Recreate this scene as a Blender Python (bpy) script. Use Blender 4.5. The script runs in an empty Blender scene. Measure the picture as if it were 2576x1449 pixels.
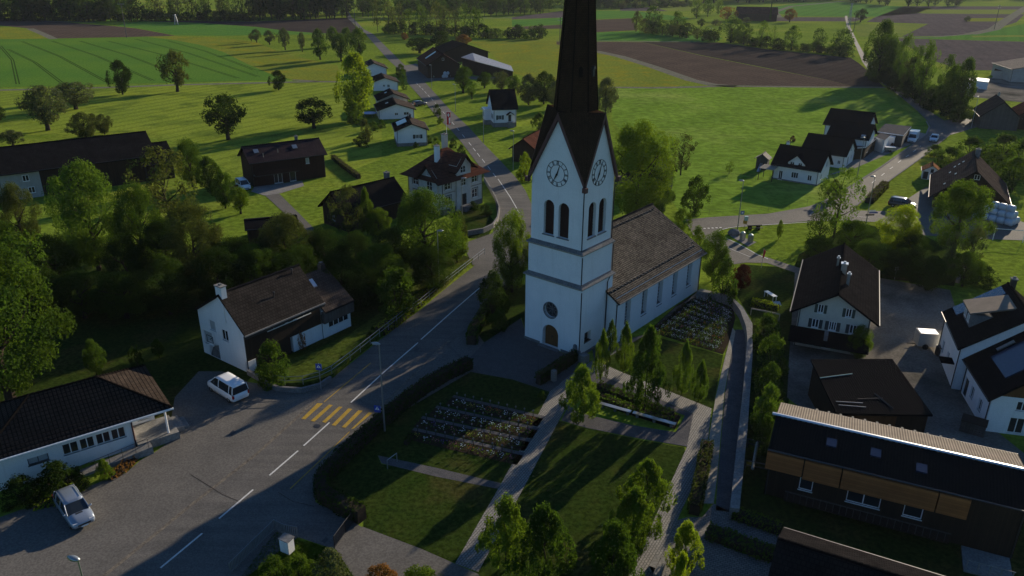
import bpy, math, random
from mathutils import Vector, Matrix
from mathutils.geometry import tessellate_polygon
R = math.radians
random.seed(7)
S = bpy.context.scene
COL = S.collection
# ---------------------------------------------------------------- camera
CAMH = 40.0
PITCH, ROLL, FPX, CX, CY = R(22.98), R(-0.44), 1960.3, 1288.0, 724.5
FW = Vector((0, math.cos(PITCH), -math.sin(PITCH)))
_r = Vector((1, 0, 0)); _u = _r.cross(FW)
RT = _r * math.cos(ROLL) - _u * math.sin(ROLL)
UP = _r * math.sin(ROLL) + _u * math.cos(ROLL)
cam = bpy.data.cameras.new('camera'); camo = bpy.data.objects.new('camera', cam); COL.objects.link(camo)
M = Matrix((RT, UP, -FW)).transposed().to_4x4(); M.translation = (0, 0, CAMH); camo.matrix_world = M
cam.sensor_width = 36; cam.lens = FPX / 2576 * 36; cam.clip_end = 6000; cam.clip_start = .5
S.camera = camo
# ---------------------------------------------------------------- light
SUN_EL, SUN_AZ = R(15.5), R(38)           # azimuth clockwise from +Y
SUN = Vector((math.sin(SUN_AZ) * math.cos(SUN_EL), math.cos(SUN_AZ) * math.cos(SUN_EL), math.sin(SUN_EL)))
w = bpy.data.worlds.new('World'); S.world = w; w.use_nodes = True
nt = w.node_tree; bg = nt.nodes['Background']; sk = nt.nodes.new('ShaderNodeTexSky'); sk.sky_type = 'NISHITA'
sk.sun_disc = False; sk.sun_elevation = SUN_EL; sk.sun_rotation = SUN_AZ; sk.altitude = 450; sk.air_density = 1.2; sk.dust_density = .6; sk.ozone_density = 2.0
tint = nt.nodes.new('ShaderNodeMix'); tint.data_type = 'RGBA'; tint.blend_type = 'MULTIPLY'; tint.inputs[0].default_value = 1; tint.inputs[7].default_value = (.57, .88, 1.28, 1)
nt.links.new(sk.outputs[0], tint.inputs[6]); nt.links.new(tint.outputs[2], bg.inputs[0]); bg.inputs[1].default_value = .061
sl = bpy.data.lights.new('sun', 'SUN'); sl.energy = 5.0; sl.angle = R(.55); sl.color = (1, .85, .64)
so = bpy.data.objects.new('sun', sl); COL.objects.link(so); so.rotation_euler = (-SUN).to_track_quat('-Z', 'Y').to_euler(); so.location = SUN * 300
vs = S.view_settings; vs.view_transform = 'Standard'; vs.look = 'None'; vs.exposure = 0.6; vs.gamma = 1
S.render.engine = 'CYCLES'
S.cycles.max_bounces = 5; S.cycles.transparent_max_bounces = 6; S.cycles.diffuse_bounces = 2; S.cycles.transmission_bounces = 2

# ---------------------------------------------------------------- helpers
def P(u, v, h=0.0):
    """point of the place at height h seen at photo position (u, v)"""
    d = FW * FPX + RT * (u - CX) - UP * (v - CY); t = (h - CAMH) / d.z
    return Vector((d.x * t, d.y * t, h))
def proj(p):
    d = Vector(p) - Vector((0, 0, CAMH)); z = d.dot(FW)
    return CX + FPX * d.dot(RT) / z, CY - FPX * d.dot(UP) / z
def hgt(u, v, vt):
    b = P(u, v); lo, hi = 0, 80
    for _ in range(40):
        m = (lo + hi) / 2
        if proj((b.x, b.y, m))[1] > vt: lo = m
        else: hi = m
    return lo
def ppm(u, v): return FPX / (P(u, v) - Vector((0, 0, CAMH))).dot(FW)   # photo px per metre there

class MB:
    def __init__(s): s.v = []; s.f = []; s.uv = []
    def poly(s, pts, uv=None):
        n = len(s.v); s.v += [tuple(p) for p in pts]; s.f.append(tuple(range(n, n + len(pts)))); s.uv.append(uv)
    def raw(s, vs, fs):
        n = len(s.v); s.v += [tuple(p) for p in vs]
        for f in fs: s.f.append(tuple(i + n for i in f)); s.uv.append(None)
    def box(s, x0, x1, y0, y1, z0, z1, mx=None):
        vs = [Vector((x, y, z)) for z in (z0, z1) for y in (y0, y1) for x in (x0, x1)]
        if mx: vs = [mx @ p for p in vs]
        s.raw(vs, [(0, 2, 3, 1), (4, 5, 7, 6), (0, 1, 5, 4), (2, 6, 7, 3), (0, 4, 6, 2), (1, 3, 7, 5)])
    def hexa(s, b, t):
        s.raw(list(b) + list(t), [(3, 2, 1, 0), (4, 5, 6, 7)] + [(i, (i + 1) % 4, (i + 1) % 4 + 4, i + 4) for i in range(4)])
    def tube(s, pts, r, n=6, cap=True):
        pts = [Vector(p) for p in pts]; rs = r if isinstance(r, (list, tuple)) else [r] * len(pts); base = len(s.v)
        for i, p in enumerate(pts):
            d = (pts[min(i + 1, len(pts) - 1)] - pts[max(i - 1, 0)]).normalized()
            a = d.orthogonal().normalized() if abs(d.z) > .95 else d.cross(Vector((0, 0, 1))).normalized()
            if abs(d.z) > .95: a = (Vector((1, 0, 0)) - d * d.x).normalized()
            b = d.cross(a)
            for k in range(n):
                an = 2 * math.pi * k / n; s.v.append(tuple(p + (a * math.cos(an) + b * math.sin(an)) * rs[i]))
        for i in range(len(pts) - 1):
            for k in range(n):
                k2 = (k + 1) % n; s.f.append((base + i * n + k, base + i * n + k2, base + (i + 1) * n + k2, base + (i + 1) * n + k)); s.uv.append(None)
        if cap:
            s.f.append(tuple(base + k for k in reversed(range(n)))); s.uv.append(None)
            s.f.append(tuple(base + (len(pts) - 1) * n + k for k in range(n))); s.uv.append(None)
    def lathe(s, prof, c=(0, 0, 0), n=12, mx=None):
        base = len(s.v); c = Vector(c)
        for r, z in prof:
            for k in range(n):
                a = 2 * math.pi * k / n; p = Vector((r * math.cos(a), r * math.sin(a), z))
                if mx: p = mx @ p
                s.v.append(tuple(p + c))
        for i in range(len(prof) - 1):
            for k in range(n):
                k2 = (k + 1) % n; s.f.append((base + i * n + k, base + i * n + k2, base + (i + 1) * n + k2, base + (i + 1) * n + k)); s.uv.append(None)
    def prism(s, pts, z0, z1):
        pts = [(p[0], p[1]) for p in pts]; n = len(pts)
        if sum(pts[i][0] * pts[(i + 1) % n][1] - pts[(i + 1) % n][0] * pts[i][1] for i in range(n)) < 0: pts.reverse()
        vs = [(x, y, z0) for x, y in pts] + [(x, y, z1) for x, y in pts]
        tr = tessellate_polygon([[Vector((x, y, 0)) for x, y in pts]])
        fs = []
        for t in tr:
            a, b, c = [Vector(pts[i]) for i in t]
            t = t if (b - a).cross(c - a) > 0 else t[::-1]
            fs.append(tuple(i + n for i in t))
        fs += [(i, (i + 1) % n, (i + 1) % n + n, i + n) for i in range(n)]
        s.raw(vs, fs)
    def build(s, name, mat, parent=None, smooth=False):
        me = bpy.data.meshes.new(name); me.from_pydata(s.v, [], s.f)
        if any(u for u in s.uv):
            ul = me.uv_layers.new(name='uv'); k = 0
            for f, u in zip(s.f, s.uv):
                for j in range(len(f)):
                    ul.data[k].uv = u[j] if u else (0, 0)
                    k += 1
        if mat: me.materials.append(mat)
        if smooth: me.polygons.foreach_set('use_smooth', [True] * len(me.polygons))
        me.update()
        o = bpy.data.objects.new(name, me); COL.objects.link(o)
        if parent: o.parent = parent
        return o
def tag(o, label=None, cat=None, group=None, kind=None):
    if label: o['label'] = label
    if cat: o['category'] = cat
    if group: o['group'] = group
    if kind: o['kind'] = kind
    return o
def empty(name, loc, rz=0, label=None, cat=None, group=None):
    o = bpy.data.objects.new(name, None); COL.objects.link(o); o.location = loc; o.rotation_euler = (0, 0, rz); o.empty_display_size = .5
    return tag(o, label, cat, group)
def copy_tree(o, parent=None):
    c = o.copy(); COL.objects.link(c)
    if parent: c.parent = parent
    for ch in list(o.children): copy_tree(ch, c)
    return c

# ---------------------------------------------------------------- materials
def newmat(name):
    m = bpy.data.materials.new(name); m.use_nodes = True; t = m.node_tree
    return m, t, t.nodes['Principled BSDF']
def nd(t, typ, **kw):
    n = t.nodes.new(typ)
    for k, v in kw.items():
        if k in n.inputs: n.inputs[k].default_value = v
        else: setattr(n, k, v)
    return n
def coords(t, kind='Object', rot=0, scale=(1, 1, 1)):
    tc = nd(t, 'ShaderNodeTexCoord'); mp = nd(t, 'ShaderNodeMapping'); t.links.new(tc.outputs[kind], mp.inputs[0])
    mp.inputs['Rotation'].default_value = (0, 0, rot); mp.inputs['Scale'].default_value = scale
    return mp.outputs[0]
def mixc(t, fac, a, b, mode='MIX'):
    m = nd(t, 'ShaderNodeMix', data_type='RGBA', blend_type=mode)
    for sock, v in ((m.inputs[0], fac), (m.inputs[6], a), (m.inputs[7], b)):
        if hasattr(v, 'links') or hasattr(v, 'is_output'): t.links.new(v, sock)
        else: sock.default_value = v if not isinstance(v, tuple) else (*v, 1)[:4]
    return m.outputs[2]
def ramp(t, src, lo, hi):
    m = nd(t, 'ShaderNodeMapRange'); t.links.new(src, m.inputs[0]); m.inputs[1].default_value = lo; m.inputs[2].default_value = hi
    return m.outputs[0]
def noise(t, co, scale, detail=4, rough=.6):
    n = nd(t, 'ShaderNodeTexNoise'); n.inputs['Scale'].default_value = scale; n.inputs['Detail'].default_value = detail; n.inputs['Roughness'].default_value = rough
    t.links.new(co, n.inputs['Vector']); return n.outputs[0]
def bump(t, b, src, strength=.3, dist=.05):
    n = nd(t, 'ShaderNodeBump'); n.inputs['Strength'].default_value = strength; n.inputs['Distance'].default_value = dist
    t.links.new(src, n.inputs['Height']); t.links.new(n.outputs[0], b.inputs['Normal'])
def solid(name, c, rough=.6, metal=0, spec=.5, emit=0):
    m, t, b = newmat(name); b.inputs['Base Color'].default_value = (*c, 1); b.inputs['Roughness'].default_value = rough; b.inputs['Metallic'].default_value = metal
    b.inputs['Specular IOR Level'].default_value = spec
    co = coords(t); n = noise(t, co, 3.0, 5)
    t.links.new(mixc(t, ramp(t, n, .3, .7), tuple(x * .88 for x in c), tuple(min(1, x * 1.08) for x in c)), b.inputs['Base Color'])
    return m
def noisy(name, c1, c2, scale=.5, fine=4, rough=.9, bmp=.2, c3=None, bd=.05, rot=0, sc=(1, 1, 1), grain=.5):
    m, t, b = newmat(name); co = coords(t, rot=rot, scale=sc)
    a = noise(t, co, scale, 6, .65); f = noise(t, co, fine, 5, .7)
    col = mixc(t, ramp(t, a, .35, .65), c1, c2)
    if c3:
        a2 = noise(t, co, scale * .37, 4, .6); col = mixc(t, ramp(t, a2, .52, .68), col, c3)
    col = mixc(t, grain, col, mixc(t, ramp(t, f, .41, .6), (.45, .45, .45), (1.15, 1.15, 1.15)), 'MULTIPLY')
    t.links.new(col, b.inputs['Base Color']); b.inputs['Roughness'].default_value = rough; b.inputs['Specular IOR Level'].default_value = .0 if rough >= .9 else .06
    bump(t, b, f, bmp, bd); return m
def striped(name, c1, c2, per, rot, c3=None, scale=.08, rough=.95, contrast=.5, fine=3.0, grain=.6):
    """field: soft patches plus rows 'per' metres apart"""
    m, t, b = newmat(name); co = coords(t); a = noise(t, co, scale, 6, .6); f = noise(t, co, fine, 5, .7)
    col = mixc(t, ramp(t, a, .35, .65), c1, c2)
    if c3: col = mixc(t, ramp(t, noise(t, co, scale * 2.3, 5, .65), .5, .66), col, c3)
    cr = coords(t, rot=rot); wv = nd(t, 'ShaderNodeTexWave', wave_type='BANDS', bands_direction='X'); wv.inputs['Scale'].default_value = math.pi / 10 / per * 1.0
    wv.inputs['Distortion'].default_value = .6; wv.inputs['Detail'].default_value = 2; wv.inputs['Detail Scale'].default_value = .15; t.links.new(cr, wv.inputs['Vector'])
    col = mixc(t, contrast, col, mixc(t, ramp(t, wv.outputs[1], .0, .5), (.5, .5, .5), (1, 1, 1)), 'MULTIPLY')
    col = mixc(t, grain, col, mixc(t, ramp(t, f, .41, .6), (.55, .55, .55), (1.12, 1.12, 1.12)), 'MULTIPLY')
    t.links.new(col, b.inputs['Base Color']); b.inputs['Roughness'].default_value = rough; b.inputs['Specular IOR Level'].default_value = 0
    bump(t, b, f, .5, .12); return m
def tiles(name, c1, c2, w=.3, h=.35, mortar=.05, dark=(.01, .01, .01), rough=.8, bmp=.5, moss=None, offset=.5, spec=.0):
    m, t, b = newmat(name); co = coords(t, 'UV'); br = nd(t, 'ShaderNodeTexBrick'); br.offset = offset
    br.inputs['Scale'].default_value = 1; br.inputs['Brick Width'].default_value = w; br.inputs['Row Height'].default_value = h; br.inputs['Mortar Size'].default_value = mortar * .5
    br.inputs['Mortar Smooth'].default_value = .3
    for k, c in (('Color1', c1), ('Color2', c2), ('Mortar', dark)): br.inputs[k].default_value = (*c, 1)
    t.links.new(co, br.inputs['Vector']); n = noise(t, co, .5, 7, .75); n2 = noise(t, co, 3.2, 5, .8)
    col = mixc(t, .8, br.outputs[0], mixc(t, ramp(t, n, .35, .65), (.5, .5, .5), (1.2, 1.2, 1.2)), 'MULTIPLY')
    if moss: col = mixc(t, ramp(t, n2, .52, .7), col, moss)
    t.links.new(col, b.inputs['Base Color']); b.inputs['Roughness'].default_value = rough; b.inputs['Specular IOR Level'].default_value = spec
    inv = nd(t, 'ShaderNodeMath', operation='SUBTRACT'); inv.inputs[0].default_value = 1; t.links.new(br.outputs[1], inv.inputs[1]); bump(t, b, inv.outputs[0], bmp, .04)
    return m
def corrug(name, c1, c2, per=.18, kind='UV', rot=0, rough=.7, bmp=.8, metal=0):
    m, t, b = newmat(name); co = coords(t, kind, rot=rot); wv = nd(t, 'ShaderNodeTexWave', wave_type='BANDS', bands_direction='X'); wv.inputs['Scale'].default_value = math.pi / 10 / per
    t.links.new(co, wv.inputs['Vector']); n = noise(t, co, .8, 6, .7)
    col = mixc(t, ramp(t, wv.outputs[1], .1, .8), c2, c1); col = mixc(t, .6, col, mixc(t, ramp(t, n, .3, .7), (.55, .55, .55), (1, 1, 1)), 'MULTIPLY')
    t.links.new(col, b.inputs['Base Color']); b.inputs['Roughness'].default_value = rough; b.inputs['Specular IOR Level'].default_value = .0; b.inputs['Metallic'].default_value = metal; bump(t, b, wv.outputs[1], bmp, .05); return m
def boards(name, c1, c2, per=.16, horiz=False, rough=.85):
    m, t, b = newmat(name); tc = nd(t, 'ShaderNodeTexCoord'); sp = nd(t, 'ShaderNodeSeparateXYZ'); t.links.new(tc.outputs['Object'], sp.inputs[0])
    if horiz: src = sp.outputs[2]
    else:
        ad = nd(t, 'ShaderNodeMath', operation='ADD'); t.links.new(sp.outputs[0], ad.inputs[0]); t.links.new(sp.outputs[1], ad.inputs[1]); src = ad.outputs[0]
    dv = nd(t, 'ShaderNodeMath', operation='DIVIDE'); t.links.new(src, dv.inputs[0]); dv.inputs[1].default_value = per
    fr = nd(t, 'ShaderNodeMath', operation='FRACT'); t.links.new(dv.outputs[0], fr.inputs[0]); fl = nd(t, 'ShaderNodeMath', operation='FLOOR'); t.links.new(dv.outputs[0], fl.inputs[0])
    wn = nd(t, 'ShaderNodeTexWhiteNoise', noise_dimensions='1D'); t.links.new(fl.outputs[0], wn.inputs['W'])
    col = mixc(t, wn.outputs[0], c1, c2); col = mixc(t, ramp(t, fr.outputs[0], .0, .12), tuple(x * .25 for x in c1), col)
    n = noise(t, tc.outputs['Object'], 1.2, 5, .7); col = mixc(t, .5, col, mixc(t, ramp(t, n, .3, .7), (.5, .5, .5), (1, 1, 1)), 'MULTIPLY')
    t.links.new(col, b.inputs['Base Color']); b.inputs['Roughness'].default_value = rough; b.inputs['Specular IOR Level'].default_value = .2; return m
def pavers(name, c1, c2, rot, w=.3, h=.2, mort=(.05, .05, .045)):
    m, t, b = newmat(name); co = coords(t, rot=rot); br = nd(t, 'ShaderNodeTexBrick')
    br.inputs['Scale'].default_value = 1; br.inputs['Brick Width'].default_value = w; br.inputs['Row Height'].default_value = h; br.inputs['Mortar Size'].default_value = .02
    for k, c in (('Color1', c1), ('Color2', c2), ('Mortar', mort)): br.inputs[k].default_value = (*c, 1)
    t.links.new(co, br.inputs['Vector']); n = noise(t, co, .6, 6, .7); f = noise(t, co, 9, 4, .7)
    col = mixc(t, .6, br.outputs[0], mixc(t, ramp(t, n, .3, .7), (.6, .6, .6), (1, 1, 1)), 'MULTIPLY'); col = mixc(t, .4, col, mixc(t, ramp(t, f, .3, .7), (.5, .5, .5), (1, 1, 1)), 'MULTIPLY')
    t.links.new(col, b.inputs['Base Color']); b.inputs['Roughness'].default_value = .9; bump(t, b, f, .2, .02); return m
def leafmat(name, c, var=.35, tr=.35, hue=None):
    m = bpy.data.materials.new(name); m.use_nodes = True; t = m.node_tree; t.nodes.clear(); out = nd(t, 'ShaderNodeOutputMaterial')
    co = coords(t); n = noise(t, co, .9, 3, .6); oi = nd(t, 'ShaderNodeObjectInfo'); n3 = noise(t, co, 6, 2, .6)
    a = tuple(x * (1 - var) for x in c); b_ = tuple(x * (1 + var) for x in c); hh = hue or (c[0] * 1.35, c[1] * 1.12, c[2] * .7)
    col = mixc(t, ramp(t, n, .35, .65), a, b_); col = mixc(t, ramp(t, n3, .4, .8), col, hh); mm = mixc(t, oi.outputs['Random'], (.75, .78, .75), (1.1, 1.06, 1.0)); col = mixc(t, 1.0, col, mm, 'MULTIPLY')
    d = nd(t, 'ShaderNodeBsdfDiffuse'); tl = nd(t, 'ShaderNodeBsdfTranslucent'); mx = nd(t, 'ShaderNodeMixShader'); mx.inputs[0].default_value = tr
    t.links.new(col, d.inputs[0]); tc2 = mixc(t, 1.0, col, (1.5, 1.6, .7), 'MULTIPLY'); t.links.new(tc2, tl.inputs[0]); t.links.new(d.outputs[0], mx.inputs[1]); t.links.new(tl.outputs[0], mx.inputs[2]); t.links.new(mx.outputs[0], out.inputs[0])
    return m
def glassmat(name, c=(.02, .025, .03), rough=.08):
    m, t, b = newmat(name); b.inputs['Base Color'].default_value = (*c, 1); b.inputs['Roughness'].default_value = rough; b.inputs['Specular IOR Level'].default_value = .6
    return m

MT = {}
MT['grass'] = noisy('grass', (.175, .245, .028), (.13, .195, .024), .05, .9, c3=(.235, .265, .038), bmp=.5, bd=.25, grain=.65)
MT['grass2'] = noisy('grass_rough', (.18, .285, .036), (.125, .21, .026), .06, .45, c3=(.23, .30, .06), bmp=.6, bd=.3, grain=.55)
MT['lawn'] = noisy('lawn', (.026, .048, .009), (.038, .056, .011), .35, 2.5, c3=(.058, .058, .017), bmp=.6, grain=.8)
MT['asphalt'] = noisy('asphalt', (.150, .140, .126), (.122, .115, .105), .22, 6, c3=(.105, .10, .092), rough=.85, bmp=.12, bd=.01)
MT['asphalt_road'] = noisy('asphalt_road', (.105, .10, .093), (.125, .118, .11), .25, 8, c3=(.085, .082, .077), rough=.8, bmp=.12, bd=.01, rot=R(0))
t = MT['asphalt_road'].node_tree; b = t.nodes['Principled BSDF']; src = b.inputs['Base Color'].links[0].from_socket
t.links.new(mixc(t, ramp(t, noise(t, coords(t, rot=R(-49), scale=(.05, 1.1, 1)), 1.0, 4, .6), .42, .62), src, mixc(t, 1.0, src, (1.22, 1.21, 1.18), 'MULTIPLY')), b.inputs['Base Color'])
MT['lawn_dry'] = noisy('dry_lawn', (.075, .10, .018), (.055, .085, .015), .35, 2.2, c3=(.10, .10, .03), bmp=.5, grain=.8)
MT['plaster'] = noisy('white_plaster', (.80, .80, .79), (.74, .745, .74), .6, 9, rough=.9, bmp=.05, bd=.01)
MT['plaster_light'] = noisy('light_render', (.62, .61, .57), (.52, .51, .48), .7, 7, rough=.9, bmp=.05, bd=.01)
MT['plaster_grey'] = noisy('grey_plaster', (.40, .39, .36), (.33, .32, .30), .7, 7, rough=.9, bmp=.05, bd=.01)
MT['plaster_cream'] = noisy('cream_plaster', (.55, .52, .44), (.47, .44, .38), .7, 7, rough=.9, bmp=.05, bd=.01)
for k in ('plaster', 'plaster_light', 'plaster_grey', 'plaster_cream'):
    t = MT[k].node_tree; b = t.nodes['Principled BSDF']; src = b.inputs['Base Color'].links[0].from_socket
    st = noise(t, coords(t, scale=(2.2, 2.2, .16)), 1.0, 5, .65); t.links.new(mixc(t, ramp(t, st, .56, .75), src, mixc(t, .25, src, (.45, .44, .40))), b.inputs['Base Color'])
for k in ('plaster', 'plaster_light', 'plaster_grey', 'plaster_cream'):   # keep plaster even: weaken the fine multiply
    for n in MT[k].node_tree.nodes:
        if n.type == 'MIX' and n.blend_type == 'MULTIPLY': n.inputs[0].default_value = .12
MT['stone'] = noisy('sandstone', (.36, .33, .27), (.28, .26, .22), .9, 8, rough=.9, bmp=.15)
MT['stone_grey'] = noisy('grey_stone', (.20, .20, .20), (.13, .13, .135), 1.2, 8, rough=.9, bmp=.15)
MT['concrete'] = noisy('concrete', (.27, .26, .245), (.20, .195, .185), .7, 6, rough=.9, bmp=.1)
MT['gravel'] = noisy('dark_gravel', (.12, .115, .115), (.085, .085, .09), 1.0, 9, rough=.95, bmp=.5, bd=.03)
MT['yard'] = noisy('yard_gravel', (.22, .20, .17), (.13, .12, .105), .18, 4, rough=.95, bmp=.4, bd=.04, c3=(.06, .06, .05))
MT['soil'] = noisy('planting_soil', (.045, .032, .022), (.03, .024, .018), .9, 8, bmp=.6, bd=.05)
MT['pave'] = pavers('pavers', (.27, .255, .23), (.21, .20, .185), R(-60))
MT['pave2'] = pavers('pavers_plaza', (.24, .22, .19), (.15, .145, .135), R(20), .32, .2)
MT['pave3'] = pavers('forecourt_pavers', (.10, .10, .10), (.07, .07, .072), R(50), .25, .18)
MT['field_brown'] = striped('ploughed_brown', (.105, .078, .062), (.082, .062, .05), 3, R(-15), contrast=.25, fine=1.2)
MT['field_dark'] = striped('ploughed_dark', (.062, .05, .044), (.048, .04, .036), 4, R(40), contrast=.3, fine=1.2)
MT['field_mauve'] = striped('ploughed_far', (.115, .095, .092), (.088, .075, .076), 6, R(20), contrast=.15, fine=.6)
MT['field_crop'] = striped('green_crop', (.08, .18, .03), (.11, .21, .03), 12, R(-38), contrast=.0, fine=1.5, scale=.02)
MT['field_green'] = striped('green_field', (.075, .19, .035), (.10, .21, .035), 9, R(30), contrast=.25, fine=.8, scale=.03)
MT['field_yel'] = striped('buttercup_meadow', (.19, .22, .03), (.16, .20, .03), 30, R(10), c3=(.25, .225, .022), contrast=.1, fine=.9, scale=.05)
MT['field_lime'] = striped('mown_strips', (.20, .24, .045), (.15, .20, .04), 7, R(-25), contrast=.5, fine=.8, scale=.05)
MT['field_mow'] = striped('mown_meadow', (.24, .30, .038), (.185, .25, .033), 4.5, R(32), contrast=.38, fine=1.6, scale=.04, c3=(.11, .16, .025))
MT['rut'] = noisy('pressed_ruts', (.03, .065, .014), (.05, .09, .018), .4, 2)
MT['track'] = noisy('track_gravel', (.20, .19, .15), (.14, .14, .10), .4, 2, bmp=.2)
MT['white'] = solid('white_paint', (.78, .78, .78), .5)
MT['roadwhite'] = noisy('road_marking_white', (.70, .70, .68), (.55, .55, .53), 1.5, 12, rough=.7, bmp=.02)
MT['roadyellow'] = noisy('road_marking_yellow', (.46, .30, .05), (.36, .24, .05), 1.2, 12, rough=.7, bmp=.02)
MT['cobble'] = noisy('cobble_strip', (.22, .19, .15), (.10, .09, .08), 2.5, 7, bmp=.5)
MT['dark'] = solid('dark_paint', (.015, .016, .018), .5)
MT['black_iron'] = solid('black_iron', (.012, .012, .013), .45, .3)
MT['galv'] = solid('galvanised_steel', (.30, .32, .33), .4, .7)
MT['steel'] = solid('zinc_sheet', (.45, .46, .48), .3, .85)
MT['pipe'] = solid('dark_downpipe', (.02, .022, .026), .5, .2)
MT['glass'] = glassmat('window_glass')
MT['glass_blind'] = solid('roller_blind', (.38, .40, .40), .5)
MT['shutter'] = solid('green_shutter', (.035, .055, .045), .6)
MT['shutter_dk'] = solid('dark_shutter', (.02, .03, .033), .6)
MT['red'] = solid('red_cloth', (.45, .015, .02), .7)
MT['blue'] = solid('sign_blue', (.015, .05, .32), .4)
MT['wood'] = boards('dark_boards', (.045, .028, .018), (.03, .019, .013))
MT['wood_red'] = boards('red_brown_boards', (.055, .022, .015), (.04, .017, .012))
MT['wood_orange'] = boards('larch_boards', (.42, .15, .045), (.32, .11, .035), .22, True)
MT['wood_grey'] = boards('grey_boards', (.10, .095, .09), (.07, .066, .062))
MT['oak'] = boards('oak_door', (.16, .075, .028), (.12, .055, .02), .12)
MT['slate'] = tiles('spire_shingles', (.048, .028, .017), (.07, .04, .024), .22, .16, .03, (.005, .004, .004), rough=.75, bmp=.4)
MT['rf_church'] = tiles('church_tiles', (.150, .132, .112), (.085, .076, .067), .3, .24, .07, (.025, .022, .019), moss=(.15, .14, .11), bmp=1.0)
MT['rf_brown'] = tiles('brown_tiles', (.046, .040, .036), (.033, .029, .026), .33, .36, .06, (.02, .016, .014))
MT['rf_orange'] = tiles('orange_tiles', (.30, .15, .075), (.24, .12, .065), .3, .34, .05, (.07, .04, .025))
MT['rf_red'] = tiles('red_brown_tiles', (.12, .05, .034), (.085, .038, .028), .3, .34, .05, (.025, .014, .012))
MT['rf_dark'] = tiles('dark_tiles', (.015, .014, .0145), (.021, .019, .019), .3, .36, .05, (.007, .007, .008))
MT['rf_dash'] = tiles('interlocking_tiles', (.060, .045, .036), (.050, .040, .034), .32, .42, .10, (.012, .010, .009), offset=0, bmp=1.0)
MT['rf_purple'] = tiles('purple_tiles', (.055, .030, .035), (.04, .024, .028), .3, .36, .06, (.012, .009, .010), spec=.05)
MT['rf_grey'] = tiles('grey_brown_tiles', (.075, .06, .052), (.055, .046, .042), .3, .36, .05, (.03, .026, .024))
MT['rf_black'] = tiles('black_tiles', (.009, .009, .011), (.012, .012, .014), .3, .36, .03, (.006, .006, .008), rough=.6)
MT['eternit'] = corrug('corrugated_sheet', (.36, .31, .25), (.20, .17, .14), .2)
MT['eternit_dk'] = corrug('dark_corrugated_sheet', (.017, .016, .016), (.012, .011, .011), .22, bmp=.25)
MT['bluesheet'] = corrug('blue_grey_sheet', (.30, .33, .40), (.22, .25, .31), .3)
MT['solar'] = solid('solar_glass', (.03, .04, .07), .15)
MT['solar_lt'] = solid('solar_thermal_glass', (.45, .50, .48), .3)
MT['terracotta'] = solid('trim_maroon', (.085, .030, .028), .6)
MT['bark'] = noisy('bark', (.06, .048, .036), (.035, .028, .022), 2, 8, bmp=.5)
MT['bale'] = solid('bale_wrap', (.45, .50, .54), .35)
MT['bale_green'] = solid('bale_wrap_green', (.28, .42, .38), .4)
for k, c, tr in (('l_dark', (.026, .048, .012), .35), ('l_mid', (.050, .090, .018), .42), ('l_bright', (.080, .130, .020), .45), ('l_yel', (.135, .19, .018), .55), ('l_grey', (.085, .105, .055), .3),
                 ('l_brown', (.068, .085, .030), .35), ('l_red', (.05, .012, .014), .3), ('l_orange', (.16, .085, .03), .3), ('l_young', (.075, .13, .025), .4)):
    MT[k] = leafmat('leaves_' + k[2:], c, tr=tr)
# ---------------------------------------------------------------- ground
def sheet(name, pts, mat, z=.01, label=None, kind='structure', raise_h=None):
    """flat patch of ground whose outline is given in photo positions"""
    w = [P(u, v) for u, v in pts]; mb = MB()
    if raise_h: mb.prism(w, 0, raise_h)
    else:
        tr = tessellate_polygon([[Vector((p.x, p.y, 0)) for p in w]]); fs = []
        for t in tr:
            a, b, c = (w[i] for i in t); fs.append(t if (b - a).cross(c - a).z > 0 else t[::-1])
        mb.raw([(p.x, p.y, z) for p in w], fs)
    o = mb.build(name, MT[mat] if isinstance(mat, str) else mat); tag(o, label, kind=kind); return o
def ribbon(name, pts, width, mat, z, kind='structure', label=None, world=False):
    w = [Vector(p) if world else P(*p) for p in pts]; mb = MB(); L = []; Rr = []
    for i, p in enumerate(w):
        d = (w[min(i + 1, len(w) - 1)] - w[max(i - 1, 0)]); d.z = 0; d.normalize(); n = Vector((-d.y, d.x, 0)) * width / 2
        L.append((p.x + n.x, p.y + n.y, z)); Rr.append((p.x - n.x, p.y - n.y, z))
    for i in range(len(w) - 1): mb.poly([Rr[i], Rr[i + 1], L[i + 1], L[i]])
    return tag(mb.build(name, MT[mat]), label, kind=kind)
g = MB(); G = 3000
g.raw([(-G, -200, 0), (G, -200, 0), (G, G, 0), (-G, G, 0)], [(0, 1, 2, 3)]); tag(g.build('ground', MT['grass']), kind='structure')
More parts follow.
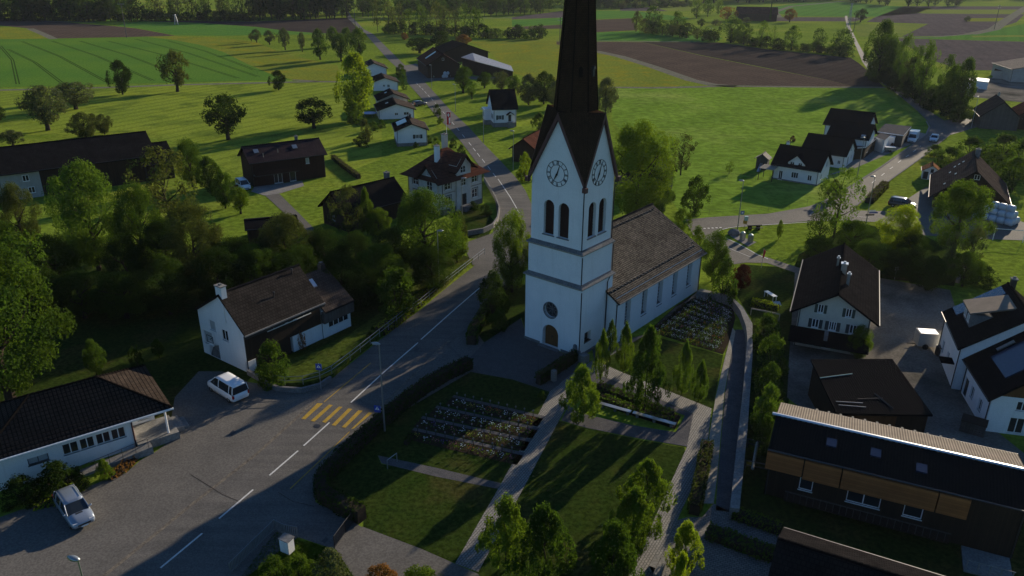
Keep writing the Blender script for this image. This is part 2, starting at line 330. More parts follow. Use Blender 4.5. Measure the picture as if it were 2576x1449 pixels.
F = [
 ('field', [(-400, 30), (80, 49.5), (150, 54), (210, 60), (290, 66), (345, 72), (400, 82), (441, 90), (310, 93.5), (140, 97), (110, 84), (75, 72), (0, 64), (-400, 50)], 'field_brown', .02, 'brown ploughed field at the left edge, tapering to a point'),
 ('field', [(150, 53), (640, 53), (500, 50), (330, 49)], 'field_green', .015, 'thin green strip below the left wood'),
 ('field', [(290, 64), (350, 53), (500, 57), (644, 68), (720, 78), (800, 84), (870, 85), (560, 90), (441, 89), (400, 81), (345, 71)], 'field_green', .02, 'green field between the two ploughed fields on the left'),
 ('field', [(345, 52), (640, 54), (875, 45), (908, 81), (870, 84.5), (800, 83.5), (720, 77.5), (644, 67.5), (500, 57.5), (350, 53)], 'field_dark', .024, 'dark ploughed field reaching the main road'),
 ('field', [(-400, 70), (0, 67), (75, 74), (108, 86), (130, 97), (0, 98), (-400, 100)], 'field_yel', .02, 'yellowish meadow at the left edge above the crop field'),
 ('field', [(-500, 101), (0, 98.5), (140, 97.5), (370, 93), (440, 101), (500, 112), (560, 130), (620, 160), (680, 186), (735, 201), (640, 203), (450, 208), (0, 220), (-500, 232)], 'field_crop', .022, 'dark green crop field with tractor lines'),
 ('field', [(370, 92), (441, 91), (560, 95), (644, 105), (700, 130), (780, 150), (850, 165), (850, 204), (735, 201.5), (680, 186), (620, 160), (560, 130), (500, 112), (440, 101)], 'field_yel', .02, 'yellow flowering meadow left of the lime tree'),
 ('field', [(-500, 240), (0, 229), (260, 222), (450, 215), (640, 211), (850, 207), (960, 300), (960, 400), (830, 450), (600, 440), (380, 330), (-500, 360)], 'field_mow', .02, 'mown pale meadow around the pear trees'),
 ('field', [(1180, 104), (1290, 100), (1420, 104), (1560, 140), (1740, 206), (1700, 218), (1540, 221), (1400, 215), (1285, 182), (1230, 130)], 'field_yel', .018, 'yellow flowering meadow behind the spire'),
 ('field', [(1540, 222), (1760, 219), (2225, 221), (2335, 305), (2330, 340), (2200, 440), (2040, 520), (1930, 537), (1720, 552), (1650, 440), (1540, 300)], 'grass2', .018, 'rough green pasture right of the spire'),
 ('field', [(1400, 105), (1500, 105), (1615, 106), (1760, 139), (1932, 173), (2085, 202), (2150, 219), (1815, 214), (1740, 200), (1640, 165), (1560, 140), (1500, 128), (1400, 112)], 'field_brown', .022, 'wide brown ploughed field right of the spire'),
 ('field', [(1615, 105.5), (1810, 107), (1932, 124), (2140, 145), (2162, 160), (2190, 185), (2222, 218), (2151, 219), (2086, 202), (1933, 172), (1760, 138)], 'field_dark', .024, 'dark ploughed field beside the tree belt'),
 ('field', [(1288, 43), (1420, 27), (1420, 44), (1288, 49)], 'field_mauve', .02, 'narrow mauve strip left of the spire'),
 ('field', [(1288, 50), (1420, 45), (1420, 61), (1288, 67)], 'field_green', .02, 'green strip left of the spire'),
 ('field', [(1288, 68), (1420, 62), (1420, 72), (1288, 74)], 'field_brown', .02, 'narrow brown strip left of the spire'),
 ('field', [(1490, 50), (1590, 46), (1605, 76), (1498, 81)], 'field_brown', .02, 'brown patch directly right of the spire'),
 ('field', [(1490, 28), (1590, 27), (1735, 45), (1720, 52), (1590, 45), (1490, 48)], 'field_green', .02, 'green field right of the spire top'),
 ('field', [(1560, 20), (1735, 16), (1740, 28), (1650, 28), (1560, 27)], 'field_mauve', .02, 'mauve strip near the far wood'),
 ('field', [(1640, 17), (1730, 15), (1760, 28), (1680, 28)], 'field_lime', .024, 'bright lime patch near the far wood'),
 ('field', [(1500, 104), (1495, 82), (1610, 78), (1820, 95), (1800, 106)], 'field_green', .016, 'green field above the wide brown field'),
 ('field', [(1940, 18), (2010, 8), (2120, 4), (2220, 14), (2350, 20), (2310, 34), (2200, 42), (1990, 40), (1940, 30)], 'field_green', .02, 'bright green field on the far rise'),
 ('field', [(1932, 43), (2190, 44), (2150, 54), (1935, 53)], 'field_mauve', .022, 'thin mauve field below the far green rise'),
 ('field', [(2200, 44), (2275, 16), (2576, 16), (2900, 20), (2900, 40), (2576, 38), (2558, 55), (2332, 60), (2180, 55)], 'field_mauve', .02, 'mauve ploughed field on the far right'),
 ('field', [(2310, 32), (2330, 24), (2576, 24), (2700, 25), (2700, 37), (2576, 36), (2320, 34)], 'field_lime', .024, 'lime strip across the far right fields'),
 ('field', [(2150, 62), (2332, 60), (2264, 91), (2160, 92)], 'field_lime', .022, 'pale green strip field with dark mowing lines'),
 ('field', [(2335, 60), (2560, 55), (2500, 74), (2400, 90), (2268, 92)], 'field_mauve', .022, 'mauve field right of the striped field'),
 ('field', [(2440, 46), (2530, 45), (2515, 54), (2430, 54)], 'field_yel', .026, 'small ochre strip in the mauve field'),
 ('field', [(2270, 93), (2400, 91), (2500, 76), (2576, 60), (2900, 60), (2900, 108), (2576, 104), (2280, 96)], 'field_green', .02, 'green strip beside the far track'),
 ('field', [(2440, 90), (2576, 88), (2800, 88), (2800, 92), (2576, 93), (2450, 94)], 'field_lime', .026, 'thin pale strip in the green far field'),
 ('field', [(2250, 96), (2576, 105), (2900, 112), (2900, 185), (2576, 178), (2420, 176), (2340, 150)], 'field_mauve', .022, 'large brown mauve field behind the alder belt'),
 ('field', [(2400, 178), (2576, 181), (2576, 300), (2440, 320), (2350, 300), (2380, 200)], 'field_mow', .016, 'olive meadow in front of the depot yard'),
 ('yard', [(2425, 232), (2450, 215), (2510, 188), (2580, 186), (2800, 190), (2800, 262), (2576, 258), (2430, 243)], 'yard', .024, 'grey gravel depot yard at the right edge'),
]
for n, p, m, z, l in F: sheet(n, p, m, z, l)
# tractor lines pressed into the crop field
for k, (a, b) in enumerate([((0, 115), (45, 212)), ((-150, 140), (-60, 220)), ((20, 124), (160, 212)), ((55, 104), (270, 207)), ((130, 103), (385, 203)), ((200, 103), (480, 200)), ((270, 103), (600, 197)), ((340, 98), (650, 193)), ((420, 102), (640, 176))]):
    for dx in (-3, 3):
        m0 = ((a[0] * .62 + b[0] * .38) + 14, a[1] * .62 + b[1] * .38 - 1)
        ribbon('tractor_line', [(a[0] + dx, a[1]), (m0[0] + dx, m0[1]), (b[0] + dx * 1.4, b[1])], .45, 'rut', .03)
for pts, wd in (([(-500, 239), (0, 227), (260, 220.5), (450, 213.5), (640, 209), (780, 205.5), (862, 206)], 3.0), ([(735, 201), (790, 204), (800, 205)], 2.0),
                ([(75, 72), (100, 82), (118, 90), (135, 98)], 4), ([(-400, 46), (0, 50), (140, 54), (240, 56)], 4), ([(1498, 129), (1560, 142), (1640, 167), (1740, 202), (1790, 213), (1850, 218)], 5),
                ([(1530, 220), (1650, 221), (1750, 219), (1815, 216.5), (2050, 219), (2228, 220)], 3.2), ([(1760, 105.5), (1500, 103), (1400, 103.5)], 3), ([(2440, 86), (2500, 74), (2530, 52), (2576, 22), (2620, 0)], 7),
                ([(2440, 86), (2350, 93), (2240, 95)], 3), ([(1960, 44), (1950, 30), (1990, 16), (2120, 3)], 5), ([(1290, 45), (1150, 46), (900, 45)], 4)):
    ribbon('farm_track', pts, wd, 'track', .034)
ribbon('field_margin', [(-500, 236), (0, 223.5), (450, 211), (640, 206), (735, 203)], 3.2, 'grass2', .03)
# ---- roads
main_l = [(850, 0), (864, 15), (875, 47), (919, 85), (976, 150), (996, 168), (1030, 214), (1064, 252), (1106, 302), (1134, 327), (1164, 362), (1186, 392), (1211, 425), (1228, 462), (1245, 500), (1250, 535), (1245, 572), (1222, 630)]
main_r = [(1340, 600), (1345, 560), (1340, 520), (1322, 480), (1296, 445), (1256, 402), (1216, 361), (1181, 322), (1131, 275), (1070, 208), (1014, 160), (939, 86), (916, 74), (884, 42), (869, 13), (858, 0)]
low_l = [(1190, 672), (1119, 728), (1060, 778), (1019, 808), (956, 856), (881, 916), (836, 951), (806, 968), (764, 978), (719, 978), (689, 972), (650, 975), (625, 962), (560, 935), (500, 935), (440, 1000), (430, 1060), (440, 1100), (395, 1135), (352, 1160), (317, 1191), (258, 1211), (220, 1226), (137, 1267), (51, 1284), (0, 1302), (-80, 1330), (-120, 1470)]
low_r = [(600, 1470), (690, 1396), (750, 1352), (846, 1384), (930, 1340), (879, 1307), (793, 1264), (796, 1224), (935, 1082), (1100, 985), (1195, 930), (1130, 868), (1200, 800), (1280, 730), (1330, 660)]
sheet('road', main_l + low_l + low_r + main_r, 'asphalt_road', .04, 'main village road curving past the church')
sheet('driveway_yard', [(806, 999), (719, 1080), (643, 1147), (468, 1284), (278, 1438), (240, 1470), (-120, 1470), (-80, 1330), (0, 1302), (51, 1284), (137, 1267), (220, 1226), (258, 1211), (317, 1191), (352, 1160), (395, 1135), (440, 1100), (430, 1060), (440, 1000), (500, 935), (560, 935), (625, 962), (689, 972), (764, 979), (790, 975)], 'asphalt', .044)
ribbon('cobble_gutter', [(809, 996), (719, 1077), (643, 1145), (468, 1282), (278, 1437), (230, 1475)], .32, 'cobble', .05)
ribbon('cobble_gutter', [(1130, 858), (1116, 869), (1056, 929), (964, 1019), (935, 1045)], .3, 'cobble', .05)
sheet('pavement', [(1121, 868), (1058, 931), (966, 1021), (889, 1083), (730, 1240), (793, 1250), (800, 1222), (935, 1080), (1100, 983), (1190, 930)], 'asphalt', .046)
side = [(1725, 553), (1783, 547), (1932, 538), (2032, 520), (2062, 510), (2132, 473), (2215, 419), (2297, 361), (2332, 335), (2341, 318), (2332, 303), (2300, 272), (2242, 225), (2197, 195), (2169, 155), (2150, 110), (2129, 62), (2125, 40), (2131, 40), (2136, 62), (2158, 107), (2182, 150), (2214, 192), (2262, 222), (2330, 275), (2375, 303), (2440, 298), (2500, 285), (2576, 262), (2700, 240), (2700, 262), (2576, 288), (2447, 323), (2390, 340), (2357, 366), (2322, 393), (2270, 430), (2232, 458), (2180, 500), (2150, 523), (2160, 530), (2207, 531), (2290, 532), (2320, 560), (2290, 580), (2207, 558), (2037, 556), (1932, 566), (1833, 573), (1807, 583), (1812, 592), (1855, 612), (1905, 640), (1960, 658), (2015, 676), (2010, 690), (1929, 662), (1876, 661), (1828, 668), (1815, 640), (1790, 610), (1740, 590)]
sheet('side_road', side, 'asphalt', .04, 'side road right of the church running to the crossing')
sheet('bridge_road', [(1245, 585), (1174, 610), (1170, 628), (1190, 668), (1245, 640)], 'asphalt', .044)
sheet('courtyard', [(2000, 680), (2090, 640), (2215, 700), (2390, 730), (2440, 900), (2500, 1080), (2600, 1160), (2600, 1300), (2330, 1180), (2190, 1080), (2080, 1080), (1980, 1000), (1985, 900)], 'yard', .03, 'gravel farmyard between the dark roofs')
sheet('barn_yard', [(2230, 535), (2330, 470), (2576, 560), (2700, 590), (2700, 620), (2576, 605), (2420, 600), (2300, 590), (2270, 570)], 'asphalt', .036)
sheet('farm_forecourt', [(1000, 168), (1046, 160), (1100, 190), (1290, 195), (1300, 200), (1150, 200), (1066, 206), (1030, 208)], 'asphalt', .046)
sheet('house_drive', [(2085, 440), (2130, 432), (2297, 361), (2330, 337), (2300, 330), (2200, 355), (2145, 405), (2112, 430)], 'concrete', .034)
# kerbs and markings
def mark(pts, wd, mat='roadwhite', z=.056, name='road_marking'): return ribbon(name, pts, wd, mat, z)
mark([(1211, 721), (1135, 787), (1059, 855)], .15); mark([(1051.5, 863), (966, 937), (882.7, 1013.8)], .15)
for a, b in (((829, 1064), (764, 1122.5)), ((750, 1135), (678, 1197)), ((637, 1233), (551, 1306)), ((509, 1343), (404, 1430))): mark([a, b], .15)
mark([(932.7, 914), (815, 1012.6)], .1, 'roadyellow'); mark([(879.6, 1087), (805, 1160), (730, 1231)], .1, 'roadyellow')
mark([(1252.7, 450.6), (1270, 476), (1284, 497), (1300, 525)], .15); mark([(1302, 529), (1306, 536)], .15)
z2 = lambda x, y: (901.6 + x * .17775, 154.6 + y * .17775)
for x, y in ((830, 318), (868, 356), (908, 395), (950, 440), (995, 490), (1045, 542), (1097, 600), (1155, 660), (1210, 728), (1340, 880), (1410, 962), (1488, 1058), (1580, 1170), (1640, 1250), (1700, 1325), (1770, 1410), (1850, 1510), (1925, 1610)):
    u, v = z2(x, y); k = (v - 120) / 330; mark([(u - 1.5 - k * 2.2, v - 1.5 - 3.4 * k), (u + 1.5 + k * 2.2, v + 1.5 + 3.4 * k)], .14)
z3 = lambda x, y: (1899.8 + x * .17775, 257.6 + y * .17775)
for a, b in (((2335, 628), (2345, 618)), ((2235, 700), (2275, 672)), ((2130, 775), (2175, 745)), ((2020, 855), (2062, 825)), ((1905, 945), (1950, 915)), ((1785, 1040), (1830, 1005)), ((1650, 1145), (1700, 1100))): mark([z3(*a), z3(*b)], .14)
ribbon('kerb', [(2037, 545), (2062, 513), (2100, 494), (2215, 422), (2297, 364), (2330, 338), (2338, 320), (2330, 305)], .35, 'concrete', .12)
ribbon('kerb', [(2147, 523), (2190, 490), (2232, 459), (2322, 395), (2358, 367)], .25, 'concrete', .12)
mark([(2037, 559), (1932, 566), (1860, 570.5), (1833, 574), (1813, 579), (1807, 585), (1811, 592), (1826, 600), (1856, 613), (1905, 641), (1932, 652)], .14)
mark([(1818, 617), (1850, 632), (1890, 648)], .08); mark([(2150, 545), (2185, 548)], .1); mark([(2160, 556), (2207, 558)], .1)
for k in range(6): mark([(1760 + k * 10, 576 - k * .6), (1765 + k * 10, 576 - k * .6)], .35)
for q in (((620, 1175), (675, 1180), (495, 1340), (455, 1335)), ((735, 1190), (775, 1195), (590, 1362), (548, 1355)), ((835, 1210), (872, 1214), (700, 1375), (665, 1365)), ((930, 1228), (970, 1235), (800, 1405), (760, 1397)), ((1030, 1248), (1075, 1252), (900, 1425), (862, 1418)), ((1135, 1268), (1175, 1272), (985, 1432), (955, 1440))):
    sheet('crosswalk_stripe', [(644 + x / 4, 721.3 + y / 4) for x, y in q], 'roadyellow', .058)
sheet('manhole_cover', [(798 + 9 * math.cos(a * .52), 1073 + 5 * math.sin(a * .52)) for a in range(12)], 'dark', .06)
# gravel lane by the brown barn house
sheet('gravel_lane', [(665, 490), (703, 488), (760, 545), (790, 575), (800, 590), (770, 590), (740, 560)], 'asphalt', .03)
sheet('barn_terrace', [(632, 482), (640, 470), (760, 455), (765, 468), (704, 487), (665, 492)], 'concrete', .034)
# lawns and beds
sheet('raised_lawn', [(840, 950), (806, 963), (764, 973), (719, 974), (692, 968), (650, 950), (660, 930), (760, 905), (880, 850), (950, 800), (1080, 700), (1190, 655), (1122, 722), (1020, 802), (955, 852), (880, 912)], 'lawn_dry', None, 'sloping garden lawn behind the road railing', raise_h=.5)
sheet('lawn', [(1625, 841), (1819, 894), (1793, 1028), (1600, 963), (1523, 929), (1538, 894)], 'lawn', .02, 'small lawn beside the nave with two young trees')
sheet('lawn', [(1405, 1058), (1470, 1078), (1600, 1105), (1722, 1126), (1725, 1145), (1668, 1257), (1582, 1460), (1190, 1460), (1310, 1240)], 'lawn', .02, 'large churchyard lawn between the two paved paths')
sheet('lawn', [(960, 1168), (990, 1172), (1257, 1231), (1200, 1340), (1150, 1418), (915, 1330), (915, 1290), (830, 1240), (800, 1220)], 'lawn', .02, 'square lawn inside the hedge corner')
sheet('cemetery_ground', [(1180, 935), (1290, 955), (1383, 986), (1330, 1098), (1262, 1216), (950, 1146), (960, 1170), (800, 1222), (860, 1150), (960, 1060), (1070, 975)], 'lawn', .016)
sheet('path', [(1493, 905), (1560, 935), (1790, 1028), (1776, 1150), (1703, 1310), (1640, 1460), (1578, 1460), (1668, 1257), (1727, 1128), (1744, 1042), (1645, 998), (1580, 972), (1483, 934), (1460, 960), (1400, 1070), (1315, 1232), (1203, 1440), (1145, 1418), (1258, 1222), (1325, 1100), (1383, 986), (1440, 940)], 'pave', .03, 'pale paved path looping through the churchyard')
sheet('gravel_path', [(1483, 935), (1580, 973), (1645, 999), (1744, 1043), (1728, 1124), (1600, 1102), (1470, 1076), (1412, 1058), (1430, 1020), (1460, 1040), (1600, 1072), (1700, 1088), (1723, 1046), (1600, 1000), (1488, 960)], 'gravel', .034)
sheet('gravel_path', [(950.5, 1146), (1100, 1178), (1259.5, 1216), (1256, 1231), (1100, 1200), (960, 1166)], 'gravel', .026)
sheet('planting_bed', [(1488, 962), (1600, 1002), (1713, 1047), (1698, 1080), (1600, 1050), (1503, 1016)], 'soil', .04)
sheet('grave_field', [(1752, 735), (1838, 752), (1850, 800), (1838, 850), (1819, 892), (1722, 862), (1630, 835), (1700, 770)], 'soil', .022)
sheet('forecourt', [(1175, 880), (1215, 862), (1310, 800), (1330, 855), (1460, 905), (1440, 940), (1383, 986), (1290, 955), (1180, 935), (1165, 905)], 'pave3', .02)
sheet('nave_path', [(1545, 862), (1625, 841), (1752, 736), (1770, 742), (1700, 772), (1632, 838), (1540, 893), (1495, 906), (1490, 880)], 'pave3', .026)
sheet('stone_strip', [(1843, 826), (1850, 835), (1822, 990), (1804, 1200), (1795, 1268), (1766, 1268), (1776, 1150), (1800, 1000), (1824, 900)], 'stone', .06)
sheet('ramp', [(1850, 830), (1884, 830), (1868, 985), (1858, 1080), (1845, 1290), (1800, 1285), (1806, 1200), (1824, 990)], 'gravel', .05)
sheet('plaza', [(1640, 1460), (1703, 1310), (1730, 1302), (1766, 1302), (1795, 1268), (1845, 1292), (1900, 1312), (1962, 1338), (1955, 1400), (1938, 1460)], 'pave2', .05)
sheet('lower_drive', [(912, 1326), (1060, 1382), (1203, 1445), (1215, 1462), (900, 1470), (846, 1384)], 'asphalt', .05)
sheet('garden', [(1835, 700), (1870, 665), (1960, 672), (2010, 690), (1995, 860), (1960, 880), (1890, 800), (1850, 740)], 'lawn', .012)
sheet('garden_soil', [(1890, 800), (1990, 790), (1985, 1000), (1960, 1200), (1950, 1340), (1850, 1300), (1860, 1100)], 'lawn', .014)

sheet('forecourt_apron', [(1122, 866), (1180, 812), (1218, 862), (1178, 905), (1196, 934)], 'asphalt', .034)
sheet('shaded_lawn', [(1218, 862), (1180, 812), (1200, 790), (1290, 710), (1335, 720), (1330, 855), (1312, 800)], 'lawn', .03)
sheet('shaded_lawn', [(-200, 700), (100, 600), (330, 640), (640, 640), (1100, 620), (1190, 650), (1080, 700), (950, 800), (880, 850), (760, 905), (650, 930), (620, 962), (500, 935), (440, 1000), (430, 1060), (0, 1160), (-200, 1200)], 'lawn', .01)  # thicket shade put into the ground colour: dark lawn instead of bright grass

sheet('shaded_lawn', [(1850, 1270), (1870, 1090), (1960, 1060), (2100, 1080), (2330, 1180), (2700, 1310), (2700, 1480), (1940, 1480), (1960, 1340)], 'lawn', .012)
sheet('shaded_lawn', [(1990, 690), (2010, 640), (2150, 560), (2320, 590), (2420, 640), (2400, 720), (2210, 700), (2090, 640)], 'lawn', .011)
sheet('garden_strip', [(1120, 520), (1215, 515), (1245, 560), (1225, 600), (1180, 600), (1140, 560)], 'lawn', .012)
# ---------------------------------------------------------------- walls, windows, houses
Z = Vector((0, 0, 1))
class Face:
    """a wall plane: s runs along it, z up, n outwards"""
    def __init__(s, o, d, nrm): s.o = Vector(o); s.d = Vector(d).normalized(); s.n = Vector(nrm).normalized()
    def p(s, a, z, n=0): return s.o + s.d * a + Z * z + s.n * n
    def box(s, mb, s0, s1, z0, z1, n0, n1):
        mb.hexa([s.p(s0, z0, n1), s.p(s1, z0, n1), s.p(s1, z0, n0), s.p(s0, z0, n0)], [s.p(s0, z1, n1), s.p(s1, z1, n1), s.p(s1, z1, n0), s.p(s0, z1, n0)])
def arch(s0, s1, z0, z1, n=10, full=True):
    r = (s1 - s0) / 2; c = (s0 + s1) / 2; zc = z1 - r if full else z1 - r * .45
    k = 1 if full else .45
    return [(s0, z0), (s1, z0)] + [(c + r * math.cos(math.pi * i / n), zc + k * r * math.sin(math.pi * i / n)) for i in range(n + 1)]
def circle(c, z, r, n=20): return [(c + r * math.cos(2 * math.pi * i / n), z + r * math.sin(2 * math.pi * i / n)) for i in range(n)]
def wall(mb, F, outer, holes=(), depth=.16):
    loops = [[Vector((a, z, 0)) for a, z in outer]] + [[Vector((a, z, 0)) for a, z in h] for h in holes]
    flat = [q for l in loops for q in l]
    vs = [F.p(q.x, q.y) for q in flat]; fs = []
    for t in tessellate_polygon(loops):
        a, b, c = (vs[i] for i in t)
        if (b - a).cross(c - a).length < 1e-7: continue
        fs.append(t if (b - a).cross(c - a).dot(F.n) > 0 else t[::-1])
    mb.raw(vs, fs)
    for h in holes:
        for i in range(len(h)):
            a, b = h[i], h[(i + 1) % len(h)]; mb.poly([F.p(*a), F.p(*b), F.p(*b, -depth), F.p(*a, -depth)])
def window(F, s0, z0, w, h, parent, style='w', mat_frame='white', depth=.16, cols=2, rows=1, pane='glass', name='window'):
    s1, z1 = s0 + w, z0 + h; t = .07; mb = MB(); a, b = -depth + .005, -depth + .07
    arched = 'a' in style
    if style[0] == 'd':
        F.box(mb, s0, s1, z0, z1, a, b); o = mb.build('door', MT[pane if pane != 'glass' else 'dark'], parent)
        k = MB(); F.box(k, s1 - .18, s1 - .14, z0 + 1, z0 + 1.12, b, b + .05); k.build('handle', MT['galv'], o); return o
    if style[0] == 'g':
        for i in range(4): F.box(mb, s0, s1, z0 + h * i / 4 + .015, z0 + h * (i + 1) / 4, a, b)
        return mb.build('garage_door', MT[pane if pane != 'glass' else 'wood'], parent)
    F.box(mb, s0, s0 + t, z0, z1, a, b); F.box(mb, s1 - t, s1, z0, z1, a, b); F.box(mb, s0 + t, s1 - t, z0, z0 + t, a, b)
    if not arched: F.box(mb, s0 + t, s1 - t, z1 - t, z1, a, b)
    for i in range(1, cols): F.box(mb, s0 + w * i / cols - .04, s0 + w * i / cols + .04, z0 + t, z1 - t, a, b)
    for i in range(1, rows): F.box(mb, s0 + t, s1 - t, z0 + h * i / rows - .025, z0 + h * i / rows + .025, a, b - .004)
    o = mb.build(name, MT[mat_frame], parent)
    m2 = MB(); F.box(m2, s0 + .02, s1 - .02, z0 + .02, z1 - .02 if not arched else z1 - w * .1, a + .001, b - .03); m2.build('pane', MT[pane], o)
    if 'n' not in style: m3 = MB(); F.box(m3, s0 - .06, s1 + .06, z0 - .07, z0, -depth, .06); m3.build('sill', MT['stone_grey' if mat_frame != 'white' else 'white'], o)
    if 's' in style or 'S' in style:
        for q0, q1 in ((s0 - w * .5 - .03, s0 - .03), (s1 + .03, s1 + w * .5 + .03)):
            m4 = MB(); F.box(m4, q0, q1, z0, z1, .01, .05)
            for i in range(int(h / .12)): F.box(m4, q0 + .05, q1 - .05, z0 + .06 + i * .12, z0 + .1 + i * .12, .05, .062)
            m4.build('shutter', MT['shutter' if 's' in style else 'shutter_dk'], parent)
    return o
def faces(L, W):
    return [Face((0, 0, 0), (1, 0, 0), (0, -1, 0)), Face((L, 0, 0), (0, 1, 0), (1, 0, 0)), Face((L, W, 0), (-1, 0, 0), (0, 1, 0)), Face((0, W, 0), (0, -1, 0), (-1, 0, 0))]
def roof_mesh(L, W, he, hr, kind, o, mat, parent, th=.22, og=None, ridge=True, half=None):
    """gable roof as one closed body; uv in metres"""
    og = o if og is None else og; mb = MB()
    if kind == 'x': half_w, ln = W / 2, L; tf = lambda a, b, z: (a, b, z)
    else: half_w, ln = L / 2, W; tf = lambda a, b, z: (b, a, z)
    s = (hr - he) / half_w; ze = he - o * s; sl = math.hypot(half_w + o, hr - ze)
    tz = th * math.sqrt(1 + s * s)
    A0, A1 = -og, ln + og; fl = kind == 'y'
    def q(pts, uv=None):
        pts = [tf(*p) for p in pts]
        if fl: pts = pts[::-1]; uv = uv[::-1] if uv else None
        mb.poly(pts, uv)
    b0, bm, b1 = -o, half_w, 2 * half_w + o
    q([(A0, b0, ze), (A1, b0, ze), (A1, bm, hr), (A0, bm, hr)], [(A0, 0), (A1, 0), (A1, sl), (A0, sl)])
    q([(A1, b1, ze), (A0, b1, ze), (A0, bm, hr), (A1, bm, hr)], [(A1, 0), (A0, 0), (A0, sl), (A1, sl)])
    q([(A0, b0, ze - tz), (A0, bm, hr - tz), (A1, bm, hr - tz), (A1, b0, ze - tz)]); q([(A1, b1, ze - tz), (A1, bm, hr - tz), (A0, bm, hr - tz), (A0, b1, ze - tz)])
    q([(A0, b0, ze - tz), (A1, b0, ze - tz), (A1, b0, ze), (A0, b0, ze)]); q([(A1, b1, ze - tz), (A0, b1, ze - tz), (A0, b1, ze), (A1, b1, ze)])
    q([(A0, b0, ze - tz), (A0, b0, ze), (A0, bm, hr), (A0, bm, hr - tz)]); q([(A0, bm, hr - tz), (A0, bm, hr), (A0, b1, ze), (A0, b1, ze - tz)])
    q([(A1, b0, ze), (A1, b0, ze - tz), (A1, bm, hr - tz), (A1, bm, hr)]); q([(A1, bm, hr), (A1, bm, hr - tz), (A1, b1, ze - tz), (A1, b1, ze)])
    r = mb.build('roof', MT[mat], parent)
    if ridge:
        m = MB(); n = max(2, int((A1 - A0) / .4))
        for i in range(n):
            c0 = A0 + (A1 - A0) * i / n; c1 = A0 + (A1 - A0) * (i + 1) / n
            m.tube([tf(c0, bm, hr + .01), tf(c1, bm, hr + .035)], [.10, .125], 6)
        m.build('ridge_tiles', MT[mat], r)
    for b, sg in ((b0, -1), (b1, 1)):
        m = MB(); m.tube([tf(A0, b + sg * .07, ze - .08), tf(A1, b + sg * .07, ze - .08)], .07, 6); m.build('gutter', MT['pipe'], parent)
    return r, ze, s
def chimney(parent, x, y, z0, z1, w=.6, d=.6, mat='plaster', cap='concrete'):
    m = MB(); m.box(x - w / 2, x + w / 2, y - d / 2, y + d / 2, z0, z1); c = m.build('chimney', MT[mat], parent)
    m = MB(); m.box(x - w / 2 - .08, x + w / 2 + .08, y - d / 2 - .08, y + d / 2 + .08, z1, z1 + .1); m.box(x - .12, x + .12, y - .12, y + .12, z1 + .1, z1 + .3); m.build('chimney_cap', MT[cap], c)
    return c
def on_roof(parent, name, kind, L, W, he, hr, side, a, b, w, l, mat, th=.06, lift=.05):
    """flat item (skylight, panel) lying on a slope; a along ridge, b metres up from the wall line"""
    half_w = (W if kind == 'x' else L) / 2; s = (hr - he) / half_w; k = math.sqrt(1 + s * s)
    pts = []
    for da, db in ((0, 0), (w, 0), (w, l), (0, l)):
        bb = (b + db) / k; z = he + bb * s; y = bb if side == 0 else 2 * half_w - bb
        pts.append(Vector((a + da, y, z) if kind == 'x' else (y, a + da, z)))
    n = (pts[1] - pts[0]).cross(pts[3] - pts[0]).normalized(); n = n if n.z > 0 else -n
    m = MB(); m.hexa([p - n * .05 for p in pts], [p + n * (th + lift) for p in pts]); m.poly([p + n * (th + lift + .004) for p in pts], [(0, 0), (w, 0), (w, l), (0, l)]); return m.build(name, MT[mat], parent)
def house(name, label, cat, x, y, yaw, L, W, he, hr, kind='x', o=.5, wallm='plaster', roofm='rf_dark', wins={}, og=None, group=None, plinth=None, gable=None, th=.22, pipes=((0, 0), (1, 0))):
    root = empty(name, (x, y, 0), R(yaw), label, cat, group); fs = faces(L, W)
    lens = [L, W, L, W]; top = he - .05
    mb = MB()
    for i, F in enumerate(fs):
        gab = (kind == 'x' and i in (1, 3)) or (kind == 'y' and i in (0, 2)); ww = wins.get(i, [])
        holes = [arch(a, a + w, z, z + h) if 'a' in st else [(a, z), (a + w, z), (a + w, z + h), (a, z + h)] for a, z, w, h, st, *_ in ww]
        lo = [hh for hh in holes if hh[0][1] < top]; hi = [hh for hh in holes if hh[0][1] >= top]
        ln = lens[i]
        if gab and gable:
            wall(mb, F, [(0, 0), (ln, 0), (ln, top), (0, top)], lo); gm = MB(); wall(gm, F, [(0, top), (ln, top), (ln / 2, hr - .1)], hi); gm.build('gable_boarding', MT[gable], root)
        elif gab: wall(mb, F, [(0, 0), (ln, 0), (ln, top), (ln / 2, hr - .1), (0, top)], holes)
        else: wall(mb, F, [(0, 0), (ln, 0), (ln, top), (0, top)], holes)
    wo = mb.build('wall', MT[wallm], root)
    for i, F in enumerate(fs):
        for a, z, w, h, st, *ex in wins.get(i, []):
            kw = ex[0] if ex else {}; window(F, a, z, w, h, root, st, **kw)
    if plinth:
        m = MB(); t = .04; m.box(-t, L + t, -t, 0, 0, plinth); m.box(-t, L + t, W, W + t, 0, plinth); m.box(-t, 0, 0, W, 0, plinth - .003); m.box(L, L + t, 0, W, 0, plinth - .003); m.build('plinth', MT['concrete'], root)
    r, ze, s = roof_mesh(L, W, he, hr, kind, o, roofm, root, og=og, th=th)
    for px, py in pipes:
        X, Y = px * L, py * W; m = MB(); sy = -.07 if py == 0 else .07
        m.tube([(X + (.12 if px == 0 else -.12), Y + sy, 0), (X + (.12 if px == 0 else -.12), Y + sy, he - .2)], .05, 6); m.build('downpipe', MT['pipe'], root)
    return root, r
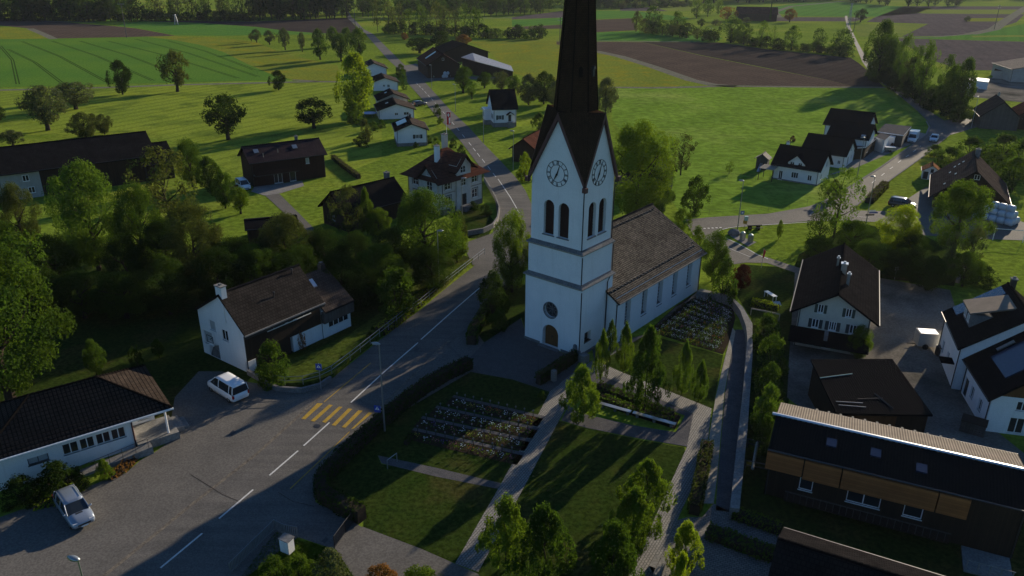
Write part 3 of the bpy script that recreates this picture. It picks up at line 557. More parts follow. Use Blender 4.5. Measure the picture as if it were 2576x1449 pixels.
# ---------------------------------------------------------------- church
def church():
    c = P(2266 * .644, 1400 * .644); root = empty('church', (c.x, c.y, 0), R(51), 'white church with tall dark spire, two clock faces and a brown tiled nave', 'church')
    def stage(x0, x1, y0, y1, z0, z1, holesF=(), holesR=(), depth=.45, gab=None, name='tower_wall'):
        mb = MB(); FF = Face((x0, y1, 0), (0, -1, 0), (-1, 0, 0)); FR = Face((x0, y0, 0), (1, 0, 0), (0, -1, 0)); FB = Face((x1, y0, 0), (0, 1, 0), (1, 0, 0)); FN = Face((x1, y1, 0), (-1, 0, 0), (0, 1, 0))
        for F, ln, hs in ((FF, y1 - y0, holesF), (FR, x1 - x0, holesR), (FB, y1 - y0, ()), (FN, x1 - x0, ())):
            out = [(0, z0), (ln, z0), (ln, z1), (0, z1)] if not gab else [(0, z0), (ln, z0), (ln, z1), (ln / 2, gab), (0, z1)]
            wall(mb, F, out, hs, depth)
        o = mb.build(name, MT['plaster'], root); return o, FF, FR
    # lower stage (front face s = y1 - y)
    y1 = 7.65
    oc = circle(y1 - 4.15, 4.52, .9, 28)
    lo, FF, FR = stage(0, 6.1, .2, y1, 0, 8.0, [arch(y1 - 5.15, y1 - 3.0, .02, 2.75, 14), oc], [[(.95, 1.42), (2.2, 1.42), (2.2, 2.6), (.95, 2.6)]], .55)
    d = MB(); A = arch(y1 - 5.1, y1 - 3.05, .02, 2.7, 14); wall(d, Face(FF.p(0, 0, -.52), FF.d, FF.n), A); do = d.build('door', MT['oak'], root)
    h = MB(); FF.box(h, y1 - 4.2, y1 - 4.12, 1.0, 1.3, -.5, -.44); h.build('handle', MT['black_iron'], do)
    st = MB(); FF.box(st, y1 - 5.4, y1 - 2.75, 0, .12, .01, .5); st.build('door_step', MT['stone_grey'], root)
    rg = MB(); n = 28; out = circle(y1 - 4.15, 4.52, 1.0, n)
    for i in range(n):
        j = (i + 1) % n; rg.hexa([FF.p(*oc[i], .03), FF.p(*oc[j], .03), FF.p(*out[j], .03), FF.p(*out[i], .03)], [FF.p(*oc[i], -.2), FF.p(*oc[j], -.2), FF.p(*out[j], -.02), FF.p(*out[i], -.02)])
    ro = rg.build('round_window', MT['stone_grey'], root)
    pn = MB(); wall(pn, Face(FF.p(0, 0, -.4), FF.d, FF.n), circle(y1 - 4.15, 4.52, .91, 28)); pn.build('pane', MT['glass'], ro)
    tr = MB()
    for k in range(8):
        a = k * math.pi / 4; tr.tube([FF.p(y1 - 4.15, 4.52, -.36), FF.p(y1 - 4.15 + .85 * math.cos(a), 4.52 + .85 * math.sin(a), -.36)], .03, 5)
    for k in range(8):
        a = k * math.pi / 4 + math.pi / 8; pts = circle(y1 - 4.15 + .55 * math.cos(a), 4.52 + .55 * math.sin(a), .22, 10); tr.tube([FF.p(*q, -.36) for q in pts + pts[:1]], .02, 4)
    tr.build('tracery', MT['stone_grey'], ro)
    window(FR, .95, 1.42, 1.25, 1.18, root, 'w', 'dark', .5, 2, 2)
    for q in ((0.003, 6.0, .12, .2), (-.06, 0, .12, 2.6), (-.06, 0, 5.5, 7.72)): pl = MB(); pl.box(*q, 0, .3); pl.build('plinth', MT['stone_grey'], root)
    stage(.18, 5.98, .42, 7.45, 8.0, 11.75)
    yu = 7.28; xu0 = .35; xu1 = 5.92
    hF = [arch(yu - 5.62, yu - 4.3, 13.0, 16.8), arch(yu - 3.72, yu - 2.4, 13.0, 16.8)]; hR = [arch(1.37 - xu0, 2.75 - xu0, 13.2, 17.0), arch(3.3 - xu0, 4.7 - xu0, 13.2, 17.0)]
    up, UF, UR = stage(xu0, xu1, .68, yu, 11.75, 19.0, hF, hR, .5, 25.6)
    for F, hs in ((UF, hF), (UR, hR)):
        for hh in hs:
            s0, s1 = hh[0][0], hh[1][0]; z0 = hh[0][1]; zt = max(q[1] for q in hh); m = MB()
            for k in range(int((zt - z0) / .16)):
                z = z0 + k * .16; rr = (s1 - s0) / 2; zc = zt - rr; half = rr if z < zc else math.sqrt(max(0, rr * rr - (z - zc) ** 2))
                if half < .1: continue
                a, b = (s0 + s1) / 2 - half, (s0 + s1) / 2 + half; m.hexa([F.p(a, z, -.3), F.p(b, z, -.3), F.p(b, z + .02, -.3), F.p(a, z + .02, -.3)], [F.p(a, z + .14, -.44), F.p(b, z + .14, -.44), F.p(b, z + .16, -.44), F.p(a, z + .16, -.44)])
            m2 = MB(); wall(m2, Face(F.p(0, 0, -.47), F.d, F.n), arch(s0, s1, z0, zt)); lv = m.build('louvre', MT['wood_red'], root); m2.build('backing', MT['dark'], lv)
            m3 = MB(); F.box(m3, s0 - .12, s1 + .12, z0 - .1, z0 - .002, -.5, .12); m3.build('sill', MT['stone_grey'], root)
    for z, x0, x1, a0, a1 in ((7.98, -.02, 6.12, .18, 7.67), (11.72, .16, 6.0, .40, 7.47)):
        m = MB(); q = .2; b = [(x0 - q, a0 - q, z), (x1 + q, a0 - q, z), (x1 + q, a1 + q, z), (x0 - q, a1 + q, z)]; t = [(x0 + .17, a0 + .22, z + .42), (x1 - .1, a0 + .22, z + .42), (x1 - .1, a1 - .2, z + .42), (x0 + .17, a1 - .2, z + .42)]
        lowr = [(x0, a0, z - .14), (x1, a0, z - .14), (x1, a1, z - .14), (x0, a1, z - .14)]
        b2 = [(p[0], p[1], z + .1) for p in b]; m.hexa(lowr, b); m.hexa([(p[0], p[1], z + .001) for p in b], b2)
        cr = m.build('cornice', MT['stone'], root); m = MB(); m.hexa([(p[0], p[1], z + .104) for p in b], t); m.build('cornice_flashing', MT['stone_grey'], cr)
    # gables, helm and spire
    cx, cy = (xu0 + xu1) / 2, (.68 + yu) / 2; zg = 25.95; zv = 19.05; ov = .32; mb = MB()
    crn = [(xu0 - ov, .68 - ov), (xu1 + ov, .68 - ov), (xu1 + ov, yu + ov), (xu0 - ov, yu + ov)]
    ap = [(cx, .68 - ov), (xu1 + ov, cy), (cx, yu + ov), (xu0 - ov, cy)]
    rho = 2.08; ring = lambda z, r: [(cx + r / math.cos(math.pi / 8) * math.cos(math.pi / 8 + k * math.pi / 4 - math.pi / 2 - math.pi / 4), cy + r / math.cos(math.pi / 8) * math.sin(math.pi / 8 + k * math.pi / 4 - math.pi / 2 - math.pi / 4), z) for k in range(8)]
    r0 = ring(zg, rho)      # r0[0],r0[1] straddle -y? order: angles -112.5,-67.5,...
    top = (cx, cy, 56.5)
    def uvq(pts, u0=0):
        a, b = Vector(pts[0]), Vector(pts[1]); d = (b - a).normalized(); n = None; uv = []
        for p in pts:
            v = Vector(p) - a; u = v.dot(d); uv.append((u + u0, math.sqrt(max(0, v.length_squared - u * u))))
        mb.poly(pts, uv)
    for k in range(4):                      # side k: apex ap[k], left corner crn[k], right corner crn[(k+1)%4]
        A = (*ap[k], zg); cl = (*crn[k], zv); cr_ = (*crn[(k + 1) % 4], zv); vl, vr = r0[2 * k], r0[2 * k + 1]
        uvq([cl, A, vl]); uvq([A, cr_, vr]); uvq([A, vr, vl]) if False else mb.poly([A, vr, vl], [(0, 0), (1, 1), (0, 1)])
        nl = r0[(2 * k + 2) % 8]; uvq([cr_, nl, vr])
    ztop = 48.
    f = (ztop - zg) / (56.5 - zg); r1 = ring(ztop, rho * (1 - f))
    for k in range(8):
        j = (k + 1) % 8; uvq([r0[k], r0[j], r1[j], r1[k]]); mb.poly([r1[k], r1[j], top], [(0, 0), (.5, 0), (.2, 6)])
    sp = mb.build('spire', MT['slate'], root)
    hm = MB()
    for k in range(8): hm.tube([r0[k], Vector(r0[k]).lerp(Vector(top), .95)], [.06, .03], 5)
    hm.build('hip_flashing', MT['slate'], sp)
    for k, (zz, s_) in enumerate(((29.3, 1), (29.3, 1))):
        a = -math.pi / 2 - (0 if k else math.pi / 4); rr = rho * (1 - (zz - zg) / (56.5 - zg)) + .02
        p = Vector((cx + rr * math.cos(a), cy + rr * math.sin(a), zz)); F = Face(p, (-math.sin(a), math.cos(a), 0), (math.cos(a), math.sin(a), 0)); m = MB()
        m.hexa([F.p(-.17, 0, .12), F.p(.17, 0, .12), F.p(.17, 0, -.2), F.p(-.17, 0, -.2)], [F.p(-.17, .75, .12), F.p(.17, .75, .12), F.p(.17, .75, -.3), F.p(-.17, .75, -.3)])
        m.hexa([F.p(-.24, .75, .25), F.p(.24, .75, .25), F.p(.24, .75, -.3), F.p(-.24, .75, -.3)], [F.p(-.02, 1.05, .2), F.p(.02, 1.05, .2), F.p(.02, 1.0, -.3), F.p(-.02, 1.0, -.3)]); m.build('spire_hatch', MT['slate' if not k else 'pipe'], sp)
    tm = []
    for k in range(4):                      # verge boards on the gables
        A = Vector((*ap[k], zg)); nrm = [Vector((0, -1, 0)), Vector((1, 0, 0)), Vector((0, 1, 0)), Vector((-1, 0, 0))][k]; m = MB()
        for q in (crn[k], crn[(k + 1) % 4]):
            c_ = Vector((*q, zv)); dn = Vector((0, 0, -.55)); i = -nrm * .28
            m.hexa([c_ + dn, A + dn * 1.25, A + dn * 1.25 + i, c_ + dn + i], [c_ - dn * .05, A - dn * .05, A - dn * .05 + i, c_ - dn * .05 + i])
        m.build('gable_verge', MT['terracotta'], root)
    m = MB()
    for q in crn: m.box(q[0] - .22, q[0] + .22, q[1] - .22, q[1] + .22, zv - .6, zv - .1)
    m.build('corner_gutter_box', MT['terracotta'], root)
    # clocks
    num = ['XII', 'I', 'II', 'III', 'IIII', 'V', 'VI', 'VII', 'VIII', 'IX', 'X', 'XI']
    for F, sc, zc in ((UF, yu - 4.03, 19.75), (UR, 2.98 - xu0, 19.9)):
        ck = None
        for r in (1.36, .92):
            m = MB()
            pts = circle(sc, zc, r, 40)
            for i in range(40):
                a, b = pts[i], pts[(i + 1) % 40]; a2 = (sc + (a[0] - sc) * (1 - .05 / r), zc + (a[1] - zc) * (1 - .05 / r)); b2 = (sc + (b[0] - sc) * (1 - .05 / r), zc + (b[1] - zc) * (1 - .05 / r))
                m.hexa([F.p(*a, .005), F.p(*b, .005), F.p(*b2, .005), F.p(*a2, .005)], [F.p(*a, .035), F.p(*b, .035), F.p(*b2, .035), F.p(*a2, .035)])
            ck = m.build('dial_ring' if ck else 'clock', MT['dark'], ck or root)
        m = MB()
        for i, s_ in enumerate(num):
            th = math.radians(90 - 30 * i); er = (math.cos(th), math.sin(th)); et = (math.sin(th), -math.cos(th)); wds = [{'I': .07, 'V': .15, 'X': .16}[ch] for ch in s_]; tot = sum(wds); x = -tot / 2
            def bar(xa, xb, tk):
                pp = []
                for xx, rr in ((xa - tk, .95), (xa + tk, .95), (xb + tk, 1.3), (xb - tk, 1.3)): pp.append((sc + et[0] * xx + er[0] * rr, zc + et[1] * xx + er[1] * rr))
                m.hexa([F.p(*q, .005) for q in pp], [F.p(*q, .03) for q in pp])
            for ch, wd in zip(s_, wds):
                if ch == 'I': bar(x + wd / 2, x + wd / 2, .02)
                if ch == 'V': bar(x + wd / 2, x + .03, .022); bar(x + wd / 2, x + wd - .03, .012)
                if ch == 'X': bar(x + .03, x + wd - .03, .022); bar(x + wd - .03, x + .03, .012)
                x += wd
        m.build('numerals', MT['dark'], ck)
        for ang, ln, wd in ((18, 1.15, .07), (209, .95, .11)):
            th = math.radians(90 - ang); e = (math.cos(th), math.sin(th)); t_ = (-e[1], e[0]); pp = [(sc - e[0] * .25, zc - e[1] * .25), (sc + e[0] * .1 + t_[0] * wd, zc + e[1] * .1 + t_[1] * wd), (sc + e[0] * ln, zc + e[1] * ln), (sc + e[0] * .1 - t_[0] * wd, zc + e[1] * .1 - t_[1] * wd)]
            q = MB(); q.hexa([F.p(*z, .05) for z in pp], [F.p(*z, .08) for z in pp]); q.build('clock_hand', MT['black_iron'], ck)
    # nave
    x0, x1, yS, yN = 5.0, 25.4, -1.1, 10.4; ze, zr, yr = 5.75, 10.15, 6.7
    FS = Face((x0, yS, 0), (1, 0, 0), (0, -1, 0)); hs = [arch(a - x0, a + 1.25 - x0, 1.6, 5.1, 12) for a in (7.0, 10.7, 14.4, 18.1, 21.9)]; mb = MB()
    wall(mb, FS, [(0, 0), (x1 - x0, 0), (x1 - x0, ze), (0, ze)], hs, .55)
    wall(mb, Face((x0, yN, 0), (0, -1, 0), (-1, 0, 0)), [(0, 0), (yN - yS, 0), (yN - yS, ze - .1), (yN - yr, zr - .25), (0, ze - .1)]); wall(mb, Face((x1, yS, 0), (0, 1, 0), (1, 0, 0)), [(0, 0), (yN - yS, 0), (yN - yS, ze - .1), (yr - yS, zr - .25), (0, ze - .1)])
    wall(mb, Face((x1, yN, 0), (-1, 0, 0), (0, 1, 0)), [(0, 0), (x1 - x0, 0), (x1 - x0, ze), (0, ze)]); mb.build('nave_wall', MT['plaster'], root)
    for hh in hs:
        s0, s1 = hh[0][0], hh[1][0]; m = MB(); wall(m, Face(FS.p(0, 0, -.5), FS.d, FS.n), hh); pn = m.build('nave_window', MT['glass'], root); m = MB()
        for k in range(1, 4): FS.box(m, s0 + 1.25 * k / 4 - .02, s0 + 1.25 * k / 4 + .02, 1.62, 5.0 if k == 2 else 4.85, -.495, -.46)
        for k in range(1, 8): FS.box(m, s0, s1, 1.6 + k * .42, 1.63 + k * .42, -.49, -.465)
        m.build('leading', MT['white'], pn); m = MB(); m.hexa([FS.p(s0 - .02, 1.45, .05), FS.p(s1 + .02, 1.45, .05), FS.p(s1 + .02, 1.45, -.5), FS.p(s0 - .02, 1.45, -.5)], [FS.p(s0 - .02, 1.5, .05), FS.p(s1 + .02, 1.5, .05), FS.p(s1 + .02, 1.75, -.5), FS.p(s0 - .02, 1.75, -.5)]); m.build('sloping_sill', MT['stone_grey'], pn)
    mb = MB(); a0, a1 = x0 - .25, x1 + .35
    prof = [(yS - .5, 5.35), (yS + .6, 6.05), (yr, zr), (yN - .6, 6.05), (yN + .5, 5.35)]; v = 0
    for i in range(4):
        (ya, za), (yb, zb) = prof[i], prof[i + 1]; l = math.hypot(yb - ya, zb - za)
        if i < 2: mb.poly([(a0, ya, za), (a1, ya, za), (a1, yb, zb), (a0, yb, zb)], [(a0, v), (a1, v), (a1, v + l), (a0, v + l)])
        else: mb.poly([(a0, ya, za), (a1, ya, za), (a1, yb, zb), (a0, yb, zb)], [(a0, v), (a1, v), (a1, v + l), (a0, v + l)])
        mb.poly([(a1, ya, za - .25), (a0, ya, za - .25), (a0, yb, zb - .25), (a1, yb, zb - .25)]); v += l
        for a, sg in ((a0, 0), (a1, 1)):
            q = [(a, ya, za - .25), (a, yb, zb - .25), (a, yb, zb), (a, ya, za)]; mb.poly(q if sg else q[::-1])
    mb.poly([(a0, prof[0][0], 5.1), (a1, prof[0][0], 5.1), (a1, prof[0][0], 5.35), (a0, prof[0][0], 5.35)]); mb.poly([(a1, prof[4][0], 5.1), (a0, prof[4][0], 5.1), (a0, prof[4][0], 5.35), (a1, prof[4][0], 5.35)])
    nr = mb.build('nave_roof', MT['rf_church'], root); m = MB()
    for i in range(60): m.tube([(a0 + i * (a1 - a0) / 60, yr, zr + .02), (a0 + (i + 1) * (a1 - a0) / 60, yr, zr + .05)], [.11, .14], 6)
    m.build('ridge_tiles', MT['rf_grey'], nr); m = MB()
    def slope_z(y): return 6.05 + (y - (yS + .6)) * (zr - 6.05) / (yr - yS - .6)
    for i in range(28):
        x = a0 + .4 + i * (a1 - a0 - .8) / 28
        for yy in (yr - .75, yS + .75): m.box(x, x + .14, yy - .05, yy + .18, slope_z(yy) - .02, slope_z(yy) + .17)
    for i in range(8): yy = yS + 1.2 + i * .85; m.box(a1 - .65, a1 - .5, yy, yy + .15, slope_z(yy), slope_z(yy) + .16)
    m.build('snow_guards', MT['dark'], nr)
    m = MB(); m.tube([(a0, yS - .58, 5.28), (a1, yS - .58, 5.28)], .09, 6); m.build('gutter', MT['pipe'], root)
    for pts in ([(-.07, .13, 0), (-.07, .13, 7.7)], [(.1, .34, 8.4), (.1, .34, 11.5)], [(.28, .6, 12.1), (.28, .6, 18.6)], [(4.9, .1, 0), (4.9, .1, 7.4), (5.3, .1, 7.9)], [(x0 + .05, yS - .1, 0), (x0 + .05, yS - .1, 4.9), (x0 + .05, yS - .5, 5.2)], [(x1 - .05, yS - .08, 0), (x1 - .05, yS - .08, 5.1)], [(5.98, .6, 12.1), (5.98, .6, 18.6)], [(6.04, .34, 8.4), (6.04, .34, 11.5)]):
        m = MB(); m.tube(pts, .06, 6); m.build('downpipe', MT['pipe'], root)
    # cross roof on the north side
    mb = MB(); xa, xb, xm = 8.0, 19.5, 13.5; zt = 9.9
    for (p, q) in (((xa, 5.6), (xm, zt)), ((xm, zt), (xb, 5.6))):
        mb.poly([(p[0], 7.5, p[1]), (q[0], 7.5, q[1]), (q[0], 12.5, q[1]), (p[0], 12.5, p[1])], [(0, 0), (0, 7), (10, 7), (10, 0)])
    mb.poly([(xa, 12.3, 0), (xb, 12.3, 0), (xb, 12.3, 5.5), (xm, 12.3, zt - .05), (xa, 12.3, 5.5)]); mb.poly([(xa + .3, 8, 0), (xa + .3, 8, 5.8), (xa + .3, 12.3, 5.8), (xa + .3, 12.3, 0)]); mb.poly([(xb - .3, 8, 0), (xb - .3, 8, 5.8), (xb - .3, 12.3, 5.8), (xb - .3, 12.3, 0)])
    mb.build('side_chapel_roof', MT['rf_grey'], root)
    return root
church()
# ---------------------------------------------------------------- houses
def hip_roof(L, W, he, hr, o, mat, parent, th=.25, left=True, right=True):
    s = (hr - he) / (W / 2); ze = he - o * s; a0, a1, b0, b1 = -o, L + o, -o, W + o; r0 = W / 2 if left else a0; r1 = L - W / 2 if right else a1; m = W / 2
    c = [(a0, b0, ze), (a1, b0, ze), (a1, b1, ze), (a0, b1, ze)]; p, q = (r0, m, hr), (r1, m, hr); sl = math.hypot(m + o, hr - ze); mb = MB()
    mb.poly([c[0], c[1], q, p], [(a0, 0), (a1, 0), (r1, sl), (r0, sl)]); mb.poly([c[1], c[2], q], [(b0, 0), (b1, 0), (m, sl)]); mb.poly([c[2], c[3], p, q], [(a1, 0), (a0, 0), (r0, sl), (r1, sl)]); mb.poly([c[3], c[0], p], [(b1, 0), (b0, 0), (m, sl)])
    d = [(x, y, z - th) for x, y, z in c]
    for i in range(4): j = (i + 1) % 4; mb.poly([d[i], d[j], c[j], c[i]])
    mb.poly(d[::-1]); r = mb.build('roof', MT[mat], parent); m2 = MB()
    for a, b in ((c[0], p), (c[1], q), (c[2], q), (c[3], p), (p, q)):
        a, b = Vector(a), Vector(b); n = max(2, int((b - a).length / .4))
        for i in range(n): m2.tube([a.lerp(b, i / n) + Z * .02, a.lerp(b, (i + 1) / n) + Z * .05], [.09, .12], 6)
    m2.build('ridge_tiles', MT[mat], r); m3 = MB(); e = .07
    m3.box(a0 - e, a1 + e, b0 - .14, b0, ze - .16, ze - .02); m3.build('gutter', MT['white'], parent)
    return r
def gable_wing(parent, F, s0, s1, ze, za, depth, mat, roofm, out=.3, ov=.5, z0=0, holes=(), boards_=None):
    """projecting gable with its own little roof, ridge along the wall normal"""
    mb = MB(); F2 = Face(F.p(0, 0, out), F.d, F.n); mid = (s0 + s1) / 2
    wall(mb, F2, [(s0, z0), (s1, z0), (s1, ze), (mid, za - .15), (s0, ze)], holes, .16)
    for s in (s0, s1): mb.poly([F.p(s, z0, out), F.p(s, ze, out), F.p(s, ze, -depth), F.p(s, z0, -depth)])
    w = mb.build('gable_wall', MT[mat], parent); sl = (za - ze) / (mid - s0); mb = MB(); th = .16
    for sg, se in ((-1, s0 - ov), (1, s1 + ov)):
        zz = za - abs(se - mid) * sl; ln = math.hypot(abs(se - mid), za - zz)
        A, B, C, D = F.p(se, zz, out + ov), F.p(mid, za, out + ov), F.p(mid, za, -depth), F.p(se, zz, -depth); uv = [(0, 0), (0, ln), (depth + ov, ln), (depth + ov, 0)]
        mb.poly([A, B, C, D], uv); mb.poly([A - Z * th, D - Z * th, C - Z * th, B - Z * th]); mb.poly([A, A - Z * th, B - Z * th, B]); mb.poly([A, D, D - Z * th, A - Z * th])
    return w, mb.build('gable_roof', MT[roofm], parent), F2
W1 = lambda s, z, w, h, st='w', **k: (s, z, w, h, st, k)

# --- white gabled house with dark boarded front beside the road
def villa_n():
    x, y, yaw = -27.3, 71.1, 54; L = 10.0; W = 7.8; yr = 3.2; hr = 8.15; ef, eb = 5.15, 5.35
    root = empty('gabled_house', (x, y, 0), R(yaw), 'white gabled house with brown tiled roof and dark boarded front beside the main road', 'house')
    fs = faces(L, W); mb = MB(); G3 = [(0, 0), (W, 0), (W, ef), (W - yr, hr - .1), (0, eb)]
    hw = [(W - 3.9, 2.75, 1.1, 1.25, 'w'), (W - 6.0, 3.3, 1.1, 1.2, 'b'), (W - 7.4, 1.4, 1.6, 1.5, 'b'), (W - 6.6, .02, 1.8, 1.75, 'd')]
    wall(mb, fs[3], G3, [[(a, z), (a + w_, z), (a + w_, z + h_), (a, z + h_)] for a, z, w_, h_, _ in hw], .14)
    wall(mb, fs[1], [(0, 0), (W, 0), (W, eb), (yr, hr - .1), (0, ef)]); wall(mb, fs[2], [(0, 0), (L, 0), (L, eb), (0, eb)])
    wall(mb, Face(fs[0].p(0, 0, -.5), fs[0].d, fs[0].n), [(0, 0), (L, 0), (L, ef), (0, ef)]); mb.build('wall', MT['plaster'], root)
    for a, z, w_, h_, st in hw: window(fs[3], a, z, w_, h_, root, 'w' if st == 'b' else st, 'white', .14, 2 if st == 'w' else 1, 1, 'glass_blind' if st == 'b' else ('stone_grey' if st == 'd' else 'glass'))
    F = fs[0]; m = MB(); F.box(m, .05, L - .05, 1.9, ef - .05, -.45, .02); F.box(m, .1, 5.6, 0, 1.9, -.45, -.02); m.build('boarded_front', MT['wood'], root)
    m = MB(); F.box(m, 5.9, L - .01, 0, 1.9, -.45, .03); m.build('lower_wall', MT['plaster'], root)
    m = MB(); F.box(m, 0, 1.0, 0, 1.3, -.4, .04); m.build('garden_screen', MT['plaster'], root)
    m = MB(); F.box(m, 2.9, 8.6, 3.75, 4.35, .0, .03); bd = m.build('window_band', MT['glass'], root); m = MB()
    for a, b in ((3.6, 3.7), (5.1, 5.55), (6.2, 6.6), (7.6, 7.7), (8.5, 8.6)): F.box(m, a, b, 3.75, 4.35, .028, .055)
    F.box(m, 2.8, 8.65, 3.67, 3.75, .0, .1); m.build('window_frame', MT['white'], bd)
    for name, a in (('gutter', -.6),): m = MB(); m.box(-.3, L + .25, a - .12, a, ef - .72, ef - .56); m.build(name, MT['concrete'], root)
    m = MB(); m.box(-.3, L + .25, -.56, -.5, ef - 1.05, ef - .55); m.build('fascia', MT['dark'], root)
    s = (hr - ef) / yr; mb = MB(); a0, a1 = -.25, L + .2; th = .25; fy, fz = -.6, ef - .6 * s; by, bz = W + .1, hr - (W + .1 - yr) * (hr - eb) / (W - yr)
    prof = [(fy, fz), (yr, hr), (by, bz)]; v = 0
    for i in range(2):
        (ya, za), (yb, zb) = prof[i], prof[i + 1]; l = math.hypot(yb - ya, zb - za)
        mb.poly([(a0, ya, za), (a1, ya, za), (a1, yb, zb), (a0, yb, zb)], [(a0, v), (a1, v), (a1, v + l), (a0, v + l)]); mb.poly([(a1, ya, za - th), (a0, ya, za - th), (a0, yb, zb - th), (a1, yb, zb - th)]); v += l
        for a in (a0, a1): mb.poly([(a, ya, za - th), (a, yb, zb - th), (a, yb, zb), (a, ya, za)])
    for q in (prof[0], prof[2]): mb.poly([(a0, q[0], q[1] - th), (a1, q[0], q[1] - th), (a1, q[0], q[1]), (a0, q[0], q[1])])
    r = mb.build('roof', MT['rf_brown'], root); m = MB()
    for i in range(28): c0 = .5 + (a1 - .5) * i / 28; m.tube([(c0, yr, hr + .02), (c0 + .4, yr, hr + .05)], [.1, .13], 6)
    m.build('ridge_tiles', MT['rf_grey'], r); chimney(r, .2, yr, 5, 8.95, .6, 1.0)
    for a, b in ((5.2, 1.4), (8.8, 2.7)):
        m = MB(); zz = hr - (yr - b) * s; m.tube([(a, b, zz - .1), (a, b, zz + .55)], .06, 8); m.lathe([(.0, .62), (.14, .58), (.14, .5), (0, .5)], (a, b, zz), 8); m.build('vent_pipe', MT['pipe'], r)
    m = MB(); m.tube([(-.02, -.05, 0), (-.02, -.05, ef - .9), (-.1, -.55, ef - .8)], .06, 6); m.build('downpipe', MT['pipe'], root)
    # basketball hoop on the gable
    F = fs[3]; m = MB(); s0 = W - 6.3
    for q in ((0, 1.1, 0, .05), (0, 1.1, .75, .8), (0, .05, 0, .8), (1.05, 1.1, 0, .8)): F.box(m, s0 + q[0], s0 + q[1], 1.95 + q[2], 1.95 + q[3], .3, .34)
    m.tube([F.p(s0 + .55 + .22 * math.cos(k * .6), 2.05, .6 + .22 * math.sin(k * .6)) for k in range(12)], .02, 4); m.tube([F.p(s0 + .55, 2.4, 0), F.p(s0 + .55, 2.3, .3)], .04, 5); m.build('basketball_hoop', MT['black_iron'], root)
    # lower right wing
    x0, x1 = L, L + 4.2; yb0, yb1 = -.12, 6.2; e2, h2, ym = 3.45, 6.45, 3.9; mb = MB(); FW_ = Face((x0, yb0, 0), (1, 0, 0), (0, -1, 0))
    wall(mb, FW_, [(0, 0), (4.2, 0), (4.2, e2), (0, e2)], [[(.9, 1.0), (3.9, 1.0), (3.9, 1.75), (.9, 1.75)]], .12)
    wall(mb, Face((x1, yb0, 0), (0, 1, 0), (1, 0, 0)), [(0, 0), (yb1 - yb0, 0), (yb1 - yb0, e2), (ym - yb0, h2 - .2), (0, e2)]); mb.build('wing_wall', MT['plaster'], root)
    window(FW_, .9, 1.0, 3.0, .75, root, 'w', 'white', .12, 4)
    mb = MB(); FW_.box(mb, -.0, 4.45, 1.95, e2 - .12, .005, .45); mb.build('wing_fascia', MT['wood_grey'], root)
    mb = MB(); a0, a1 = x0 + .21, x1 + .3; pr = [(yb0 - .5, e2 - .1), (ym, h2), (yb1 + .3, e2 + .5)]; v = 0
    for i in range(2):
        (ya, za), (yb, zb) = pr[i], pr[i + 1]; l = math.hypot(yb - ya, zb - za)
        mb.poly([(a0, ya, za), (a1, ya, za), (a1, yb, zb), (a0, yb, zb)], [(a0, v), (a1, v), (a1, v + l), (a0, v + l)]); mb.poly([(a1, ya, za - .2), (a0, ya, za - .2), (a0, yb, zb - .2), (a1, yb, zb - .2)]); v += l
        for a in (a0, a1): mb.poly([(a, ya, za - .2), (a, yb, zb - .2), (a, yb, zb), (a, ya, za)])
    mb.poly([(a0, pr[0][0], pr[0][1] - .2), (a1, pr[0][0], pr[0][1] - .2), (a1, pr[0][0], pr[0][1]), (a0, pr[0][0], pr[0][1])]); wr = mb.build('wing_roof', MT['rf_grey'], root)
    m = MB(); sl = (h2 - e2 + .1) / (ym - yb0 + .5); F = Face((x0 + 1.0, 2.3, e2 - .1 + (2.3 - yb0 + .5) * sl), (1, 0, 0), (0, -1, 0))
    m.hexa([(x0 + 1, 2.2, e2 + 1.65), (x0 + 1.7, 2.2, e2 + 1.65), (x0 + 1.7, 3, e2 + 2.36), (x0 + 1, 3, e2 + 2.36)], [(x0 + 1, 2.2, e2 + 1.95), (x0 + 1.7, 2.2, e2 + 1.95), (x0 + 1.7, 3, e2 + 2.65), (x0 + 1, 3, e2 + 2.65)]); m.build('skylight', MT['steel'], wr)
    m = MB(); m.box(x1 - .6, x1, 3.6, 4.2, h2 - .6, h2 + .5); m.box(x1 - .5, x1 - .1, 3.7, 4.1, h2 + .5, h2 + .75); m.build('chimney', MT['dark'], wr)
villa_n()

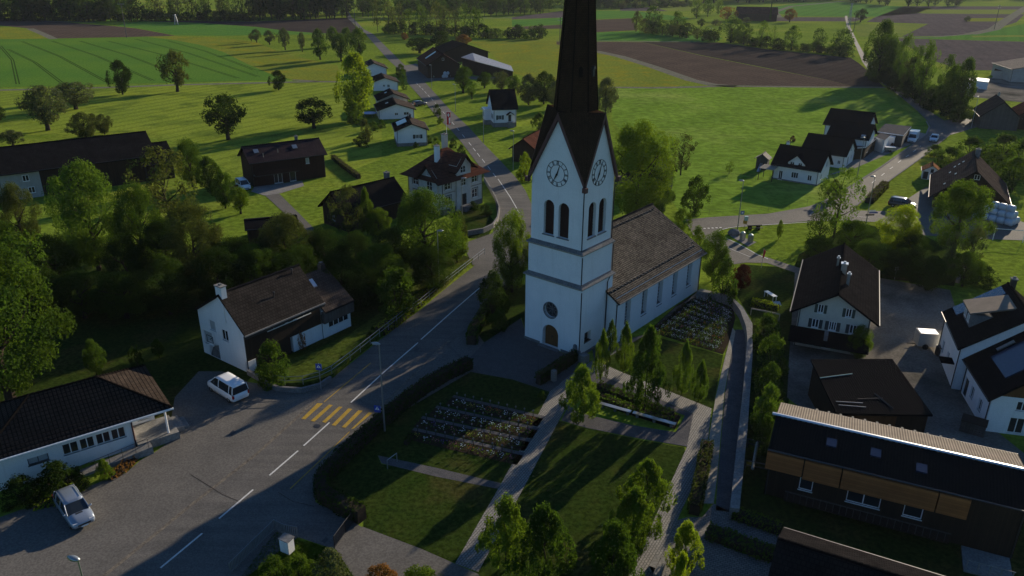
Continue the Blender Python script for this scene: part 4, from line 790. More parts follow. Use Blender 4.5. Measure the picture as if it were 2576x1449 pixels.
# --- hipped building at the lower left
def hip_house():
    x, y, yaw = -41.3, 51.4, 37; L, W, he, hr = 12.7, 7.5, 3.87, 5.85; root = empty('hipped_building', (x, y, 0), R(yaw), 'low white building with a big hipped tile roof and a row of four window pairs', 'house')
    L2 = 10.4; F = Face((-6, 0, 0), (1, 0, 0), (0, -1, 0)); mb = MB(); o6 = 6
    ws = [(4.95, 1.32), (6.25, 1.25), (7.5, 1.25), (8.7, 1.25)]
    holes = [[(a + o6, 1.35), (a + o6 + w_ - .12, 1.35), (a + o6 + w_ - .12, 2.4), (a + o6, 2.4)] for a, w_ in ws] + [[(2.4 + o6, 1.45), (3.9 + o6, 1.45), (3.9 + o6, 2.1), (2.4 + o6, 2.1)]]
    wall(mb, F, [(0, 0), (L2 + 6, 0), (L2 + 6, he - .1), (0, he - .1)], holes, .2)
    wall(mb, Face((L2, 0, 0), (0, 1, 0), (1, 0, 0)), [(0, 0), (2.6, 0), (2.6, he - .1), (0, he - .1)]); wall(mb, Face((L2, 2.6, 0), (1, 0, 0), (0, -1, 0)), [(0, 0), (L - L2, 0), (L - L2, he - .1), (0, he - .1)], [[(.9, 1.0), (1.9, 1.0), (1.9, 3.0), (.9, 3.0)]], .15)
    wall(mb, Face((L, 2.6, 0), (0, 1, 0), (1, 0, 0)), [(0, 0), (W - 2.6, 0), (W - 2.6, he - .1), (0, he - .1)]); wall(mb, Face((L, W, 0), (-1, 0, 0), (0, 1, 0)), [(0, 0), (L + 6, 0), (L + 6, he - .1), (0, he - .1)]); mb.build('wall', MT['plaster'], root)
    for a, w_ in ws: window(F, a + o6, 1.35, w_ - .12, 1.05, root, 'w', 'white', .2)
    window(F, 2.4 + o6, 1.45, 1.5, .65, root, 'w', 'stone_grey', .2, 2, 1, 'glass_blind'); window(Face((L2, 2.6, 0), (1, 0, 0), (0, -1, 0)), .9, 1.0, 1.0, 2.0, root, 'w', 'white', .15)
    rr = hip_roof(L, W, he + .05, hr, 1.0, 'rf_dash', root); m = MB(); s_ = (hr - he - .05) / (W / 2); nrm = Vector((0, -s_, 1)).normalized(); up_ = Vector((0, 1, s_)).normalized()
    for j in range(12):
        y0 = -.95 + j * .4
        for i in range(46):
            xx = -.9 + i * .32; ym = y0 + .3
            if xx < ym + .1 or xx > L - ym - .1: continue
            p0 = Vector((xx, y0, he + .05 + y0 * s_)) + nrm * .01; m.hexa([p0, p0 + Vector((.05, 0, 0)), p0 + Vector((.05, 0, 0)) + up_ * .27, p0 + up_ * .27], [p0 + nrm * .075, p0 + Vector((.05, 0, 0)) + nrm * .075, p0 + Vector((.05, 0, 0)) + up_ * .27 + nrm * .06, p0 + up_ * .27 + nrm * .06])
    m.build('tile_rolls', MT['rf_grey'], rr)
    m = MB(); m.tube([(L2, -.08, 0), (L2, -.08, he - .3)], .07, 6); m.build('downpipe', MT['terracotta'], root)
    m = MB(); m.tube([(L + .4, -.5, 0), (L + .4, -.5, he - .4)], .09, 8); m.build('porch_post', MT['white'], root)
    m = MB(); m.box(L2 + .05, L + 1.2, -.9, 2.55, 0, .75); m.box(L - .2, L + 1.9, .2, 2.5, 0, .5); m.box(L + .3, L + 2.4, .5, 2.4, 0, .25); m.build('porch_steps', MT['concrete'], root)
    m = MB(); m.hexa([(4.5, -1.9, 0), (L2 + 1.0, -1.9, 0), (L2 + 1.0, -.95, 0), (4.5, -.95, 0)], [(4.5, -1.9, .05), (L2 + 1.0, -1.9, .74), (L2 + 1.0, -.95, .74), (4.5, -.95, .05)]); m.build('ramp', MT['concrete'], root)
    m = MB()
    for k in range(7): a = 4.8 + k * 1.05; zz = .05 + (a - 4.5) / 6.9 * .69; m.tube([(a, -1.87, zz), (a, -1.87, zz + .95)], .02, 5)
    m.tube([(4.8, -1.87, 1.0), (11.1, -1.87, 1.66)], .025, 5); m.tube([(4.8, -1.87, .6), (11.1, -1.87, 1.26)], .015, 5); m.build('handrail', MT['dark'], root)
hip_house()

# --- ornate grey house with flared red-brown roofs
def ornate():
    x, y, yaw = -11.68, 125.36, 49.5; L, W, he = 9.6, 8.2, 6.05; root = empty('ornate_house', (x, y, 0), R(yaw), 'grey three storey house with flared red brown roofs and cross gables by the road', 'house')
    fs = faces(L, W); F0, F3 = fs[0], fs[3]; dk = dict(mat_frame='white')
    w3 = [(1.0, 4.15, 1.35, 1.4, 'wa'), (1.1, 1.8, 1.3, 1.4, 'wa'), (4.7, 3.9, 1.35, 1.5, 'wa'), (4.8, 1.1, 1.3, 1.9, 'da')]; w0 = [(.65, 4.2, 1.35, 1.3, 'wa'), (.7, 1.5, 1.3, 1.5, 'w'), (7.2, 4.2, 1.3, 1.3, 'wa'), (7.2, 1.5, 1.3, 1.5, 'w')]
    mb = MB(); hl = lambda ws: [arch(a, a + w_, z, z + h_, 8, False) for a, z, w_, h_, _ in ws]
    wall(mb, F0, [(0, 0), (L, 0), (L, he), (0, he)], hl(w0)); wall(mb, F3, [(0, 0), (W, 0), (W, he), (0, he)], hl(w3)); wall(mb, fs[1], [(0, 0), (W, 0), (W, he), (0, he)]); wall(mb, fs[2], [(0, 0), (L, 0), (L, he), (0, he)]); mb.build('wall', MT['plaster_light'], root)
    for F, ws in ((F0, w0), (F3, w3)):
        for a, z, w_, h_, st in ws:
            window(F, a, z, w_, h_, root, st, 'white', .14, 2, 2); m = MB(); F.box(m, a - .14, a - .02, z - .1, z + h_ + .1, 0, .035); F.box(m, a + w_ + .02, a + w_ + .14, z - .1, z + h_ + .1, 0, .035); F.box(m, a - .14, a + w_ + .14, z + h_ + .101, z + h_ + .25, 0, .06); m.build('window_surround', MT['stone_grey'], root)
    m = MB(); F0.box(m, -.1, L + .1, 0, .9, 0, .08); m.build('plinth', MT['stone_grey'], root); m = MB(); F3.box(m, -.08, W - .003, 0, .88, 0, .08); m.build('plinth', MT['stone_grey'], root)
    m = MB(); F0.box(m, 0, 3, 3.55, 3.7, 0, .05); m.build('string_course', MT['stone'], root); m = MB(); F0.box(m, 6.5, L, 3.55, 3.7, 0, .05); m.build('string_course', MT['stone'], root)
    # main flared hip roof
    def flare(F, s0, s1, prof, mat, name, v0=0):
        pass
    mb = MB(); cx0, cx1, cy = 3.6, L - 3.6, W / 2; rings = [(1.15, he - .35), (.35, he + .15), (-1.2, he + 1.45), (-cy + .02, he + 4.0)]
    def rect(off): return [(-off, -off), (L + off, -off), (L + off, W + off), (-off, W + off)]
    R_ = [[(p[0], p[1], z) for p in rect(o_)] for o_, z in rings[:3]]; top = [(cy, cy, rings[3][1]), (L - cy, cy, rings[3][1]), (L - cy, cy, rings[3][1]), (cy, cy, rings[3][1])]
    R_.append(top); v = 0
    for k in range(3):
        for i in range(4):
            j = (i + 1) % 4; a, b, c_, d_ = R_[k][i], R_[k][j], R_[k + 1][j], R_[k + 1][i]; e = (Vector(b) - Vector(a)).normalized(); l0 = k * 1.2
            uv = [((Vector(p) - Vector(R_[0][i])).dot(e), l0 + (0 if n_ < 2 else 1.2)) for n_, p in enumerate((a, b, c_, d_))]; mb.poly([a, b, c_, d_], uv)
    mb.poly([(p[0], p[1], p[2] - .02) for p in R_[0]][::-1]); r = mb.build('roof', MT['rf_red'], root)
    def gable(F, s0, s1, ze, za, out, z0, holes, dep):
        mid = (s0 + s1) / 2; F2 = Face(F.p(0, 0, out), F.d, F.n); mb = MB(); wall(mb, F2, [(s0, z0), (s1, z0), (s1, ze), (mid, za - .1), (s0, ze)], [arch(a, a + w_, z, z + h_, 8, False) for a, z, w_, h_ in holes], .14)
        for s in (s0, s1): mb.poly([F.p(s, z0, out), F.p(s, ze, out), F.p(s, ze, -1.5), F.p(s, z0, -1.5)])
        g_ = mb.build('gable_wall', MT['plaster_light'], root); mb = MB(); hw = mid - s0; pr = [(hw + 1.0, -.85), (hw + .35, -.45), (hw * .5, (za - ze) * .42 - .0), (0, za - ze)]
        for sg in (-1, 1):
            for k in range(3):
                (a, za_), (b, zb_) = pr[k], pr[k + 1]; A = [F.p(mid + sg * a, ze + za_, out + .8), F.p(mid + sg * b, ze + zb_, out + .8), F.p(mid + sg * b, ze + zb_, -dep), F.p(mid + sg * a, ze + za_, -dep)]
                mb.poly(A, [(0, k), (0, k + 1), (5, k + 1), (5, k)]); B = [p - Z * .16 for p in A]; mb.poly(B[::-1]); mb.poly([A[0], B[0], B[1], A[1]]); 
                if k == 0: mb.poly([A[0], A[3], B[3], B[0]])
        mb.build('gable_roof', MT['rf_red'], root)
        for a, z, w_, h_ in holes: window(F2, a, z, w_, h_, root, 'wa', 'white', .14, 2, 2)
    gable(F0, 3.1, 6.5, 7.9, 9.75, .35, 0, [(4.05, 6.5, 1.25, 1.15), (4.05, 4.25, 1.3, 1.2)], 4.2)
    gable(F3, 3.4, 7.3, 6.3, 8.3, .3, 0, [(4.75, 6.35, .5, .8), (5.45, 6.35, .5, .8), (4.7, 3.9, 1.35, 1.5)], 3.5)
    window(Face(F0.p(0, 0, .5), F0.d, F0.n), 4.25, .9, 1.1, 1.95, root, 'd', depth=.2); m = MB(); F0.box(m, 3.9, 5.7, 0, .85, .36, 1.6); m.build('door_steps', MT['stone_grey'], root)
    chimney(r, 2.3, 3.4, 7, 10.9, .7, .7, 'plaster'); chimney(r, 7.3, 6.6, 7, 11.6, .8, .8, 'plaster_cream')
    m = MB(); F0.box(m, 5.2, 5.6, 8.6, 8.61, 0, .01); 
    m = MB(); m.tube([(-.08, -.08, 0), (-.08, -.08, he)], .06, 6); m.tube([(L + .06, -.06, 0), (L + .06, -.06, he)], .06, 6); m.tube([(-.06, W + .05, 0), (-.06, W + .05, he)], .06, 6); m.build('downpipe', MT['pipe'], root)
    orf = MB(); orf.poly([(6.9, -1.25, he - .33), (L + 1.2, -1.25, he - .33), (L - 3.4, 3.3, he + 3.1)], [(0, 0), (4, 0), (2, 5)]); 
ornate()

# --- simple gabled houses from measured corners
A = 'white'
H = {}
H['1'] = house('detached_house', 'nearest white house of the right-hand row, with black roof and a gabled dormer', 'house', 51.42, 150.95, -37.2, 8.75, 6.79, 3.45, 6.2, 'x', .5, 'plaster', 'rf_black',
    {0: [W1(1.15, .1, .75, 1.75, cols=2), W1(3.6, .8, 1.35, 1.15, cols=3), W1(6.75, .75, .8, 1.1)], 1: [W1(4.3, 2.8, .8, 1.1, 'w', cols=1), W1(1.6, .9, .8, 1.0)]}, group='white houses of the right-hand row', plinth=.25)
w_, r_, F2 = gable_wing(H['1'][0], faces(8.75, 6.79)[0], 2.7, 6.0, 3.95, 5.4, 2.4, 'plaster', 'rf_black', .03, .35, 2.75, [[(3.1, 2.8), (3.9, 2.8), (3.9, 3.9), (3.1, 3.9)], [(4.65, 2.8), (5.4, 2.8), (5.4, 3.9), (4.65, 3.9)]])
window(F2, 3.1, 2.8, .8, 1.1, H['1'][0]); window(F2, 4.65, 2.8, .75, 1.1, H['1'][0]); chimney(H['1'][1], .9, 3.9, 5, 6.75, .5, .4)
H['2'] = house('detached_house', 'second white house of the right-hand row, plain black roof over a white gable', 'house', 61.70, 164.32, -35.6, 8.59, 7.71, 3.12, 5.65, 'x', .5, 'plaster', 'rf_black',
    {0: [W1(7.3, .8, .6, .8)], 1: [W1(2.2, 2.7, .8, 1.0, cols=1), W1(4.4, 2.7, .9, 1.1, cols=1), W1(2.9, .1, .9, 1.8, 'd'), W1(5.5, .9, .9, 1.0)]}, group='white houses of the right-hand row')
H['3'] = house('detached_house', 'third white house of the right-hand row, tall black roof above the garages', 'house', 70.11, 172.74, -34.4, 7.99, 7.82, 4.58, 6.82, 'x', .5, 'plaster', 'rf_black',
    {0: [W1(1, 1.2, 1.1, 1.1), W1(5, 1.2, 1.1, 1.1)], 1: [W1(3.4, 3.6, .8, 1.3, cols=1), W1(2, 1, 1, 1.2)]}, group='white houses of the right-hand row')
H['4'] = house('detached_house', 'farthest white house of the right-hand row, black roof rising behind the third', 'house', 74.8, 187.5, -36.2, 9.3, 8.6, 4.2, 6.9, 'x', .5, 'plaster', 'rf_black', {1: [W1(3, 3.4, 1, 1.2), W1(4.6, 1, 1, 1.2)]}, group='white houses of the right-hand row')
on_roof(H['3'][1], 'skylight', 'x', 7.99, 7.82, 4.58, 6.82, 0, 6.6, .3, .9, .5, 'steel')
H['w'] = house('farm_cottage', 'cream two storey cottage with steep black roof and green shutters in the orchard', 'house', -5.03, 199.45, 11.7, 5.92, 8.53, 5.07, 8.77, 'x', .45, 'plaster', 'rf_black',
    {0: [W1(1.2, 1.9, .95, 1.1, 's'), W1(3.85, 1.35, .75, 1.75, 'd')], 3: [W1(3.2, 3.6, 1.0, 1.2), W1(6.3, 2.0, .9, 1.1, 's')]}, plinth=1.1)
m = MB(); f3 = faces(5.92, 8.53)[3]; f3.box(m, 1.6, 4.9, 1.2, 3.9, 0, 1.6); m.build('bay', MT['plaster'], H['w'][0]); m = MB(); f3.box(m, 1.6, 4.9, 0, 1.2, 0, 1.57); m.build('bay_base', MT['concrete'], H['w'][0]); m = MB(); f3.box(m, 1.4, 5.1, 3.9, 4.0, 0, 1.9); m.build('balcony_slab', MT['white'], H['w'][0])
bf = Face(f3.p(0, 0, 1.6), f3.d, f3.n); window(bf, 2.4, 1.9, 1.5, 1.2, H['w'][0], depth=-.02)
f0 = faces(5.92, 8.53)[0]; gable_wing(H['w'][0], f0, 3.4, 5.1, 3.3, 3.9, .1, 'plaster', 'rf_black', 1.0, .15, 3.3); m = MB(); f0.box(m, 3.5, 5.2, 0, 1.3, .05, 1.3); m.build('entry_steps', MT['concrete'], H['w'][0])
m = MB(); m.tube([f0.p(3.5, 1.3, 1.0), f0.p(3.5, 3.3, 1.0)], .05, 5); m.tube([f0.p(5.0, 1.3, 1.0), f0.p(5.0, 3.3, 1.0)], .05, 5); m.build('porch_posts', MT['white'], H['w'][0])
H['a'] = house('bungalow', 'white bungalow with solar panels, nearest of the four along the main road', 'house', -26.46, 176.59, 12.6, 6.87, 8.6, 3.86, 5.23, 'y', .45, 'plaster', 'rf_grey',
    {0: [W1(4.2, 1.7, 1.05, .9, 'S', cols=3), W1(3.35, 4.15, .2, .35, 'wn', cols=1)]}, plinth=.75, group='white bungalows beside the main road')
for k in range(2): on_roof(H['a'][1], 'solar_panel', 'y', 6.87, 8.6, 3.86, 5.23, 0, 3.3 + k * 2.1, .5, 2.0, 2.4, 'solar_lt')
on_roof(H['a'][1], 'dark_slope', 'y', 6.87, 8.6, 3.86, 5.23, 0, -.4, -.4, 9.4, 4.05, 'rf_black', .01, 0); chimney(H['a'][1], 3.7, 6.4, 4.5, 6.0, .5, .5, 'dark')
H['b'] = house('bungalow', 'white bungalow with bare white gable, second along the main road', 'house', -35.75, 208.65, 14.3, 9.39, 9.3, 2.6, 4.15, 'y', .5, 'plaster', 'rf_grey', {0: [W1(4.2, .9, .9, .7), W1(6.6, .9, 1.4, .8, pane='glass')]}, group='white bungalows beside the main road')
H['c'] = house('bungalow', 'white bungalow with cream gable wedged behind the second one', 'house', -37.47, 219.6, 15.4, 8.18, 8.0, 3.5, 5.1, 'y', .5, 'plaster_cream', 'rf_grey', {}, group='white bungalows beside the main road')
H['d'] = house('bungalow', 'farthest white bungalow, its eave touching the yellow lime tree', 'house', -45.80, 256.33, 14.7, 8.60, 10.02, 2.75, 4.21, 'y', .5, 'plaster', 'rf_grey', {0: [W1(3.7, 1.2, .7, .7), W1(5.1, 1.0, .8, .9)]}, group='white bungalows beside the main road')
H['e'] = house('bungalow', 'brown-roofed bungalow, last of the row before the farm', 'house', -55, 290, 15, 9, 11, 2.8, 4.6, 'y', .5, 'plaster', 'rf_grey', {})
for k in 'bcd': on_roof(H[k][1], 'dark_slope', 'y', *( {'b': (9.39, 9.3, 2.6, 4.15), 'c': (8.18, 8.0, 3.5, 5.1), 'd': (8.6, 10.02, 2.75, 4.21)}[k]), 0, -.45, -.45, {'b': 10.2, 'c': 8.9, 'd': 10.9}[k], {'b': 5.2, 'c': 4.8, 'd': 4.8}[k], 'rf_black', .01, 0)
on_roof(H['b'][1], 'skylight', 'y', 9.39, 9.3, 2.6, 4.15, 0, 4, 2.4, .9, .8, 'steel'); on_roof(H['c'][1], 'skylight', 'y', 8.18, 8.0, 3.5, 5.1, 0, 4, 2.4, .9, .7, 'steel')
H['bh'] = house('timber_house', 'long dark timber house with purple brown tiles and two skylights beside a parked van', 'house', -48.63, 141.95, 33.2, 14.15, 6.86, 4.9, 6.98, 'x', .5, 'wood_red', 'rf_purple', {0: [W1(10.4, 3.1, .7, 1.1, cols=1, pane='glass_blind'), W1(4, .1, 1.6, 1.9, cols=2), W1(7, .1, 1.2, 1.9, cols=1)]}, th=.18)
for a in (1.3, 8.7): on_roof(H['bh'][1], 'skylight', 'x', 14.15, 6.86, 4.9, 6.98, 0, a, 1.9, .9, 1.0, 'galv')
for a, b in ((2.6, .6), (5.6, 1.2)):
    m = MB(); z = 4.9 + b * .607; m.tube([(a, b, z - .1), (a, b, z + .7)], .05, 5); m.build('vent_pipe', MT['galv'], H['bh'][1])
m = MB(); m.box(.2, 8.5, -1.3, 0, 2.15, 2.3); m.build('balcony', MT['wood_grey'], H['bh'][0]); m = MB(); m.box(.2, 8.5, -1.3, -1.24, 2.3, 3.1); m.build('balcony_rail', MT['wood_red'], H['bh'][0]); chimney(H['bh'][1], 10.2, 3.9, 6, 7.7, .5, .5, 'stone_grey')
H['dk'] = house('dark_barn', 'dark brown house half hidden by trees, with a chimney at its right ridge end', 'house', -25.99, 116.4, 46.9, 11.75, 6.37, 3.4, 5.95, 'x', .55, 'wood', 'rf_dark', {3: [W1(2.4, 1.1, .9, 1.0)]}); chimney(H['dk'][1], 11, 3.5, 5, 6.9, .7, .7, 'stone_grey')
H['ls'] = house('low_shed', 'low flat dark shed below the gravel lane', 'shed', -39.63, 110.34, 19.2, 7.26, 4.91, 2.5, 3.0, 'x', .3, 'wood', 'rf_black', {})
H['lf'] = house('long_farmhouse', 'very long dark farmhouse with white left part at the left edge', 'farmhouse', -88.8 - .3, 131.2, 37, 25.5, 11.2, 5.3, 8.35, 'x', .7, 'wood', 'rf_dark', {0: [W1(3.2, 3.3, .9, 1.0, pane='glass_blind')]}); m = MB(); F = faces(25.5, 11.2)[0]
F.box(m, -8, 6.3, 0, 4.7, -.3, .06); m.build('white_front', MT['plaster_grey'], H['lf'][0])
for a, z in ((-1.5, 3.1), (3.6, 3.1), (0.6, .9), (4.1, .9), (-3.4, .9)): window(Face(F.p(0, 0, .06), F.d, F.n), a, z, 1.0, 1.1, H['lf'][0], depth=-.01)
m = MB(); m.box(-9, .0, -.7, 11.8, 4.8, 5.0); 
H['lf2'] = house('farm_wing', 'lower dark wing of the long farmhouse behind the dark-leaved tree', 'farmhouse', -70.0, 145.1, 37, 5.2, 9.5, 3.6, 6.2, 'x', .6, 'wood', 'rf_dark', {})
H['b1'] = house('barn', 'dark barn with a white roof strip facing the bale stack', 'barn', -30.7, 285.9, 15.1, 11.73, 22.74, 4.72, 8.26, 'y', .5, 'wood', 'rf_red', {0: [W1(5.3, 6.0, .8, .9, 'wn', cols=1)]}); on_roof(H['b1'][1], 'roof_light', 'y', 11.73, 22.74, 4.72, 8.26, 0, 11, 1.5, 1.6, 4.5, 'steel')
H['b2'] = house('barn', 'big black barn rising behind the farm shed', 'barn', -30.01, 330.65, 25, 21.2, 14, 3.66, 7.26, 'y', .5, 'wood', 'rf_dark', {})
H['bt'] = house('small_barn', 'small dark barn with a brown roof directly left of the spire', 'barn', -.17, 163.41, -22, 5.21, 9.7, 3.32, 5.22, 'y', .6, 'wood', 'rf_red', {})
H['bb'] = house('steep_barn', 'dark steep-roofed barn behind the bright tree right of the tower', 'barn', 18.86, 140.41, -43, 6.5, 9.5, 4.0, 8.6, 'x', .5, 'wood_grey', 'rf_dark', {})
H['br'] = house('big_barn', 'large brown barn with a wide sagging roof above the white bales', 'barn', 74.01, 132.47, -27, 10.92, 16.0, 2.62, 7.34, 'y', .8, 'wood', 'rf_grey', {0: [W1(8.2, .1, 2.3, 1.2, 'd', pane='stone_grey'), W1(5.3, 5.6, .9, .9, 'wn')]}, th=.15); chimney(H['br'][1], 5.9, 13.0, 6, 8.3, .8, .8, 'stone_grey')
for a, b in ((2.5, 1.5), (5.5, 3.5), (9, 2.5), (11.5, 3.4), (11.6, 4.2), (11.7, 5)): on_roof(H['br'][1], 'glass_tile', 'y', 10.92, 16, 2.62, 7.34, 0, a, b, .45, .35, 'steel', .01)
H['cr'] = house('farmhouse', 'white farmhouse with green shutters in its gable under a broad dark roof', 'farmhouse', 31.8, 78.6, -23.2, 7.34, 15.9, 4.86, 7.2, 'y', .8, 'plaster_cream', 'rf_dark',
    {0: [W1(1.9, 4.35, .6, 1.0, 's'), W1(4.75, 4.35, .6, 1.0, 's'), W1(1.55, 2.5, .7, 1.05, 'S'), W1(3.3, 2.5, .75, 1.05, 'S', cols=3), W1(5.4, 2.5, .7, 1.05, 'S'), W1(.5, .4, 1.6, 1.1, 'w'), W1(3.0, .3, .8, 1.1, 'w')]}, th=.2)
m = MB(); m.hexa([(-.6, -2.2, 1.35), (7.6, -2.2, 1.35), (7.6, .0, 2.2), (-.6, .0, 2.2)], [(-.6, -2.2, 1.47), (7.6, -2.2, 1.47), (7.6, .0, 2.35), (-.6, .0, 2.35)]); m.build('pent_roof', MT['rf_black'], H['cr'][0])
m = MB(); m.box(3.0, 3.4, -1.6, -.2, 1.85, 2.5); m.build('roof_window', MT['steel'], H['cr'][0])
for a, b, s_ in ((3.9, 6.5, .5), (4.5, 3.9, .25), (3.2, 9, .2)): chimney(H['cr'][1], a, b, 6, 7.6 + s_, s_ * 1.2, s_ * 1.2, 'galv', 'steel')
q = [P(2104.5, 1038.8, 3.0), P(2347, 1043.8, 3.0), P(2244.5, 902.5, 3.9), P(2039.5, 903.8, 3.9)]; c0 = Vector((q[0].x, q[0].y, 0)); sh = empty('open_shed', c0, 0, 'wide low shed with a plain dark corrugated roof and loose battens on it', 'shed'); q = [p - c0 for p in q]; d_ = (q[1] - q[0]).normalized(); mb = MB()
mb.hexa([p - Z * .18 for p in q], q); mb.poly([p + Z * .004 for p in q], [((p - q[0]).dot(d_), (p - q[0]).cross(d_).length) for p in q]); mb.build('roof', MT['eternit_dk'], sh)
ctr = sum(q, Vector()) / 4; l = [ctr + (p - ctr) * .94 for p in q]; mb = MB(); mb.raw([(p.x, p.y, 0) for p in l] + [(p.x, p.y, p.z - .2) for p in l], [(0, 1, 5, 4), (1, 2, 6, 5), (2, 3, 7, 6), (3, 0, 4, 7)]); mb.build('wall', MT['wood'], sh)
F = Face((l[0].x, l[0].y, 0), l[1] - l[0], (l[1] - l[0]).cross(Z)); mb = MB(); F.box(mb, .8, 5.2, .1, 2.6, .0, .06); mb.build('door', MT['oak'], sh)
for a, b, a2, b2, wd, mt in ((.0, .62, .40, .70, .05, 'bale_green'), (.62, .08, .52, .34, .06, 'wood_grey'), (.06, .13, .34, .10, .035, 'galv'), (.05, .19, .33, .17, .035, 'galv'), (.3, .24, .58, .26, .035, 'wood_grey')):
    A_ = q[0].lerp(q[1], a).lerp(q[3].lerp(q[2], a), b) + Z * .06; B_ = q[0].lerp(q[1], a2).lerp(q[3].lerp(q[2], a2), b2) + Z * .06; mb = MB(); mb.tube([A_, B_], wd, 5); mb.build('loose_batten', MT[mt], sh)
# farmhouse bottom right: corrugated ridge strip, larch boarding
root, r_ = house('larch_farmhouse', 'long farmhouse at the lower right with orange boarding under a dark corrugated roof', 'farmhouse', 20.6, 51.9, -24.6, 17.5, 7.2, 4.5, 5.35, 'x', .2, 'wood', 'eternit_dk', {0: [W1(2.5, 1.3, 1.0, 1.1, cols=1), W1(6.0, 1.3, 2.4, 1.1, cols=2), W1(10.0, 1.3, 1.3, 1.1, cols=1)]}, th=.2)
H['lb'] = (root, r_); F = faces(17.5, 7.2)[0]
for i, (a, b) in enumerate(((-.2, 2.55), (2.65, 5.3), (5.4, 11.9), (12.0, 14.0))): m = MB(); F.box(m, a, b, 2.55 if i else 2.7, 4.25, .0, .42); m.build('larch_cladding', MT['wood_orange'], root)
on_roof(r_, 'corrugated_strip', 'x', 17.5, 7.2, 4.5, 5.35, 1, -.18, -.18, 17.8, 3.85, 'eternit', .02, .01)
m = MB(); m.tube([(-.5, 3.6, 5.42), (18, 3.6, 5.42)], .14, 6); m.build('ridge_cap', MT['steel'], r_)
for k in range(12): m = MB(); m.box(2.7 + k * .95, 2.88 + k * .95, 6.9, 7.75, 4.30, 4.44); m.build('rafter_end', MT['stone'], r_)
for a in (3.9, 7.1, 10.3): on_roof(r_, 'skylight', 'x', 17.5, 7.2, 4.5, 5.35, 0, a, 1.5 if a != 10.3 else 1.0, .75, .85, 'solar', .08)
m = MB(); F.box(m, 1.6, 13.2, .75, .85, 0, 1.3); m.build('balcony', MT['wood'], root); m = MB()
for k in range(24): F.box(m, 1.8 + k * .48, 1.84 + k * .48, 0.85, 1.6, 1.24, 1.28)
F.box(m, 1.6, 13.2, 1.6, 1.66, 1.22, 1.3); m.build('balcony_rail', MT['wood_grey'], root)
m = MB(); F.box(m, 14.2, 17.3, 0, .15, .2, 3.0)
for k in range(5): m.tube([F.p(14.3 + k * .7, 0, 3), F.p(14.3 + k * .7, 1.1, 3)], .04, 5)
m.tube([F.p(14.2, 1.1, 3), F.p(17.2, 1.1, 3)], .04, 5); m.tube([F.p(14.2, .6, 3), F.p(17.2, .6, 3)], .03, 5); m.build('terrace', MT['concrete'], root)
H['rb'] = house('tiled_outbuilding', 'dark tiled outbuilding roof cut off by the bottom edge', 'shed', 16.4, 37.4, -27.3, 11, 7, 3.2, 5.0, 'x', .5, 'wood', 'rf_dark', {})
H['f1'] = house('corner_farmhouse', 'white-walled farmhouse at the right edge with a solar panel on its dark lower roof', 'farmhouse', 45.29, 68.34, -103, 7.21, 8.82, 3.88, 7.6, 'x', .4, 'plaster', 'rf_black', {0: [W1(.4, .1, 1.0, 1.9, 'd'), W1(2.2, .9, .9, 1.2), W1(4.6, .9, .9, 1.2)], 1: [W1(2.1, 2.5, 1.0, .95), W1(1.9, .15, 1.3, 1.6)]}, gable='oak')
on_roof(H['f1'][1], 'solar_panel', 'x', 7.21, 8.82, 3.88, 7.6, 0, 1.6, 1.6, 4.2, 3.6, 'solar'); on_roof(H['f1'][1], 'skylight', 'x', 7.21, 8.82, 3.88, 7.6, 0, .7, 2.4, .4, 1.7, 'steel')
H['f2'] = house('dormer_farmhouse', 'taller dark-roofed farmhouse at the right edge with a long tiled dormer and solar field', 'farmhouse', 47.25, 76.97, -107.8, 8.4, 10.0, 5.06, 8.9, 'x', .4, 'plaster', 'rf_dark', {0: [W1(1.2, 1.0, .9, 1.2), W1(4, 1, .9, 1.2)]})
on_roof(H['f2'][1], 'solar_panel', 'x', 8.4, 10, 5.06, 8.9, 0, -.1, .6, 2.1, 5.0, 'solar'); Fd = faces(8.4, 10)[0]
m = MB(); Fd.box(m, 2.6, 5.6, 5.6, 7.2, -3.5, -.9); m.build('dormer_wall', MT['stone_grey'], H['f2'][1]); m = MB(); q = [Fd.p(2.3, 7.25, -.6), Fd.p(5.9, 7.25, -.6), Fd.p(5.9, 8.4, -4.5), Fd.p(2.3, 8.4, -4.5)]
m.hexa(q, [p + Z * .15 for p in q]); m.poly([p + Z * .16 for p in q], [(0, 0), (3.6, 0), (3.6, 4), (0, 4)]); m.build('dormer_roof', MT['eternit'], H['f2'][1]); chimney(H['f2'][1], .6, 5.2, 8, 9.7, .5, .5, 'dark'); m = MB(); Fd.box(m, 5.9, 7.3, 2.2, 2.32, 0, 1.2); m.build('door_canopy', MT['rf_dark'], H['f2'][0])
window(Face(Fd.p(0, 0, -.9), Fd.d, Fd.n), 3.0, 6.1, .7, .8, H['f2'][1], depth=-.02); window(Face(Fd.p(0, 0, -.9), Fd.d, Fd.n), 4.4, 6.1, .7, .8, H['f2'][1], depth=-.02)
